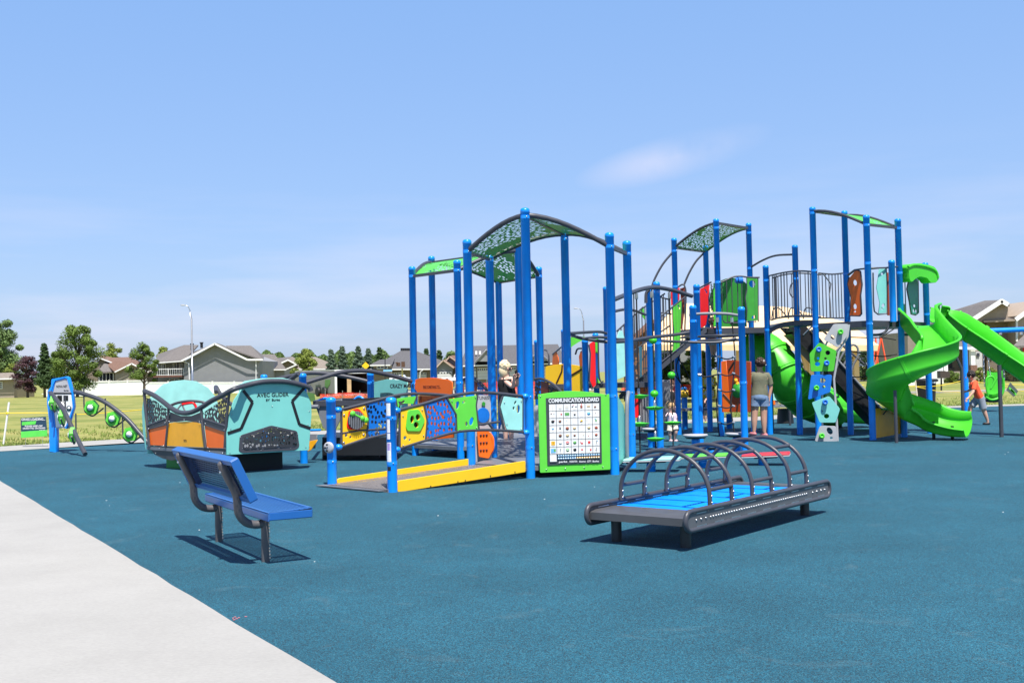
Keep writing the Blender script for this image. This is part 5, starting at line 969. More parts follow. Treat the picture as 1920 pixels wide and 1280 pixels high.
for l, r_ in (([(103, 350), (110, 450), (150, 850)], .026), ([(322, 500), (315, 650), (295, 850)], .022), ([(618, 520), (628, 650), (655, 860)], .022), ([(870, 345), (850, 550), (828, 860)], .022), ([(135, 660), (300, 600)], .018), ([(640, 600), (840, 665)], .018)):
    b = MB(); b.tube(cr([SS.w(*z2(*p), .01) for p in l], 5), r_, 8); b.build('frame_tube', DARK, g)
# far end inner hood panel (pale aqua), far wall, floor, skirt
fe = SFe.pan('end_panel', [(277, 850), (277, 752), (290, 735), (303, 722), (322, 715), (345, 712.5), (368, 715), (390, 727), (402, 742), (409, 758), (409, 850)], PALE, g, thick=.025)
b = MB(); ee = [(270.5, 752), (268, 770), (270, 810), (275, 842)]; b.prism([SS.w(*p, 0)-SS.u*.04 for p in ee], SFe.n*-.001+SS.u*.03); b.build('end_edge', TEAL, g)
SBk.pan('side_panel', [(400, 838), (402, 775), (450, 782), (500, 778), (560, 765), (570, 840)], MSH, g)
b = MB(); b.tube(cr([SFe.w(405, 735), SBk.w(405, 725), SBk.w(416, 742), SBk.w(440, 760), SBk.w(480, 755), SBk.w(560, 700)], 6), .036, 10); b.build('swoop_tube', DARK, g)
b = MB(); b.prism([V(p.x, p.y, .30) for p in (GC, GR, GL2, GL_)], V(0, 0, .05)); b.build('floor', DECK, g)
# dark skirt hull under the side
b = MB(); hl = [SS.w(*z2(*p), -.02) for p in ((130, 850), (250, 848), (835, 870), (833, 925), (420, 960), (330, 975), (250, 955), (180, 920))]; b.prism(hl, -SS.n*.05); b.build('skirt', mat('charcoal skirt', (.055, .056, .06), .5), g)
b = MB(); i_ = .32; qd = [p.lerp((GC+GR+GL2+GL_)/4, i_) for p in (GC, GR, GL2, GL_)]; b.prism([V(p.x, p.y, .0) for p in qd], V(0, 0, .30)); b.build('glide_shadow_base', BLACK, g)  # black block stands in for the shadow gap beneath the glider
SS.bolts([z2(*p) for p in ((240, 865), (208, 908), (420, 872), (692, 892), (812, 905), (290, 635), (332, 622), (465, 608), (602, 625), (652, 640), (825, 700), (145, 690), (280, 842), (680, 860))], g, m=SHINE, r=.011)
b = MB(); gg_ = SS.w(*z2(310, 975)); b.box(V(gg_.x+.1, gg_.y+.3, .08), (.42, .2, .16), R(-35)); b.build('green_foot', DGREEN, g); b = MB(); b.box(V(GR.x-.9, GR.y+.0, .07), (.05, .2, .14)); b.build('green_foot', DGREEN, g)
# steering wheel table inside
mid = (GC+GR+GL_+GL2)/4
def zc(px, py, Y): return P(px, py, 18.2)
tbm = [zc(*z2(x, y), 16.0) for x, y in ((322, 485), (400, 455), (500, 440), (600, 445), (650, 462), (640, 495))]
tube(g, 'table_rim', cr(tbm, 5), .022, DARK); tube(g, 'red_handle', cr([zc(*z2(440, 470), 16.0), zc(*z2(500, 458), 16), zc(*z2(540, 458), 16), zc(*z2(562, 490), 16), zc(*z2(565, 525), 16)], 5), .022, RED)
for l in ([(435, 465), (385, 530)], [(435, 465), (470, 540)]): tube(g, 'table_strut', [zc(*z2(*l[0]), 16), zc(*z2(*l[1]), 16)], .014, MGREY)

# ================================================================== SOUND GAME WITH ARCHES
nb = G(104, 847); g2 = thing('sound_game_station', 'blue framed electronic game panel with two grey arches of green seats', 'play panel', V(nb.x, nb.y, 0))
YN = nb.y; SN = Pl(nb, nb+V(1, -.10, 0))
def z0(x, y): return (x/4, 560+y/4)
fr = SN.pan('blue_post', [z0(*p) for p in ((385, 1142), (430, 1148), (430, 970), (415, 960), (385, 720), (412, 640), (425, 612), (500, 590), (512, 598), (505, 584), (400, 603), (395, 660), (372, 690), (365, 780), (380, 900))], BLUE, g2, thick=.14, r=.01)
SN.pan('blue_rim', [z0(*p) for p in ((400, 604), (505, 583), (520, 590), (550, 700), (560, 810), (530, 915), (505, 972), (495, 965), (520, 905), (550, 810), (540, 705), (510, 597), (425, 617), (395, 720), (425, 960), (415, 972), (383, 722))], BLUE, g2, thick=.10)
face = SN.pan('game_face', [z0(*p) for p in ((428, 618), (510, 598), (548, 705), (558, 812), (503, 968), (428, 968), (402, 720))], GREY, g2, thick=.05, out=.02)
fw = SN.pan('control_face', [z0(*p) for p in ((418, 712), (540, 712), (553, 812), (502, 955), (430, 960), (410, 740))], PALE, face, out=.05, thick=.01); fw.data.materials[0] = WHITE
SN.pan('black_band', [z0(*p) for p in ((410, 704), (545, 704), (547, 714), (410, 714))], INK, face, out=.056, thick=.008)
for x in (458, 504): SN.pan('screen', [z0(x-17, 725), z0(x+17, 725), z0(x+17, 763), z0(x-17, 763)], INK, fw, out=.058, thick=.006)
for x, y, rr, m_ in ((468, 802, .10, INK), (468, 802, .085, WHITE), (528, 820, .055, mat('navy ink', (.015, .05, .09), .5)), (528, 820, .03, WHITE)):
    b = MB(); b.lathe(SN.w(*z0(x, y), .062+(.004 if m_ == WHITE else 0)), [(rr, 0), (rr, .006), (0, .012)], 18, axis=SN.n); b.build('dial', m_, fw)
text('NOVA NET', .07, SN.w(*z0(472, 657), .048), SN.u, SN.v, INK, face, width=.24, bold=.01); text('Burke', .04, SN.w(*z0(505, 687), .048), SN.u, SN.v, INK, face, width=.1, bold=.01)
def seat_arch(pts, Yf, seats, face_, lab):
    path = cr([P(px, py, Yf(px)) for px, py in pts], 6); o = tube(g2, 'arch', path, .045, DARK, 12)
    for (px, py, sz) in seats:
        Y = Yf(px); c = P(px, py, Y); n = face_.normalized(); u = n.cross(V(0, 0, 1)).normalized()*-1; hx = [c+u*math.cos(a+.2)*sz+V(0, 0, 1)*math.sin(a+.2)*sz*1.05 for a in [k*math.pi/3 for k in range(6)]]
        b = MB(); b.prism([h_+n*.03 for h_ in hx], -n*.08); s_ = b.build('hex_drum', GREEN, o); b = MB(); b.prism([c+(h_-c)*.62+n*.031 for h_ in hx], n*.02); b.lathe(c+n*.05, [(.09, 0), (.08, .012), (0, .014)], 16, axis=n); b.build('drum_ring', DGREEN, s_)
        b = MB(); b.lathe(c+n*.063, [(.062, 0), (.05, .02), (0, .03)], 16, axis=n); b.build('drum_button', WHITE, s_)
        k = [c+u*a_+V(0, 0, 1)*b_-n*.03 for a_, b_ in ((-sz*1.15, .42), (-sz*1.12, 0), (-sz*.8, -sz*.75), (0, -sz*1.15), (sz*.6, -sz*.85), (sz*1.6, -.02))]; tube(o, 'hanger', cr(k, 4), .016, DARK, 6)
seat_arch([(138, 734), (160, 739), (190, 750), (215, 766), (240, 787), (262, 812), (285, 838)], lambda px: YN-(px-138)*.004, [(171.5, 763.5, .155), (212, 784.5, .155), (244.5, 813.5, .155)], V(-.1, -1, 0), '')
seat_arch([(93, 734), (105, 748), (120, 770), (133, 797), (146, 824), (160, 851)], lambda px: YN-(px-93)*.024, [(99, 756, .155), (116, 782, .155), (136, 815, .155)], V(-1, -.18, 0), '')
# ================================================================== TOWER
def zt3(x, y): return (1460+x/4.267, 380+y/4.267)
def zt2(x, y): return (1120+x/4.267, 380+y/4.267)
def zr(x, y): return (1480+x/4.266, 560+y/4.266)
T = thing('tower_play_structure', 'tall blue posted play tower with spiral slide, tube slide and barred railings', 'play structure', (5.8, 23, 0))
G1, G2, G3, G4 = xy(1270, 24.78), xy(1329, 25.81), xy(1350, 24.01), xy(1411, 25.04)
G5, G6, G7 = xy(1441, 24.2), xy(1497, 23.88), xy(1532, 22.73)
T1, T2, T3, T5 = xy(1592, 23.50), xy(1633, 21.70), xy(1692, 22.34), xy(1741, 23.37)
def ztop(p, px, py): return P(px, py, p.y).z
for p, px, py in ((G1, 1264, 446), (G2, 1325, 460), (G3, 1345, 410), (G4, 1405, 418), (G5, 1432, 497), (G6, 1491, 459), (G7, 1520, 388), (T1, 1580, 395), (T2, 1621, 403), (T3, 1677, 410), (T5, 1732, 492)): post(T, p, ztop(p, px, py))
q = xy(1678, 22.02); post(T, q, ztop(q, 1675, 487), P(1681, 603, 22.02).z, name='hanging_post')
canopy(T, G1, G2, G3, G4, P(1268, 464, G1.y).z, P(1345, 418, G3.y).z, thk=.028)
canopy(T, T2, T3, G7, T1, P(1621, 421, T2.y).z, P(1527, 396, G7.y).z, thk=.028)
# hand arcs falling from the left eave
for p, l in ((G1, ((1262, 472), (1243, 495), (1228, 522), (1220, 545), (1213, 570))), (G2, ((1320, 474), (1305, 490), (1292, 512), (1282, 535)))):
    tube(T, 'climbing_arc', cr([P(x, y, p.y-.02*i) for i, (x, y) in enumerate(l)], 5), .024, DARK)
tube(T, 'top_rail', cr([G4+V(0, 0, P(1410, 502, G4.y).z), P(1430, 488, 24.65), P(1455, 479, 24.27), G6+V(0, 0, P(1487, 477, 23.88).z)], 5), .022, DARK)
# decks
ZD = 2.33
def pldeck(pts, z=ZD, th=.12): b = MB(); b.prism([V(p.x, p.y, z-th) for p in pts], V(0, 0, th)); b.build('deck', DARK, T)
pldeck([G7, T2, T3, xy(1741, 23.37), T1+V(.2, .4, 0), xy(1530, 24.65)]); pldeck([G3, G5, xy(1450, 25.94), G2, G1])
# curved bridge deck between
def arcdeck(S, pts, th, name, m, depth):
    b = MB(); top = [S.w(*p) for p in pts]; b.prism(top+[p-V(0, 0, th) for p in top[::-1]], V(0, depth, 0)); return b.build(name, m, T)
SBr = Pl(G5, G7); arcdeck(SBr, [(1442, 617), (1456, 609), (1472, 603.5), (1490, 601), (1508, 600), (1533, 600)], .10, 'bridge_deck', DARK, 1.3)
# barred railings
def bars(S, x0, x1, ftop, fbot, n, r=.011, name='railing'):
    b = MB(); tp = cr([S.w(*p) for p in ftop], 4); bt = cr([S.w(*p) for p in fbot], 4); b.tube(tp, .017, 8); b.tube(bt, .015, 8)
    for i in range(n):
        t = (i+.5)/n; a = tp[int(t*(len(tp)-1))]; c_ = min(bt, key=lambda q_: (q_.xy-a.xy).length); b.tube([a, V(a.x, a.y, c_.z)], r, 6)
    return b.build(name, DARK, T)
bars(SBr, 0, 0, [(1442, 517), (1455, 514), (1475, 510), (1500, 508), (1531, 510)], [(1446, 600), (1465, 594.5), (1490, 591.5), (1531, 592)], 12)
SBk2 = Pl(xy(1450, 25.42), xy(1540, 25.17)); bars(SBk2, 0, 0, [(1448, 521), (1470, 515), (1500, 512), (1540, 515)], [(1448, 598), (1480, 594), (1540, 594)], 11)
SP1 = Pl(xy(1533, 24.27), xy(1582, 24.65)); bars(SP1, 0, 0, [(1535, 512), (1560, 514), (1582, 512)], [(1535, 596), (1582, 596)], 8)
for l in ([(1543, 513), (1552, 524), (1558, 532), (1555, 552), (1557, 570), (1558, 596)], ): tube(T, 'zigzag_rail', [SP1.w(*p) for p in l], .015, MGREY)
SP2 = Pl(T1, T2); 
tube(T, 'top_rail', [Pl(T1, T2).w(1590, 515), Pl(T1, T2).w(1602, 506), Pl(T1, T2).w(1625, 503), Pl(T2, T3).w(1660, 502), Pl(T2, T3).w(1684, 500)], .017, DARK)
orp = Pl(xy(1594, 22.60), xy(1625, 22.21)).pan('panel', [zt3(*p) for p in ((615, 545), (640, 545), (655, 560), (668, 660), (655, 740), (662, 880), (645, 900), (572, 900), (582, 760), (556, 650), (570, 600))], ORANGE, T, holes=[(*zt3(612, 640), 3.6, 6, .4), (*zt3(612, 830), 3.4, 5.5, .3), (*zt3(612, 870), 2.2, 2.4)])
SOp = Pl(xy(1594, 22.60), xy(1625, 22.21)); tube(orp, 'panel_frame', [SOp.w(*zt3(*p)) for p in ((560, 580), (600, 550), (625, 538), (655, 548), (668, 655), (656, 740), (664, 890), (650, 905), (570, 905), (580, 760), (552, 650), (562, 595))], .015, DARK)
STp = Pl(xy(1640, 22.02), xy(1678, 22.15)); tp_ = STp.pan('panel', [zt3(*p) for p in ((803, 532), (856, 530), (862, 600), (860, 880), (798, 885), (808, 800), (782, 680), (795, 600))], TEAL, T, holes=[(*zt3(826, 570), 2.6, 2.6), (*zt3(834, 825), 3, 5, -.4), (*zt3(826, 845), 2.2, 3)])
tube(tp_, 'panel_frame', [STp.w(*zt3(*p)) for p in ((725, 530), (860, 520), (866, 700), (866, 890), (795, 893), (766, 870), (758, 800), (755, 560))], .015, DARK)
Pl(xy(1664, 22.34), xy(1672, 22.34)).pan('panel', [zt3(*p) for p in ((868, 560), (892, 560), (892, 900), (870, 900))], mat('rust plastic', (.25, .04, .012)), T)
SPr = Pl(T3, T5); tp2 = SPr.pan('panel', [zt3(*p) for p in ((1040, 610), (1110, 605), (1112, 890), (1060, 890), (1050, 800), (1025, 690))], mat('deep teal plastic', (.03, .22, .20)), T, holes=[(*zt3(1085, 825), 2.6, 3.2), (*zt3(1078, 865), 2, 4), (*zt3(1098, 868), 1.8, 4)]); tube(tp2, 'panel_frame', [SPr.w(*zt3(*p)) for p in ((1115, 605), (1118, 880), (1095, 898), (1060, 890), (1045, 790), (1025, 690), (1042, 610))], .015, DARK)
bars(SPr, 0, 0, [(1685, 515), (1700, 516)], [(1685, 588), (1700, 590)], 2)
# green hood over the spiral slide entry
SHd = Pl(xy(1685, 22.3), xy(1745, 22.9))
hd_ = SHd.pan('entry_hood', [(1689, 501), (1697, 496), (1712, 495), (1728, 498), (1740, 502), (1747, 512), (1748, 524), (1742, 531), (1732, 531), (1726, 522), (1712, 519), (1703, 524), (1697, 530), (1693, 526), (1692, 512)], LGREEN, T, thick=.22, r=.05, out=.05)
tube(hd_, 'hood_lip', cr([SHd.w(*p, .16) for p in ((1690, 502), (1700, 498), (1714, 499), (1730, 503), (1742, 510), (1746, 522))], 4), .03, LGREEN)
# tube slide drum at the deck and fence panels over it
SGd = Pl(G3, G5)
b = MB(); c0 = P(1372, 562, 25.42); b.lathe(c0, [(.46, -.05), (.46, .45), (.46, .9)], 28, axis=V(.35, .9, 0)); b.lathe(c0, [(.50, -.06), (.50, -.02), (.46, -.02)], 28, axis=V(.35, .9, 0))
b.build('tube_entry', DGREEN, T)
Pl(xy(1338, 25.42), xy(1402, 25.42)).pan('entry_panel', [(1338, 531), (1395, 531), (1400, 612), (1338, 612)], DGREEN, T, holes=[(1371, 568, 21, 24)], thick=.03)
bars(SGd, 0, 0, [(1350, 530), (1362, 525), (1375, 519), (1390, 518), (1404, 520), (1424, 520)], [(1356, 600), (1362, 605), (1395, 605)], 7)
gpn2 = SGd.pan('panel', [zt2(*p) for p in ((1198, 597), (1280, 610), (1282, 940), (1195, 945), (1200, 860), (1188, 760), (1198, 700))], mat('leaf green plastic', (.05, .33, .04), .4), T, holes=[(*zt2(1238, 650), 6, 7, .4), (*zt2(1250, 915), 4.5, 3, .5)])
tube(gpn2, 'panel_frame', [SGd.w(*zt2(*p)) for p in ((1192, 596), (1285, 606), (1288, 950), (1190, 952), (1196, 860), (1184, 760), (1194, 700))], .014, DARK)
b = MB(); c_ = SGd.w(1386, 526, .05); b.lathe(c_, [(.07, -.05), (.07, .05)], 14, axis=SGd.u); b.lathe(c_-SGd.u*.11, [(.05, 0), (.07, .04)], 12, axis=SGd.u); b.build('telescope', BPAN, T)
SRp = Pl(xy(1305, 24.40), xy(1338, 24.14)); 
for px in ([zt2(*p) for p in ((825, 690), (897, 655), (885, 760), (888, 850), (870, 975), (808, 1025), (822, 900), (815, 780))],): rpn = SRp.pan('panel', px, RED, T, holes=[(*zt2(865, 700), 1.6, 2.2), (*zt2(874, 716), 1.6, 3)])
tube(rpn, 'panel_frame', [SRp.w(*zt2(*p)) for p in ((800, 690), (912, 635))], .018, DARK); tube(rpn, 'panel_frame', [SRp.w(*zt2(*p)) for p in ((806, 700), (812, 800), (800, 1010))], .014, DARK)
Pl(xy(1331, 24.65), xy(1337, 24.65)).pan('pierced_strip', [(1331, 533), (1337, 531), (1337, 605), (1331, 610)], perf('pierced dark strip', (.04, .04, .045), 22, .45), T)
Pl(xy(1338, 24.91), xy(1343, 24.91)).pan('green_strip', [(1338, 533), (1343, 532), (1344, 608), (1338, 612)], LGREEN, T)
# stair with diagonal rails and coloured panels (left of the tower)
ST = Pl(xy(1160, 23.62), xy(1330, 23.88)); ST2 = Pl(xy(1160, 25.04), xy(1330, 25.29))
def pk(x, y): return (1130+x/7.11, 520+y/7.11)
def stair_rail(S, tp, bt, n, x0=0):
    b = MB(); A, B = S.w(*tp[0]), S.w(*tp[1]); C_, D_ = S.w(*bt[0]), S.w(*bt[1]); b.tube([A, B], .017, 8); b.tube([C_, D_], .017, 8)
    for i in range(n): t = (i+.5)/n; a = A.lerp(B, t); c_ = C_.lerp(D_, t); b.tube([a, V(a.x, a.y, c_.z)], .011, 6)
    return b.build('railing', DARK, T)
stair_rail(ST, (pk(185, 720), pk(540, 395)), (pk(200, 1130), pk(540, 890)), 9); stair_rail(ST, (pk(750, 540), pk(1110, 250)), (pk(770, 1140), pk(1090, 880)), 9); stair_rail(ST2, (pk(500, 430), pk(830, 215)), (pk(520, 900), pk(900, 640)), 8); stair_rail(ST2, (pk(735, 250), pk(900, 300)), (pk(745, 465), pk(920, 490)), 4)
ST.pan('panel', [pk(*p) for p in ((940, 385), (1048, 310), (1040, 540), (1030, 870), (1025, 930), (932, 1000), (945, 860), (952, 700), (940, 560))], mat('bright green plastic', (.08, .50, .03), .4), T, holes=[(*pk(1008, 380), 2, 2), (*pk(1022, 410), 2, 1.6)])
r1_ = Pl(G1, xy(1305, 24.65)); r1_.pan('panel', [pk(*p) for p in ((910, 175), (1025, 140), (1020, 300), (915, 375))], RED, T, holes=[(*pk(985, 240), 1.4, 2.6)]); tube(T, 'hoop_rail', cr([r1_.w(*pk(*p)) for p in ((905, 180), (990, 140), (1060, 95), (1098, 130), (1110, 260), (1095, 700))], 4), .018, DARK)
Pl(xy(1276, 25.17), xy(1286, 25.17)).pan('panel', [pk(*p) for p in ((1035, 150), (1095, 130), (1095, 400), (1060, 690), (1030, 690), (1050, 400))], mat('rust plastic', (.25, .04, .012)), T)
ST2.pan('panel', [pk(*p) for p in ((505, 440), (545, 400), (560, 560), (530, 520))], mat('bright green plastic', (.08, .50, .03)), T); ST2.pan('panel', [pk(*p) for p in ((625, 400), (655, 430), (650, 640), (630, 640))], MATS['bright green plastic'], T)
b = MB()
for i in range(9):
    t = i/8; a = ST.w(1175+145*t, 735-120*t, 0); b.box(a+V(0, .55, 0), (.30, 1.05, .035))
b.build('step', DARK, T)
for dy in (0, 1.1):
    b = MB(); a, c_ = ST.w(1170, 742, 0)+V(0, dy, 0), ST.w(1325, 612, 0)+V(0, dy, 0); b.prism([a, c_, c_-V(0, 0, .12), a-V(0, 0, .12)], V(0, .03, 0)); b.build('stringer', DARK, T)
# tube slide
TS = cr([P(1408, 648, 25.81), P(1436, 660, 25.55), P(1460, 685, 25.29), P(1477, 712, 25.17), P(1500, 738, 25.42), P(1530, 757, 25.81), P(1570, 765, 26.06)], 6)
b = MB(); b.tube(TS, .44, 28, cap=False); ts_ = b.build('tube_slide', LGREEN, T)
for k in (9, 15, 21, 27):
    b = MB(); d = (TS[k+1]-TS[k-1]).normalized(); b.lathe(TS[k], [(.43, -.05), (.475, -.045), (.475, -.006), (.455, 0), (.475, .006), (.475, .045), (.43, .05)], 28, axis=d); b.build('seam_flange', LGREEN, ts_)
prof = [(.40*math.cos(a), .40*math.sin(a)+.05) for a in [math.pi*(-.02)-k*math.pi*.96/12 for k in range(13)]]; prof = [( .44, .08)]+[(.44*math.cos(a), .40*math.sin(a)) for a in [-k*math.pi/12 for k in range(13)]]+[(-.44, .08), (-.41, .08)]+[(-.41*math.cos(a), .37*math.sin(a)) for a in [-k*math.pi/12 for k in range(13)]]+[(.41, .08)]
b = MB(); sweep(b, cr([P(1560, 766, 25.94), P(1585, 772, 26.06), P(1610, 774, 26.19), P(1640, 775, 26.32)], 5), [(x*.9, y*.62) for x, y in prof]); b.build('slide_exit', LGREEN, ts_)
b = MB(); p = P(1575, 772, 26.06); b.tube([p, V(p.x, p.y, -.02)], .04, 8); p = P(1432, 740, 25.17); b.tube([P(1446, 700, 24.78), V(P(1446, 700, 24.78).x, 24.78, -.02)], .03, 8); b.build('support_leg', BLACK, ts_)
# dark stepped climber chute running down to the right
SC1 = Pl(xy(1480, 24.78), xy(1660, 24.40))
for dy in (0, .75):
    b = MB(); b.prism([SC1.w(*p)+V(0, dy, 0) for p in ((1478, 612), (1512, 612), (1668, 786), (1650, 800), (1620, 770))], V(0, .04, 0)); b.build('side_rail', BLACK, T)
b = MB(); b.prism([SC1.w(*p) for p in ((1484, 626), (1500, 626), (1655, 795), (1645, 798))], V(0, .75, 0)); 
for i in range(9): t = i/8; b.box(SC1.w(1495+155*t, 622+160*t)+V(0, .38, .03), (.14, .7, .04))
b.build('climber_bed', BLACK, T)
for dy in (-.02, .78): tube(T, 'side_tube', [SC1.w(*p)+V(0, dy, 0) for p in ((1520, 618), (1600, 708), (1672, 788))], .026, MGREY)
for dy in (0, .7): tube(T, 'loop_rail', cr([SC1.w(*p)+V(0, dy, 0) for p in ((1568, 690), (1578, 668), (1590, 652), (1600, 646), (1608, 652), (1608, 668), (1600, 684), (1596, 700))], 5), .024, MGREY)
tube(T, 'brace', [SC1.w(1533, 612), SC1.w(1545, 622), SC1.w(1580, 648), SC1.w(1620, 682)], .022, DARK); tube(T, 'brace', [SC1.w(1506, 628), SC1.w(1524, 610)], .018, SHINE)
# climbing stones column
SK = Pl(xy(1500, 21.63), xy(1600, 21.51))
def stone(px, m, holes, holds, hm, tilt=.0):
    s_ = SK.pan('climbing_panel', [zr(*p) for p in px], m, T, holes=[(*zr(*h[:2]), h[2]/4.266, h[3]/4.266, h[4] if len(h) > 4 else 0) for h in holes], thick=.03, r=.035)
    for h in holds:
        c_ = SK.w(*zr(*h), .015); b = MB(); b.lathe(c_, [(.045, 0), (.055, .05), (.05, .085), (.03, .095), (.028, .07), (0, .07)], 16, axis=SK.n+V(0, 0, .25)); b.build('hand_hold', hm, s_)
    return s_
stone([(203, 1138), (245, 1018), (372, 1018), (388, 1138)], GREY, [(322, 1056, 22, 32, .5), (335, 1112, 13, 11)], [(256, 1100)], LGREEN)
stone([(180, 830), (318, 778), (404, 880), (370, 988), (242, 988)], TEAL, [(260, 898, 11, 9), (297, 938, 22, 20)], [(282, 832)], BPAN)
stone([(176, 608), (340, 608), (326, 745), (150, 806)], BPAN, [(265, 653, 26, 21), (275, 704, 15, 13)], [(213, 718)], LGREEN)
stone([(172, 580), (162, 440), (240, 350), (376, 415), (354, 578)], mat('bright green plastic', (.08, .50, .03), .4), [(307, 432, 20, 20), (230, 476, 12, 12), (288, 478, 12, 10), (225, 522, 22, 18)], [(231, 412), (294, 520)], BPAN)
stone([(275, 325), (355, 203), (470, 203), (462, 300), (388, 390)], GREY, [(345, 308, 16, 20, .5)], [(405, 272)], LGREEN)
b = MB(); b.tube([SK.w(*zr(*p), -.05) for p in ((390, 1140), (378, 900), (360, 640), (400, 420), (470, 300), (480, 205))], .024, 8); b.tube([SK.w(*zr(*p), -.05) for p in ((268, 1140), (268, 600), (280, 400), (350, 250))], .02, 8); b.build('column_frame', GREY, T)
# amber board by the spiral slide
SAm = Pl(xy(1639, 21.70), xy(1692, 22.47)); ab = SAm.pan('amber_board', [(1639, 766), (1688, 763), (1690, 812), (1641, 821)], AMBER, T, thick=.02); b = MB(); b.box(SAm.w(1664, 766, .12), (.56, .26, .03), ux=SAm.u, uy=SAm.n, uz=SAm.v); b.build('green_shelf', DGREEN, ab)
for px in (1654, 1674): tube(ab, 'bracket', [SAm.w(px, 768, .1), SAm.w(px, 777, .02)], .012, INK, 6)
# under deck hoops and ropes
tube(T, 'hoop_rail', cr([P(1634, 628, 22.08), P(1650, 627, 22.08), P(1660, 622, 22.08), P(1666, 612, 22.08), P(1667, 602, 22.08)], 5), .026, DARK); tube(T, 'hoop_rail', cr([P(1690, 627, 22.34), P(1705, 627, 22.34), P(1716, 622, 22.34), P(1720, 612, 22.34)], 5), .024, DARK)
for l in (((1595, 632), (1630, 633), (1655, 633), (1680, 637)), ((1652, 632), (1680, 614)), ((1596, 658), (1625, 664), (1655, 668), (1682, 664)), ((1598, 706), (1610, 707), (1628, 705)), ((1600, 735), (1640, 750), (1690, 742))): tube(T, 'rope', cr([P(x, y, 23.88) for x, y in l], 4), .012, ROPE, 6)
# ---- spiral slide
def trough(r_, h_, t_=.018, lip=.042):
    o = [(r_+lip, h_+.0), (r_+lip, h_-.022)]; n = 14
    out_ = [(r_*1.0, h_-.022)]+[(r_*math.cos(a), -r_*.0+ (r_*.92)*(math.sin(a))*.42) for a in [-k*math.pi/n for k in range(n+1)]]
    pr = [(r_+lip*.6, h_+.012), (r_+lip, h_), (r_+lip, h_-.03), (r_+.004, h_-.038)]+[(r_*math.cos(a)**1 if True else 0, -.16*math.sin(-a) if False else -.14*math.sin(k*math.pi/n)) for k, a in [(k, k*math.pi/n) for k in range(n+1)]]+[(-r_-.004, h_-.038), (-r_-lip, h_-.03), (-r_-lip, h_), (-r_-lip*.6, h_+.012)]
    ri = r_-t_
    pr += [(-ri, h_)]+[(-ri*math.cos(k*math.pi/n), t_-.13*math.sin(k*math.pi/n)) for k in range(n+1)]+[(ri, h_)]
    return pr
cx, cy, rad = 7.62, 21.2, .52; path = [P(1728, 612, 23.11), P(1731, 613, 22.73)]; path[0].z = path[1].z = ZD+.02
path.append(V(cx+rad-.01, 22.2, 2.26)); path.append(V(cx+rad, 21.7, 1.98)); nA = 18
zs = [1.76, 1.67, 1.60, 1.54, 1.48, 1.42, 1.36, 1.30, 1.24, 1.18, 1.12, 1.06, .99, .92, .85, .78, .70, .62, .54]
for i in range(nA+1):
    a = -R(275)*i/nA; path.append(V(cx+rad*math.cos(a), cy+rad*math.sin(a), zs[i]))
last = path[-1]; a = -R(300)-math.pi/2; dd = V(math.cos(a), math.sin(a), 0)
dd = V(.80, -.6, 0); path += [last+V(.3, -.1, -.12), last+V(.3, -.1, 0)+dd*.3-V(0, 0, .24), last+V(.3, -.1, 0)+dd*.6-V(0, 0, .29), last+V(.3, -.1, 0)+dd*.84-V(0, 0, .285)]
pth = cr(path, 3); ups = []
for i, p in enumerate(pth):
    t = i/(len(pth)-1); s1_ = min(1, max(0, (t-.16)/.22)); bank = R(10+16*max(0, (t-.55)/.45))*s1_; tg = (pth[min(i+1, len(pth)-1)]-pth[max(i-1, 0)]).normalized(); rt_ = tg.cross(V(0, 0, 1)).normalized()
    ups.append((V(0, 0, 1)+rt_*math.tan(bank)).normalized())
b = MB(); nP = len(pth); sweep(b, pth, trough(.335, .29), ups, hs=[1+.22*max(0, 1-i/(nP*.16))**1.2 if i < nP*.74 else 1-.62*((i-nP*.74)/(nP*.26))**1.3 for i in range(nP)]); sp_ = b.build('spiral_slide', LGREEN, T)
b = MB()
i9 = 34; sweep(b, pth[i9:i9+2], [(x*1.03, y*1.03-.01) for x, y in trough(.335, .29)], ups[i9:i9+2]); i9 = 52; sweep(b, pth[i9:i9+2], [(x*1.03, y*1.03-.01) for x, y in trough(.335, .29)], ups[i9:i9+2]); b.build('seam_flange', LGREEN, sp_)
for px, py, zt_ in ((1681, 830, .98), (1751, 823, .34), (1786, 823.5, .26)):
    q = G(px, py); tube(sp_, 'support_leg', [V(q.x, q.y, -.02), V(q.x, q.y, zt_)], .032 if px < 1788 else .04, BLACK if px > 1700 else DARK)
# ---- long straight slide off to the right
lp = cr([P(1752, 597, 23.50), P(1775, 602, 23.50), P(1800, 618, 23.24), P(1850, 653, 22.60), P(1900, 690, 22.08), P(1960, 733, 21.57), P(2010, 765, 21.06), P(2050, 785, 20.80)], 6)
b = MB(); sweep(b, lp, [(x*.95, y*.85+.02) for x, y in trough(.27, .28)]); ls = b.build('straight_slide', LGREEN, T)
for k in (7, 15, 23):
    b = MB(); sweep(b, [lp[k]-(lp[k+1]-lp[k])*.3, lp[k]+(lp[k+1]-lp[k])*.3], [(x*.98, y*.90+.012) for x, y in trough(.28, .285)]); b.build('seam_flange', LGREEN, ls)
q = G(1878, 819); tube(ls, 'support_leg', [V(q.x, q.y, -.02), V(q.x, q.y, P(1873, 684, q.y).z)], .04, DARK)
b = MB(); b.box(P(1816, 637, 22.98), (.1, .1, .08)); b.build('bracket', BLACK, ls)

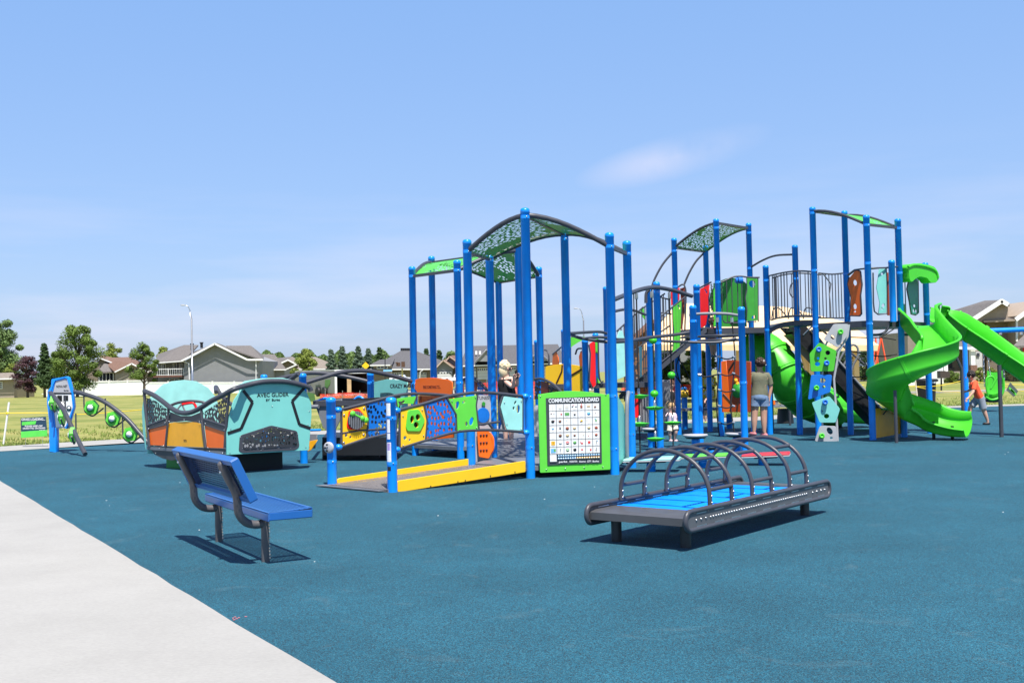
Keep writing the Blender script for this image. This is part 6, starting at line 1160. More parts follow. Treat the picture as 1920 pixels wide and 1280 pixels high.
# ================================================================== ROPE AND POD STRUCTURE (middle)
RS = thing('rope_climbing_structure', 'blue posted climber with grey ring rails, rope net and green leaf pods', 'climber', (3.4, 21.8, 0))
M1, M2, M3, M4, M5 = xy(1220, 22.60), xy(1235, 20.67), xy(1310, 21.57), xy(1302, 19.64), bxy(1397, 848)
for p, px, py in ((M1, 1212, 542), (M2, 1227, 528), (M3, 1300, 533), (M4, 1288, 572), (M5, 1389, 575)): post(RS, p, ztop(p, px, py), r=.0635 if p is not M5 else .06)
tube(RS, 'arched_rail', cr([P(1150, 562, 17.98), P(1180, 550, 19.00), P(1208, 541, 19.90), P(1232, 539, 20.54), P(1265, 545, 21.19), P(1297, 555, 21.57)], 5), .040, DARK)
tube(RS, 'arched_rail', cr([P(1150, 584, 19.26), P(1172, 580, 20.03), P(1192, 583, 21.06), P(1210, 590, 22.34)], 5), .026, DARK)
tube(RS, 'hook_rail', cr([P(1218, 543, 21.06), P(1212, 549, 21.06), P(1211, 560, 21.06), P(1211, 568, 21.06)], 4), .030, DARK)
tube(RS, 'top_bar', cr([P(1292, 590, 19.64), P(1320, 588, 19.64), P(1360, 588, 19.64), P(1389, 592, 19.64)], 4), .026, MGREY)
for l, r_ in (((1068, 625, 14.0), (1095, 623, 15), (1125, 622, 15.6), (1140, 626, 15.9)), .026), (((1070, 627, 13.9), (1090, 634, 13.7), (1130, 640, 13.6), (1155, 641, 13.6)), .026), (((1092, 635, 14.4), (1120, 632, 14.8), (1140, 633, 15)), .024), (((1150, 641, 13.7), (1180, 639, 14), (1215, 633, 14.8), (1260, 628, 15.2), (1292, 623, 15.3)), .028), (((1155, 636, 15.5), (1210, 637, 16), (1260, 640, 16.2), (1292, 641, 16.4), (1330, 642, 16.6)), .026), (((1290, 641, 15.2), (1320, 642, 15.2), (1350, 641, 15.2), (1380, 634, 15.2)), .024):
    tube(RS, 'ring_rail', cr([P(p[0], p[1], p[2]*YS) for p in l], 5), r_, DARK)
b = MB(); cxr, cyr = P(1347, 630, 20.41).x, 20.41
for dz, rr in ((.02, .36), (-.06, .38)): b.tube([V(cxr+rr*math.cos(a), cyr+rr*1.3*math.sin(a), P(1347, 632, 20.41).z+dz) for a in [k*math.pi/12 for k in range(24)]], .02, 8, closed=True)
b.build('ring_rail', DARK, RS)
# hanging ropes with leaf pods
def leaf(c, r_, par):
    b = MB(); n = 26; v = [c+V(0, 0, .03)]; 
    for k in range(n):
        a = 2*math.pi*k/n; rr = r_*(1+.16*math.cos(5*a)); v.append(c+V(math.cos(a)*rr, math.sin(a)*rr, .008))
    for k in range(n):
        a = 2*math.pi*k/n; rr = r_*.55; v.append(c+V(math.cos(a)*rr, math.sin(a)*rr, -.045))
    f = [(0, 1+k, 1+(k+1) % n) for k in range(n)]+[(1+k, 1+n+k, 1+n+(k+1) % n, 1+(k+1) % n) for k in range(n)]+[tuple(range(2*n, n, -1))]
    b.add(v, f, 0, False); b.build('leaf_step', LGREEN, par)
def pod_rope(px, ptop, Y, leaves, balls=(), pbot=None):
    Y *= YS; a = P(px, ptop, Y); o = tube(RS, 'rope', [a, V(a.x, Y, .02)], .013, ROPE, 6)
    b = MB(); b.lathe(V(a.x, Y, a.z-.03), [(.025, -.12), (.03, -.1), (.03, 0)], 10); b.build('rope_ferrule', SHINE, o)
    for py in leaves: leaf(V(a.x, Y, P(px, py, Y).z), .16, o); b = MB(); b.lathe(V(a.x, Y, P(px, py, Y).z+.02), [(.022, 0), (.022, .11), (0, .12)], 10); b.build('rope_ferrule', SHINE, o)
    for py in balls: b = MB(); b.ell(V(a.x, Y, P(px, py, Y).z), (.075, .075, .065)); b.build('ball_knot', LGREEN, o)
pod_rope(1193, 545, 15.1, (742, 794)); pod_rope(1222, 543, 15.7, (764, 822), (638, 738)); pod_rope(1255, 545, 16.3, (792,), (703,)); 
tube(RS, 'cable', [P(1188, 548, 19.26), P(1190, 632, 19.26)], .01, ROPE, 6)
# net
SNt = Pl(xy(1345, 20.03), xy(1385, 20.03))
net = MB(); lft = cr([SNt.w(*p) for p in ((1344, 598), (1349, 640), (1350, 670), (1348, 700), (1345, 731), (1344, 762), (1346, 792), (1349, 818))], 4); rgt = cr([SNt.w(*p) for p in ((1372, 598), (1376, 640), (1378, 670), (1376, 700), (1373, 731), (1370, 762), (1374, 792), (1378, 815))], 4)
net.tube(lft, .013, 6); net.tube(rgt, .013, 6)
for ly, ry in ((669, 670), (700, 701), (731, 731), (761, 761), (792, 791)):
    a = SNt.w(1348, ly); c_ = SNt.w(1376, ry); net.tube(cr([a, (a+c_)/2-V(0, 0, .035), c_], 4), .012, 6)
net.tube(cr([SNt.w(1308, 702), SNt.w(1325, 706), SNt.w(1348, 701)], 4), .013, 6); net.tube(cr([SNt.w(1376, 701), SNt.w(1386, 706), SNt.w(1391, 708)], 4), .013, 6)
no = net.build('rope_net', ROPE, RS); b = MB()
for ly in (669, 700, 731, 761, 792):
    for px in (1348, 1375): b.tube([SNt.w(px-2.5, ly-1, .01), SNt.w(px+2.5, ly+.5, .01)], .021, 8)
b.tube([SNt.w(1303, 702, .01), SNt.w(1314, 703, .01)], .03, 8); b.tube([SNt.w(1344.5, 595), SNt.w(1345, 604)], .03, 8); b.tube([SNt.w(1372, 595), SNt.w(1372.5, 604)], .03, 8); b.tube([SNt.w(1391.5, 697, .06), SNt.w(1391.5, 707, .06)], .03, 8); b.build('rope_ferrule', SHINE, no)
# orange boards behind
SOr = Pl(xy(1354, 23.50), xy(1400, 23.11)); op = SOr.pan('orange_board', [(1354, 680), (1365, 675), (1408, 678), (1408, 772), (1354, 772)], mat('deep orange plastic', (.42, .055, .006), .4), RS)
SOr.pan('bright_strip', [(1353, 678), (1362, 676), (1371, 772), (1356, 772)], ORANGE, op, out=.014, thick=.006)
for l in ([(1377, 678), (1367, 694)], [(1357, 738), (1374, 757), (1370, 768)], [(1385, 752), (1382, 772)]): tube(op, 'groove', [SOr.w(*p, .012) for p in l], .02, mat('dark brown plastic', (.06, .02, .008)), 6)
b = MB(); b.lathe(SOr.w(1385, 732, .03), [(.14, 0), (.15, .02), (0, .03)], 20, axis=SOr.n); b.build('green_disc', DGREEN, op); b = MB(); b.lathe(SOr.w(1381, 713, .03), [(.05, 0), (0, .04)], 8, axis=SOr.n); b.lathe(SOr.w(1384, 720, .03), [(.06, 0), (0, .03)], 8, axis=SOr.n); b.build('amber_disc', AMBER, op)
# freestanding play table beyond (dark shelf with blue legs)
tb_ = thing('play_table', 'dark play table on blue legs with yellow number drums behind the net', 'play table', xy(1300, 26.96)); b = MB(); p = P(1300, 767, 26.96); b.box(p, (1.75, .5, .06)); b.build('table_top', MGREY, tb_)
for px in (1282, 1365): q = xy(px, 26.96); post(tb_, q, P(px, 725 if px < 1300 else 775, 26.96).z, name='leg', r=.07)
b = MB(); b.lathe(P(1283, 738, 26.83), [(.09, -.09), (.09, .09)], 14, axis=V(1, 0, 0)); b.build('yellow_drum', YELL, tb_)
for k, (px, py) in enumerate(((1322, 716), (1336, 716), (1336, 738), (1322, 738), (1309, 738))):
    b = MB(); b.box(P(px, py, 26.90), (.15, .05, .22)); o = b.build('number_tile', YELL, tb_); text('12345'[k], .2, P(px, py, 26.83), V(1, 0, 0), V(0, 0, 1), WHITE, o)
for px in (1318, 1330): tube(tb_, 'tile_rod', [P(px, 690, 26.90), P(px, 766, 26.90)], .014, BLACK, 6)
# grey toddler slide wall with aqua panel in the distance
tw_ = thing('toddler_panel_station', 'grey play wall with an aqua hood beyond the tube slide', 'play panel', xy(1460, 28.89)); Sw = Pl(xy(1443, 28.63), xy(1486, 28.63))
Sw.pan('grey_wall', [(1452, 735), (1472, 733), (1488, 752), (1488, 761), (1443, 761)], MGREY, tw_, thick=.03, holes=[(1463, 755, 4, 2.6)]); Sw.pan('aqua_panel', [(1441, 737), (1456, 737), (1459, 750), (1443, 750)], PALE, tw_, out=.03); Sw.pan('orange_tile', [(1446, 751), (1452, 751), (1453, 758), (1446, 758)], ORANGE, tw_, out=.04)
b = MB(); b.box(P(1464, 761, 28.63), (.62, .5, .05)); b.build('shelf', MGREY, tw_); b = MB(); b.lathe(V(*xy(1470, 28.76).xy, 0), [(.22, -.01), (.19, P(1470, 766, 28.63).z)], 16); b.build('pedestal', MATS['black hull'] if 'black hull' in MATS else BLACK, tw_); tube(tw_, 'leg', [P(1480, 737, 27.73), V(P(1480, 737, 27.73).x, 27.73, -.02)], .03, DARK); tube(tw_, 'cable', cr([P(1466, 738, 28.50), P(1470, 750, 28.50), P(1480, 754, 28.50), P(1489, 752, 28.50)], 4), .015, ROPE)
# spinner drum and grey cylinders under pods (talk tube)
for k, (px, w_, tp, bt, Y, lab) in enumerate(((1203, 22, 708, 790, 20.5, 'tall grey cylinder left of the rope pods, behind the tower posts'), (1248, 16, 712, 786, 20.8, 'tall grey cylinder behind the toddler'))):
    Y *= YS; c_ = xy(px, Y); b = MB(); zt_ = P(px, tp, Y).z; rr = w_/2*Y/F; b.lathe((c_.x, c_.y, 0), [(rr, -.01), (rr, zt_-.03), (rr*.9, zt_), (0, zt_)], 20); tag(b.build('grey_drum', MGREY), lab, 'drum seat', 'grey cylinders on the rubber')
b = MB(); b.box(P(1196, 731, 25.04), (.55, .4, .16)); tag(b.build('orange_cushion', ORANGE), 'orange block seat behind the first rope pods', 'block'); b = MB(); b.box(P(1186, 752, 25.94), (.3, .3, .75)); b.lathe(P(1186, 718, 25.94), [(.16, 0), (.18, .06), (0, .08)], 14); tag(b.build('red_block', RED), 'red upright block behind the first rope pods', 'block')
# round stepping discs and coloured balance boards
def step_disc(label, px, py, w_, base, Y=None):
    q = G(px, base); r_ = thing('stepping_disc', label, 'stepping disc', V(q.x, q.y, 0), 'round stepping discs by the rope climber'); z_ = P(px, py, q.y).z; rr = w_/2*q.y/F
    b = MB(); b.lathe((q.x, q.y, z_-.04), [(rr*.9, 0), (rr, .015), (rr, .03), (rr*.96, .042), (0, .046)], 26); b.build('disc_top', GREY, r_); b = MB(); b.lathe((q.x, q.y, z_-.07), [(rr*.75, 0), (rr*.9, .03)], 20); b.build('disc_underside', INK, r_); post(r_, q, z_-.06, name='pedestal', r=.07)
step_disc('highest grey stepping disc, left beside the rope pods', 1222, 802, 36, 838); step_disc('wide grey stepping disc in front of the twin blue posts', 1305, 814, 46, 850); step_disc('grey stepping disc in front of the rope net', 1382, 811, 42, 846); step_disc('low grey stepping disc seen through the hoops', 1335, 834, 22, 858)
def beam(label, x0, x1, y0, y1, m, leg, base):
    q = G(leg, base); Y = q.y; r_ = thing('balance_board', label, 'balance board', V(q.x, q.y, 0), 'coloured balance boards on blue legs')
    a, c_ = P(x0, y0, Y+.1), P(x1, y1, Y-.1); d = (c_-a); b = MB(); L_ = d.length; ux = d.normalized(); b.rbox((a+c_)/2+V(0, 0, .0), (L_, .42, .035), .012, ux=ux, uy=V(0, 0, 1).cross(ux).normalized(), uz=ux.cross(V(0, 0, 1).cross(ux).normalized())); b.build('board_top', m, r_)
    b = MB(); b.rbox((a+c_)/2-V(0, 0, .04), (L_*.5, .2, .03), .01, ux=ux, uy=V(0, 0, 1).cross(ux).normalized(), uz=ux.cross(V(0, 0, 1).cross(ux).normalized())); b.build('bracket', INK, r_); b = MB(); b.rbox((a+c_)/2-V(0, 0, .022), (L_*1.01, .43, .016), .005, ux=ux, uy=V(0, 0, 1).cross(ux).normalized(), uz=ux.cross(V(0, 0, 1).cross(ux).normalized())); b.build('board_edge', GREY, r_); post(r_, q, ((a+c_)/2).z-.05, name='leg')
beam('pale aqua balance board left of the green one', 1172, 1276, 861, 858, PALE, 1221, 883); beam('green balance board between the aqua and red ones', 1274, 1364, 855, 852, GREEN, 1318, 876); beam('red balance board at the right end of the row', 1392, 1481, 853, 849.5, mat('crimson plastic', (.6, .03, .05)), 1430, 871)

# bolted collars where rails, decks and canopies meet the posts
def collars(root, p, zs, a=-90, r=.0635):
    for z in zs:
        b = MB(); b.lathe((p.x, p.y, z), [(r, -.022), (r+.0025, -.021), (r+.0025, .021), (r, .022)], 18, smooth=False); d = V(math.cos(R(a)), math.sin(R(a)), 0); c_ = b.build('collar', BLUE, root)
        b = MB(); b.lathe(V(p.x, p.y, z)+d*(r+.003), [(.010, 0), (.010, .004), (.006, .008), (0, .009)], 8, axis=d); b.build('bolt', SHINE, c_)
for p, zs in ((C1, (.42, 1.12, 3.6)), (C2, (.42, 1.12, 3.22)), (D1, (.36, 1.1, 3.2)), (D2, (.5, 1.12, 3.2)), (E1, (.9, 3.2)), (E2, (.9, 3.55)), (F1, (.5, 1.3, 3.24)), (F3, (.5, 1.3, 3.24)), (F5, (3.24,)), (P1, (.33, .92)), (P2, (.36, .92)), (J2, (1.32,)), (J3, (1.32,))): collars(A1, p, zs, -70)
for p, zs in ((G1, (2.27, 3.3, 4.1)), (G3, (2.27, 3.32, 4.5)), (G4, (3.7, 4.5)), (G5, (2.27, 3.35)), (G6, (2.27, 3.35)), (G7, (2.27, 3.42, 4.6)), (T1, (2.27, 3.4)), (T2, (2.27, 3.45, 4.2)), (T3, (2.27, 3.3, 4.2)), (T5, (2.5, 3.3))): collars(T, p, zs, -60)
for p, zs in ((M1, (1.95,)), (M2, (1.95, 2.9)), (M3, (1.1, 1.95, 2.95)), (M4, (2.3, 1.95)), (M5, (1.2, 2.25))): collars(RS, p, zs, -60)
# low hoops and kick rails on the curved bridge and a second rope web under it
for x0 in (1447, 1478, 1506): tube(T, 'kick_hoop', cr([SBk2.w(x0, 598), SBk2.w(x0+3, 580), SBk2.w(x0+12, 577), SBk2.w(x0+22, 586), SBk2.w(x0+29, 594)], 4), .014, DARK)
tube(T, 'grab_loop', cr([SBk2.w(1489, 530), SBk2.w(1483, 534), SBk2.w(1481, 548), SBk2.w(1485, 556), SBk2.w(1491, 557)], 4), .015, DARK)
for l in (((1243, 690), (1262, 700), (1275, 716), (1290, 740)), ((1262, 655), (1283, 690), (1300, 722)), ((1230, 652), (1248, 672), (1262, 700)), ((1275, 664), (1268, 690), (1275, 716))): tube(T, 'rope', cr([P(x, y, 24.6) for x, y in l], 4), .013, ROPE, 6)
for i in range(5):
    t = i/4; a = P(1206+14*t, 640-18*t, 23.4); tube(T, 'stair_baluster', [a, V(a.x, a.y, a.z-1.05)], .011, DARK, 6)
tube(T, 'zigzag_rail', [P(x, y, 24.6) for x, y in ((1182, 700), (1190, 688), (1203, 676), (1214, 660), (1222, 640))], .016, DARK, 8)
# ================================================================== BENCH
def slotmat(name, col, plane):
    m = mat(name, col, .38, 0, .05, 3); t = m.node_tree; b = t.nodes['Principled BSDF']; co = t.nodes.new('ShaderNodeTexCoord')
    s_ = t.nodes.new('ShaderNodeSeparateXYZ'); c_ = t.nodes.new('ShaderNodeCombineXYZ'); t.links.new(co.outputs['Object'], s_.inputs[0]); t.links.new(s_.outputs['X'], c_.inputs['X']); t.links.new(s_.outputs[plane], c_.inputs['Y'])
    br = t.nodes.new('ShaderNodeTexBrick'); br.inputs['Scale'].default_value = 1; br.inputs['Brick Width'].default_value = .075; br.inputs['Row Height'].default_value = .0205; br.inputs['Mortar Size'].default_value =  .0058; br.inputs['Mortar Smooth'].default_value = 0; br.inputs['Bias'].default_value = 0
    t.links.new(c_.outputs[0], br.inputs['Vector']); t.links.new(br.outputs['Fac'], b.inputs['Alpha']); return m
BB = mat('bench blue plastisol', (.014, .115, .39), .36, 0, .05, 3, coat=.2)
BB_T = slotmat('bench slotted top', (.014, .115, .39), 'Y'); BB_B = slotmat('bench shaded slotted back', (.004, .03, .12), 'Z')  # back is the bench blue darkened, shade inside the pan put into colour
BT = mat('bench brown grey paint', (.10, .095, .10), .4, 0, .1, 5)
ax_ = V(-.506, .862, 0).normalized(); root = thing('park_bench', 'blue slotted steel bench on two charcoal legs standing alone by the concrete', 'bench', V(-1.89, 8.575, 0)); rz_ = math.atan2(ax_.y, ax_.x)
def loc_part(b, name, m, par):
    """part given in its thing's own axes"""
    me_o = b.build(name, m, None); me_o.parent = par; return me_o
# own axes: x along the bench from its near end, -y towards the sitter's front
LB = 1.83
b = MB(); sy = lambda t: -t
seat_top = .415
b.rbox((LB/2, sy(.165), seat_top+.0), (LB, .34, .006), .002, ux=V(1, 0, 0), uy=V(0, 1, -.06), uz=V(0, 0, 1))
st = loc_part(b, 'seat', BB_T, root)
b = MB(); rimh = .062
for (c_, d_) in (((LB/2, sy(-.008), seat_top-.010-.031), (LB, .012, rimh)), ((LB/2, sy(.338), seat_top+.010-.031), (LB, .012, rimh)), ((.0, sy(.165), seat_top-.031), (.012, .35, rimh)), ((LB, sy(.165), seat_top-.031), (.012, .35, rimh))):
    b.rbox(c_, d_, .005)
for t in (.008, .325): b.box((LB/2, sy(t), seat_top+.003-(t*.0)+(-.011 if t < .1 else .011)), (LB, .028, .006))
for x in (.02, LB-.02): b.box((x, sy(.165), seat_top+.004), (.035, .32, .006), uy=V(0, 1, -.06), ux=V(1, 0, 0))
loc_part(b, 'seat_rim', BB, root)
# back pan: open at the rear
tt, zt_, tb2, zb2 = -.275, .835, -.125, .515
up = V(0, sy(tt)-sy(tb2), zt_-zb2); hl_ = up.length; up.normalize(); nf = V(0, -1, 0)-up*V(0, -1, 0).dot(up); nf.normalize(); cb_ = V(LB/2, (sy(tt)+sy(tb2))/2, (zt_+zb2)/2)+nf*.03
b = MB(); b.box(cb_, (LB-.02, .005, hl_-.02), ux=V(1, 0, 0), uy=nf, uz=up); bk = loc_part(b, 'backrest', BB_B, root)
b = MB(); 
for s_, k in ((1, hl_/2), (-1, -hl_/2)): b.rbox(cb_+up*k-nf*.03, (LB, .07, .012), .004, ux=V(1, 0, 0), uy=nf, uz=up)
for s_ in (-1, 1): b.rbox(cb_+V(1, 0, 0)*s_*LB/2-nf*.03, (.012, .07, hl_), .004, ux=V(1, 0, 0), uy=nf, uz=up)
for k in (-1, 1): b.box(cb_+up*k*(hl_/2-.02)-nf*.062, (LB-.02, .004, .03), ux=V(1, 0, 0), uy=nf, uz=up)
loc_part(b, 'backrest_rim', BB, root)
b = MB()
for x in (.32, 1.55): b = MB(); b.box(cb_+V(x-LB/2, 0, 0)-nf*.03, (.006, .05, hl_-.03), ux=V(1, 0, 0), uy=nf, uz=up); loc_part(b, 'back_rib', mat('bench inner shaded blue', (.012, .03, .09), .45), bk)  # rib blue darkened too, for the shade inside the pan
for x in (.27, 1.60):
    b = MB(); b.lathe((x, sy(.045), 0), [(.032, -.03), (.032, .385)], 16); lg = loc_part(b, 'leg', BT, root); b = MB()
    for k in range(14): b.box((x-.018, sy(.072), .03+k*.026), (.014, .01, .013))
    loc_part(b, 'perforation_dots', mat('bright perforation dots', (.5, .45, .4), .4, .6), lg)  # pale dots paint the bright look of the leg's perforations
    p_ = cb_+V(x-LB/2, 0, 0)-nf*.07
    b = MB(); b.tube(cr([p_+up*.135, p_+up*.0, p_-up*.13, V(x, .165, .40), V(x, .11, .325), V(x, .04, .30), V(x, -.03, .30)], 6), [.033]*37, 14); ar = loc_part(b, 'back_support', BT, root)
    b = MB(); b.ell(p_+up*.14, (.031, .031, .03)); b.build('x', BT).parent = ar; bpy.data.objects['x'].name = 'end_cap'
    b = MB(); b.lathe(p_+up*.09-nf*.03, [(.014, 0), (.014, .006), (.008, .012), (0, .013)], 10, axis=-nf); loc_part(b, 'bolt', SHINE, ar)
    b = MB(); b.box((x, sy(.17), .352), (.05, .32, .035), uy=V(0, 1, -.06)); br_ = loc_part(b, 'seat_bracket', BT, root); b = MB()
    for k in range(12): b.box((x-.027, sy(.05+k*.027), .362+.0016*(k-4)), (.006, .014, .013))
    loc_part(b, 'slot_mark', mat('bright perforation dots', (.5, .45, .4)), br_)
root.rotation_euler = (0, 0, rz_); root.scale = (1, 1, 1)

# ================================================================== ROLLER TABLE WITH HOOPS
RT = thing('roller_table', 'charcoal roller table with bright blue rollers under six tubular hoops', 'roller table', V(1.344, 8.82, 0)); u_ = V(.62, .785, 0).normalized(); LT = 2.87; WT = .95
def rl(s_, w_, z): return V(s_, w_, z)
for w_ in (0, WT):
    b = MB(); h1, h2 = .165, .315; r_ = .07; loop = []
    for (cx_, cz_, a0) in ((LT-r_, h2-r_, 0), (r_, h2-r_, 90), (r_, h1+r_-.0, 180), (LT-r_, h1+r_, 270)):
        for k in range(6): a = R(a0+18*k); loop.append(V(cx_+r_*math.cos(a), w_, cz_+r_*math.sin(a)))
    b.tube(loop, .022, 10, closed=True); lo_ = loc_part(b, 'side_rail', DARK, RT)
    b = MB(); b.box((LT/2, w_, (h1+h2)/2), (LT-.06, .012, h2-h1-.035)); loc_part(b, 'side_plate', MGREY if False else mat('slate plate', (.10, .105, .115), .45), lo_)
    xs_ = [.16, .24, .32]+[.40+i*.0465 for i in range(42)]+[2.45, 2.55, 2.65, 2.74]
    sd = -1 if w_ == 0 else 1; b = MB(); b.lathe((0, sd*.006, .24), [(.0105, 0), (.0105, .004), (.006, .009), (0, .01)], 8, axis=V(0, sd, 0)); b0_ = b.build('bolt', SHINE, None); b0_.parent = lo_; b0_.location = (xs_[0], w_, 0)
    for x in xs_[1:]: c_ = b0_.copy(); COL.objects.link(c_); c_.location = (x, w_, 0)
    b = MB()
    for k in range(9): b.box((.25+k*.3, w_, h2-.024), (.16, .016, .008)); b.box((.25+k*.3, w_, h1+.024), (.16, .016, .008))
    loc_part(b, 'slot_row', SHINE, lo_)
for x0, x1 in ((.0, .42), (LT-.42, LT)):
    b = MB(); near_ = x0 < 1; prof = [V(x0+(.03 if near_ else 0), 0, .262), V(x0+(.12 if near_ else 0), 0, .278), V(x1-(.12 if not near_ else 0), 0, .278), V(x1-(.03 if not near_ else 0), 0, .262)]
    q_ = [p_+V(0, .015, 0) for p_ in prof]; q_ += [V(q_[-1].x, .015, .20), V(q_[0].x, .015, .20)]; b.prism(q_, V(0, WT-.03, 0)); loc_part(b, 'end_plate', mat('graphite end plate', (.085, .085, .09), .38), RT)
b = MB(); b.lathe((0, .02, 0), [(.020, 0), (.0225, .004), (.0225, WT-.044), (.020, WT-.04)], 12, axis=V(0, 1, 0)); me_r = b.build('roller', mat('roller blue', (.003, .26, .90), .35), None); me_r.parent = RT; me_r.location = (.445, 0, .258)
for k in range(1, 43):
    c_ = me_r.copy(); COL.objects.link(c_); c_.location = (.445+k*.0468, 0, .258)
hs = [.48, .87, 1.26, 1.65, 2.04, 2.42]; bw = [.04, WT-.04]; hm = WT/2; hr = (WT-.08)/2
def hoop(x):
    b = MB(); pts = [V(x, bw[0], .32), V(x, bw[0], .40)]+[V(x, hm-hr*math.cos(R(a)), .40+hr*.84*math.sin(R(a))) for a in range(9, 180, 9)]+[V(x, bw[1], .40), V(x, bw[1], .32)]; b.tube(pts, .0195, 12); return loc_part(b, 'hoop', DARK, RT)
for i, x in enumerate(hs):
    h_ = hoop(x)
    for y in bw:
        for z in (.345, .40): b = MB(); b.lathe((x+.018, y, z), [(.009, 0), (.009, .006), (0, .01)], 8, axis=V(1, 0, 0)); loc_part(b, 'bolt', SHINE, h_); b = MB(); b.lathe((x, y-.018, z), [(.009, 0), (.009, .006), (0, .01)], 8, axis=V(0, -1, 0)); loc_part(b, 'bolt', SHINE, h_)
for i in (0, 2, 4):
    for (y, z) in ((bw[0], .45), (bw[1], .45), (hm-hr*math.cos(R(52)), .40+hr*.84*math.sin(R(52))), (hm+hr*math.cos(R(52)), .40+hr*.84*math.sin(R(52)))):
        b = MB(); b.tube([V(hs[i], y, z), V(hs[i+1], y, z)], .0175, 10); loc_part(b, 'tie_bar', DARK, RT)
for x, y in ((.24, .14), (.24, WT-.14), (LT-.28, .14), (LT-.28, WT-.14)):
    b = MB(); b.lathe((x, y, 0), [(.045, -.02), (.045, .2)], 18); loc_part(b, 'leg', mat('black brown paint', (.03, .028, .03), .4), RT)
RT.rotation_euler = (0, 0, math.atan2(u_.y, u_.x))

# ================================================================== SWINGS AT THE RIGHT
sp = G(1813, 772); SWG = thing('swing_set', 'blue top beam and post of the swing frame at the right edge', 'swing frame', V(sp.x, sp.y, 0)); zt_ = P(1807, 622, sp.y).z
b = MB(); b.tube([V(sp.x, sp.y, -.02), V(sp.x, sp.y, zt_)], .072, 16); po = b.build('post', BLUE, SWG); b = MB(); b.tube([V(sp.x-.1, sp.y, zt_+.0), P(2300, 603, sp.y*1.0)], .075, 16); b.build('top_beam', BLUE, SWG)
sticker(po, V(sp.x, sp.y, 0), 1.0, .3, STK, R(-110), .8)
b = MB()
for px in (1876, 1915): c_ = P(px, 623, sp.y); b = MB(); b.box(c_, (.05, .08, .14)); b.build('chain_hanger', SHINE, SWG)
sw_ = thing('hanging_swing', 'green moulded adaptive swing seat hanging on chains at the right', 'swing seat', P(1865, 750, sp.y)); Yw = sp.y
b = MB(); rows = []
prof_ = [(-.30, .10), (-.26, .0), (-.15, -.05), (.05, -.04), (.17, .05), (.22, .25), (.25, .5), (.27, .75)]
cw = P(1864, 745, Yw); 
for (y, z) in prof_: rows.append([cw+V(x*.95+y*.35, y*.4-.12*abs(x)/.24*0, z+abs(x/.24)**2*.06) for x in (-.24, -.16, -.08, 0, .08, .16, .24)])
b.grid(rows, thick=V(0, .03, -.02)); b.build('shell', LGREEN, sw_)
tube(sw_, 'side_loop', cr([P(*p, Yw-.2) for p in ((1853, 742), (1850, 730), (1849, 715), (1852, 707), (1860, 706), (1864, 712), (1860, 724), (1856, 730))], 4), .03, LGREEN); tube(sw_, 'front_lip', cr([P(*p, Yw-.25) for p in ((1849, 744), (1858, 749), (1870, 747), (1878, 740), (1882, 728), (1881, 708))], 4), .035, LGREEN)
tube(sw_, 'harness_bar', cr([P(*p, Yw-.3) for p in ((1858, 728), (1866, 714), (1872, 704))], 4), .03, LGREEN); b = MB(); b.ell(P(1862, 750, Yw), (.28, .2, .07)); b.build('seat_base', BLACK, sw_)
def chain(par, a, c_):
    b = MB(); n = int((c_-a).length/.09)
    for i in range(n):
        p_ = a.lerp(c_, (i+.5)/n); d = (c_-a).normalized(); s1_ = V(1, 0, 0) if i % 2 else V(0, 1, 0); b.tube([p_-d*.045+s1_*0, p_-d*.03+s1_*.018, p_+d*.03+s1_*.018, p_+d*.045], .007, 5); b.tube([p_-d*.045, p_-d*.03-s1_*.018, p_+d*.03-s1_*.018, p_+d*.045], .007, 5)
    return b.build('chain', SHINE, par)
chain(sw_, P(1843, 640, Yw), P(1846, 725, Yw-.1)); chain(sw_, P(1849, 640, Yw), P(1857, 706, Yw-.1)); chain(sw_, P(1876, 630, Yw), P(1883, 712, Yw)); 
tube(ls, 'support_leg', [V(*G(1807, 819).xy, -.02), V(*G(1807, 819).xy, P(1804, 690, G(1807, 819).y).z), P(1786, 655, G(1807, 819).y)], .03, DARK, 10)

# ================================================================== PEOPLE
SKIN = mat('skin', (.62, .34, .24), .5, 0, .04, 8); SKIN2 = mat('fair skin', (.72, .44, .34), .5, 0, .04, 8)
def skinned(name, vs, es, m, par, sub=1):
    me = bpy.data.meshes.new(name); me.from_pydata([tuple(v[0]) for v in vs], es, []); ob = bpy.data.objects.new(name+'_tmp', me); COL.objects.link(ob)
    md = ob.modifiers.new('s', 'SKIN'); sv = me.skin_vertices[0].data if me.skin_vertices else None
    if sv is None:
        bpy.context.view_layer.objects.active = ob; bpy.context.view_layer.update()
        at = me.attributes.new('skin', 'FLOAT', 'POINT') if False else None
    if not me.skin_vertices:
        bm = __import__('bmesh').new(); bm.from_mesh(me); bm.verts.layers.skin.verify(); bm.to_mesh(me); bm.free()
    sv = me.skin_vertices[0].data
    for i, v in enumerate(vs): r_ = v[1] if isinstance(v[1], tuple) else (v[1], v[1]); sv[i].radius = r_; sv[i].use_root = (i == 0)
    md.branch_smoothing = .3; md.use_smooth_shade = True
    s2 = ob.modifiers.new('u', 'SUBSURF'); s2.levels = sub; s2.render_levels = sub
    dg = bpy.context.evaluated_depsgraph_get(); dg.update(); nm = bpy.data.meshes.new_from_object(ob.evaluated_get(dg)); bpy.data.objects.remove(ob)
    nm.transform(Matrix.Translation(-rootloc(par))); nm.materials.clear(); nm.materials.append(m); nm.polygons.foreach_set('use_smooth', [True]*len(nm.polygons)); nm.name = name
    o = bpy.data.objects.new(name, nm); COL.objects.link(o); o.parent = par; return o
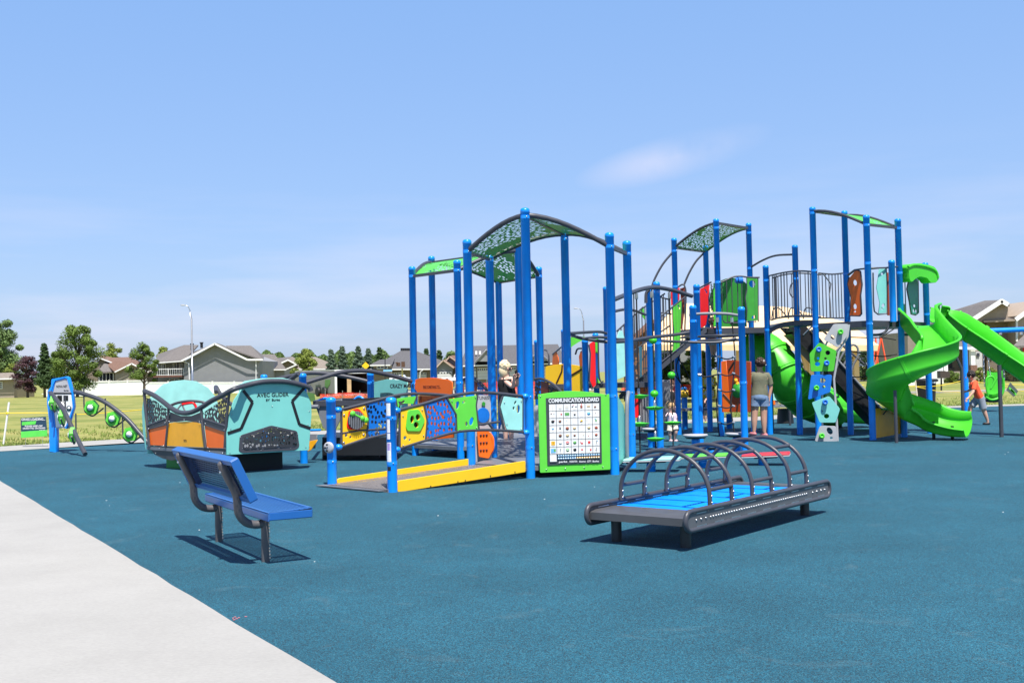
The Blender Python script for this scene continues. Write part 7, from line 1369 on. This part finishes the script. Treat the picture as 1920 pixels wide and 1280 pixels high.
def loft(b, cs, rs, lat, m=0, n=16):
    rows = []
    for k, (c, r_) in enumerate(zip(cs, rs)):
        t = (cs[min(k+1, len(cs)-1)]-cs[max(k-1, 0)]).normalized(); l2 = (lat-t*lat.dot(t)).normalized(); f2 = t.cross(l2)
        rows.append([c+l2*r_[0]*math.cos(2*math.pi*a/n)+f2*r_[1]*math.sin(2*math.pi*a/n) for a in range(n+1)])
    b.grid(rows, m)
def person(label, J, s_, face, hair, shirt, short_, skin, shoe, hairlen=.0, sleeve=.75, legl=.5, group=None, bun=None, wt=1.0, hs=1.0, strap=False, skirt=0):
    """J: joints in the world. s_: height of the standing figure in metres."""
    base = V(J['pel'].x, J['pel'].y, min(J['lf'].z, J['rf'].z)-.03*s_); pr = thing('person', label, 'person', base, group); h = s_/1.65; w = wt
    vs = []; es = []
    def add(p, r_, prev=None): vs.append((Vector(p), (r_*1.12 if not isinstance(r_, tuple) else (r_[0]*1.12, r_[1]*1.12)))); (es.append((prev, len(vs)-1)) if prev is not None else None); return len(vs)-1
    lat = (J['rs']-J['ls']); lat.z = 0; lat.normalize(); up_ = (J['neck']-J['pel']).normalized()
    pel = add(J['pel'], (.118*h*w, .10*h*w)); wai = add(J['pel'].lerp(J['neck'], .42), (.108*h*w, .085*h*w), pel); che = add(J['pel'].lerp(J['neck'], .78), (.122*h*w, .085*h), wai); nk = add(J['neck'], .050*h, che); hb = add(J['neck'].lerp(J['head'], .45), .048*h*hs**.5, nk)
    hd = J['head']; H = h*hs; hdm = add(hd, .078*H, hb); add(hd+V(0, 0, .055*H), .062*H, hdm)
    for sh, el, ha in (('ls', 'le', 'lh'), ('rs', 're', 'rh')):
        a = add(J[sh], .052*h*w, che); e_ = add(J[el], .037*h*w, a); wv2 = (J[ha]-J[el]).normalized(); wr_ = add(J[ha]-wv2*.05*h, .024*h, e_); pm = add(J[ha], (.028*h, .016*h), wr_)
        sd = wv2.cross(V(.3, -.8, .2)).normalized()
        for k, (o_, ln) in enumerate(((-.024, .062), (-.008, .075), (.008, .072), (.023, .058))): f1 = add(J[ha]+sd*o_*h+wv2*.035*h, .0085*h, pm); add(J[ha]+sd*o_*1.1*h+wv2*(.035+ln*.8)*h+V(0, 0, -.012*h), .007*h, f1)
        t1 = add(J[ha]+sd*.035*h-wv2*.005*h, .010*h, pm); add(J[ha]+sd*.055*h+wv2*.035*h, .008*h, t1)
    for hp, kn, an_, ft in (('lhip', 'lk', 'la', 'lf'), ('rhip', 'rk', 'ra', 'rf')):
        a = add(J[hp], .085*h*w, pel); k_ = add(J[kn], .056*h*w, a); c_ = add(J[kn].lerp(J[an_], .35), .056*h*w, k_); n_ = add(J[an_], .035*h, c_); add(J[ft], .034*h, n_)
    skinned('body', vs, es, skin, pr)
    f = face.normalized(); sd = f.cross(V(0, 0, 1)).normalized(); c_ = hd+V(0, 0, .0)
    b = MB(); b.ell(c_+f*.094*H, (.012*H, .016*H, .02*H)); b.build('nose', skin, pr)
    for s2_ in (-1, 1):
        b = MB(); b.ell(c_+sd*s2_*.082*H, (.012*H, .018*H, .026*H)); b.build('ear', skin, pr)
        b = MB(); b.ell(c_+f*.080*H+sd*s2_*.03*H+V(0, 0, .02*H), (.011*H, .008*H, .008*H)); b.build('eye', INK, pr)
    b = MB(); b.ell(c_+f*.084*H-V(0, 0, .04*H), (.02*H, .008*H, .006*H)); b.build('mouth', mat('lips', (.45, .12, .10)), pr)
    b = MB(); b.ell(c_+V(0, 0, .040*H)-f*.022*H, (.098*H, .098*H, .092*H))
    if hairlen: b.ell(c_-f*.045*H-V(0, 0, hairlen*.35*H), (.086*H, .07*H, (.07+hairlen*.5)*H))
    if bun is not None: b.ell(c_-f*.09*H+V(0, 0, .03*H)+bun*.03, (.05*H, .05*H, .06*H))
    rgh = random.Random(int(hd.x*100))
    for k in range(60):
        d = V(rgh.gauss(0, 1), rgh.gauss(0, 1), abs(rgh.gauss(0, 1))).normalized()
        if d.dot(f) > .35: continue
        b.ell(c_+V(0, 0, .04*H)-f*.022*H+d*.088*H, (.020*H, .020*H, .028*H), 6, 4)
    b.build('hair', hair, pr)
    A_ = J['pel']; B_ = J['neck']; q = lambda t: A_+(B_-A_)*t
    b = MB()
    rr = [(-.10, .158), (.05, .160), (.25, .150), (.42, .142), (.62, .152), (.80, .160 if not strap else .138)] + ([(.90, .135), (.965, .085), (.985, .056)] if not strap else [(.82, .13)])
    if skirt: rr = [(-.10-skirt, .2)]+rr
    loft(b, [q(t) for t, r_ in rr], [(r_*h*w, r_*h*w*.70) for t, r_ in rr], lat)
    if sleeve:
        for sh, el in (('ls', 'le'), ('rs', 're')):
            a = J[sh]; e_ = a.lerp(J[el], sleeve); s0 = a.lerp(q(.80), .45); b.tube([s0, a.lerp(s0, .3), a.lerp(e_, .35), e_], [.066*h*w, .070*h*w, .064*h*w, .060*h*w], 12, cap=False)
    b.build('shirt', shirt, pr)
    if short_ is not None:
        b = MB(); loft(b, [q(.06), q(-.04), q(-.16), q(-.24)], [(.150*h*w, .112*h*w), (.163*h*w, .122*h*w), (.165*h*w, .122*h*w), (.10*h*w, .08*h*w)], lat)
        for hp, kn in (('lhip', 'lk'), ('rhip', 'rk')): b.tube([J[hp]+V(0, 0, .03*h), J[hp].lerp(J[kn], legl*.5), J[hp].lerp(J[kn], legl)], [.098*h*w, .096*h*w, .098*h*w], 14, cap=False)
        b.build('shorts', short_, pr)
    for an_, ft, dr in (('la', 'lf', 'ld'), ('ra', 'rf', 'rd')):
        d = J.get(dr, f).normalized(); b = MB(); q_ = J[ft]+d*.035*h; rot = Matrix(((d.y, d.x, 0), (-d.x, d.y, 0), (0, 0, 1))); b.ell(q_, (.045*h*w, .115*h, .040*h*w), 12, 8, rot=rot); b.build('shoe', shoe, pr)
    return pr
def PJ(Y, d): return {k: (P(v[0], v[1], Y+(v[2] if len(v) > 2 else 0)) if isinstance(v, tuple) else v) for k, v in d.items()}
Yw_ = 23.3
w1 = person('woman in a green t-shirt and denim shorts standing with her back to us', PJ(Yw_, dict(head=(1424, 684), neck=(1425, 697), ls=(1411.5, 703), rs=(1440, 704), le=(1405.5, 720, .05), lh=(1407, 716, -.28+.6), re=(1445.5, 727, .02), rh=(1441.5, 752, 0), pel=(1424, 742), lhip=(1416.5, 748), rhip=(1432, 748), lk=(1414.5, 779), rk=(1432, 779), la=(1414, 808), ra=(1433, 810), lf=(1413.5, 813), rf=(1434.5, 815))), 1.66, V(-.45, 1, 0), mat('dark brown hair', (.05, .022, .014), .55), mat('olive t-shirt', (.16, .16, .105), .9, 0, .2, 5, .5, 30), mat('washed denim', (.16, .24, .38), .9, 0, .35, 9, .4, 120), SKIN, mat('pink shoes', (.6, .2, .22)), bun=V(.8, -.5, 0), legl=.42, wt=1.16, sleeve=.7, hs=1.08)
b = MB(); c_ = P(1433.5, 680, Yw_-.12)
for k in range(5): b.ell(c_+V(.02*math.cos(k), -.0, -.045+.022*k), (.022, .018, .012), 8, 5)
o = b.build('hair_clip', WHITE, w1)
Yt = 22.5
person('toddler in a pale pink top and cream shorts holding the pod rope', PJ(Yt, dict(head=(1258.5, 763), neck=(1258, 774), ls=(1253.5, 776), rs=(1264, 777), le=(1249.5, 783), lh=(1254.5, 772, -.1), re=(1269, 786), rh=(1271, 792, -.05), pel=(1261.5, 795), lhip=(1257.5, 799), rhip=(1265.5, 798), lk=(1256, 810, -.03), rk=(1267.5, 808, -.06), la=(1256.5, 823), ra=(1265.5, 822), lf=(1257, 826), rf=(1266.5, 826), rd=V(1, -.5, 0), ld=V(.8, -.7, 0))), .80, V(.85, -.45, 0), mat('light blond hair', (.60, .38, .18), .6), mat('pale pink cotton', (.78, .62, .68), .9, 0, .1, 20), mat('cream cotton', (.72, .68, .55), .9, 0, .1, 20), SKIN2, mat('white pink shoes', (.8, .55, .58)), legl=.85, wt=1.45, hs=1.85)
Yb_ = 18.9
bl = person('blonde woman in a black strappy top holding up a phone', PJ(Yb_, dict(head=(949, 691), neck=(948, 702), ls=(939.5, 709), rs=(957, 710), le=(962, 726, -.15), lh=(964, 708, -.25), re=(969, 724, -.1), rh=(970.5, 706, -.2), pel=(952, 750), lhip=(946, 754), rhip=(957, 754), lk=(947, 790), rk=(958, 790), la=(948, 822), ra=(959, 822), lf=(949, 828), rf=(960, 828))), 1.5, V(.9, .35, 0), mat('platinum hair', (.85, .68, .42), .5), mat('black cloth', (.008, .008, .009), .9), mat('black cloth', (.008, .008, .009), .9), SKIN2, BLACK, hairlen=.10, sleeve=0, legl=.6, wt=1.08, strap=True, hs=1.12)
b = MB(); b.rbox(P(968.5, 702, Yb_-.22), (.075, .012, .15), .004, ux=V(.5, -.7, .2).normalized(), uy=V(.8, .6, 0).normalized(), uz=V(-.12, .1, 1).normalized()); tag(b.build('phone', BLACK), 'black phone held up by the blonde woman', 'phone')
b = MB(); c_ = P(955.5, 692, Yb_); b.box(c_+V(-.0, -.05, 0), (.05, .04, .035)); b.build('sunglasses', INK, bl)
for a, c2 in (((943.5, 706), (944.5, 718)), ): tube(bl, 'dress_strap', [P(a[0], a[1], Yb_-.1), P(c2[0], c2[1], Yb_-.12)], .009, INK, 6)
Yk = 26.2
person('child in an orange shirt and grey shorts running past the slide legs', PJ(Yk, dict(head=(1819, 706), neck=(1823, 714), ls=(1824, 716, .12), rs=(1829, 717, -.15), le=(1819, 731, .2), lh=(1809, 735, .25), re=(1824.5, 735, -.25), rh=(1814, 748, -.3), pel=(1836.5, 745), lhip=(1833, 748, .08), rhip=(1839, 748, -.08), lk=(1819, 763, .1), rk=(1845, 770, -.08), la=(1816, 786, .1), ra=(1852, 789, -.08), lf=(1813, 790, .1), rf=(1852, 794, -.08), rd=V(-1, .2, 0), ld=V(-1, .2, 0))), 1.32, V(-1, .25, -.3), mat('near black hair', (.02, .012, .010), .55), mat('coral orange cotton', (.90, .10, .035), .9, 0, .1, 9, .3, 60), mat('grey cotton', (.26, .29, .34), .9, 0, .12, 9), SKIN, BLACK, legl=.8, wt=1.12, hs=1.25)
Yc = 27.6
person('child in a black top looking out from behind the toddler', PJ(Yc, dict(head=(1258.5, 722), neck=(1258, 733), ls=(1249, 737), rs=(1268, 737), le=(1245, 750), lh=(1247, 764), re=(1271, 750), rh=(1272, 764), pel=(1258, 763), lhip=(1254, 767), rhip=(1263, 767), lk=(1254, 784), rk=(1263, 784), la=(1254, 800), ra=(1263, 800), lf=(1254, 803), rf=(1263, 803))), 1.22, V(.2, -1, 0), mat('brown hair', (.10, .04, .02), .6), mat('black cloth', (.008, .008, .009)), mat('black cloth', (.008, .008, .009)), SKIN2, BLACK, legl=.9, wt=1.2, hs=1.35)
Yd = 30
person('child in a dark shirt beside the play table behind the twin posts', PJ(Yd, dict(head=(1315, 719), neck=(1316, 729), ls=(1309, 733), rs=(1324, 733), le=(1307, 744), lh=(1312, 752, -.2), re=(1326, 744), rh=(1322, 752, -.2), pel=(1318, 759), lhip=(1314, 762), rhip=(1321, 762), lk=(1316, 777), rk=(1322, 777), la=(1317, 789), ra=(1323, 789), lf=(1317, 792), rf=(1323, 792))), 1.15, V(.4, 1, 0), mat('brown hair', (.10, .04, .02), .6), mat('charcoal cotton', (.04, .035, .045), .9), mat('charcoal cotton', (.04, .035, .045), .9), SKIN, mat('yellow green shoes', (.4, .5, .08)), legl=.8, wt=1.2, hs=1.4)
Ye = 25.0
person('child in a maroon shirt on the stairs under the tower deck', PJ(Ye, dict(head=(1336, 605), neck=(1336, 614), ls=(1330, 617), rs=(1342, 617), le=(1328, 626), lh=(1330, 634, -.1), re=(1344, 626), rh=(1342, 634, -.1), pel=(1337, 638), lhip=(1334, 641), rhip=(1340, 641), lk=(1335, 653), rk=(1340, 653), la=(1335, 664), ra=(1340, 664), lf=(1335, 667), rf=(1340, 667))), .98, V(.3, 1, 0), mat('brown hair', (.10, .04, .02), .6), mat('maroon cotton', (.35, .02, .06), .9), mat('pale shorts', (.5, .5, .52), .9), SKIN, MGREY, legl=.5, wt=1.25, hs=1.5)
print('objects', len(bpy.data.objects))
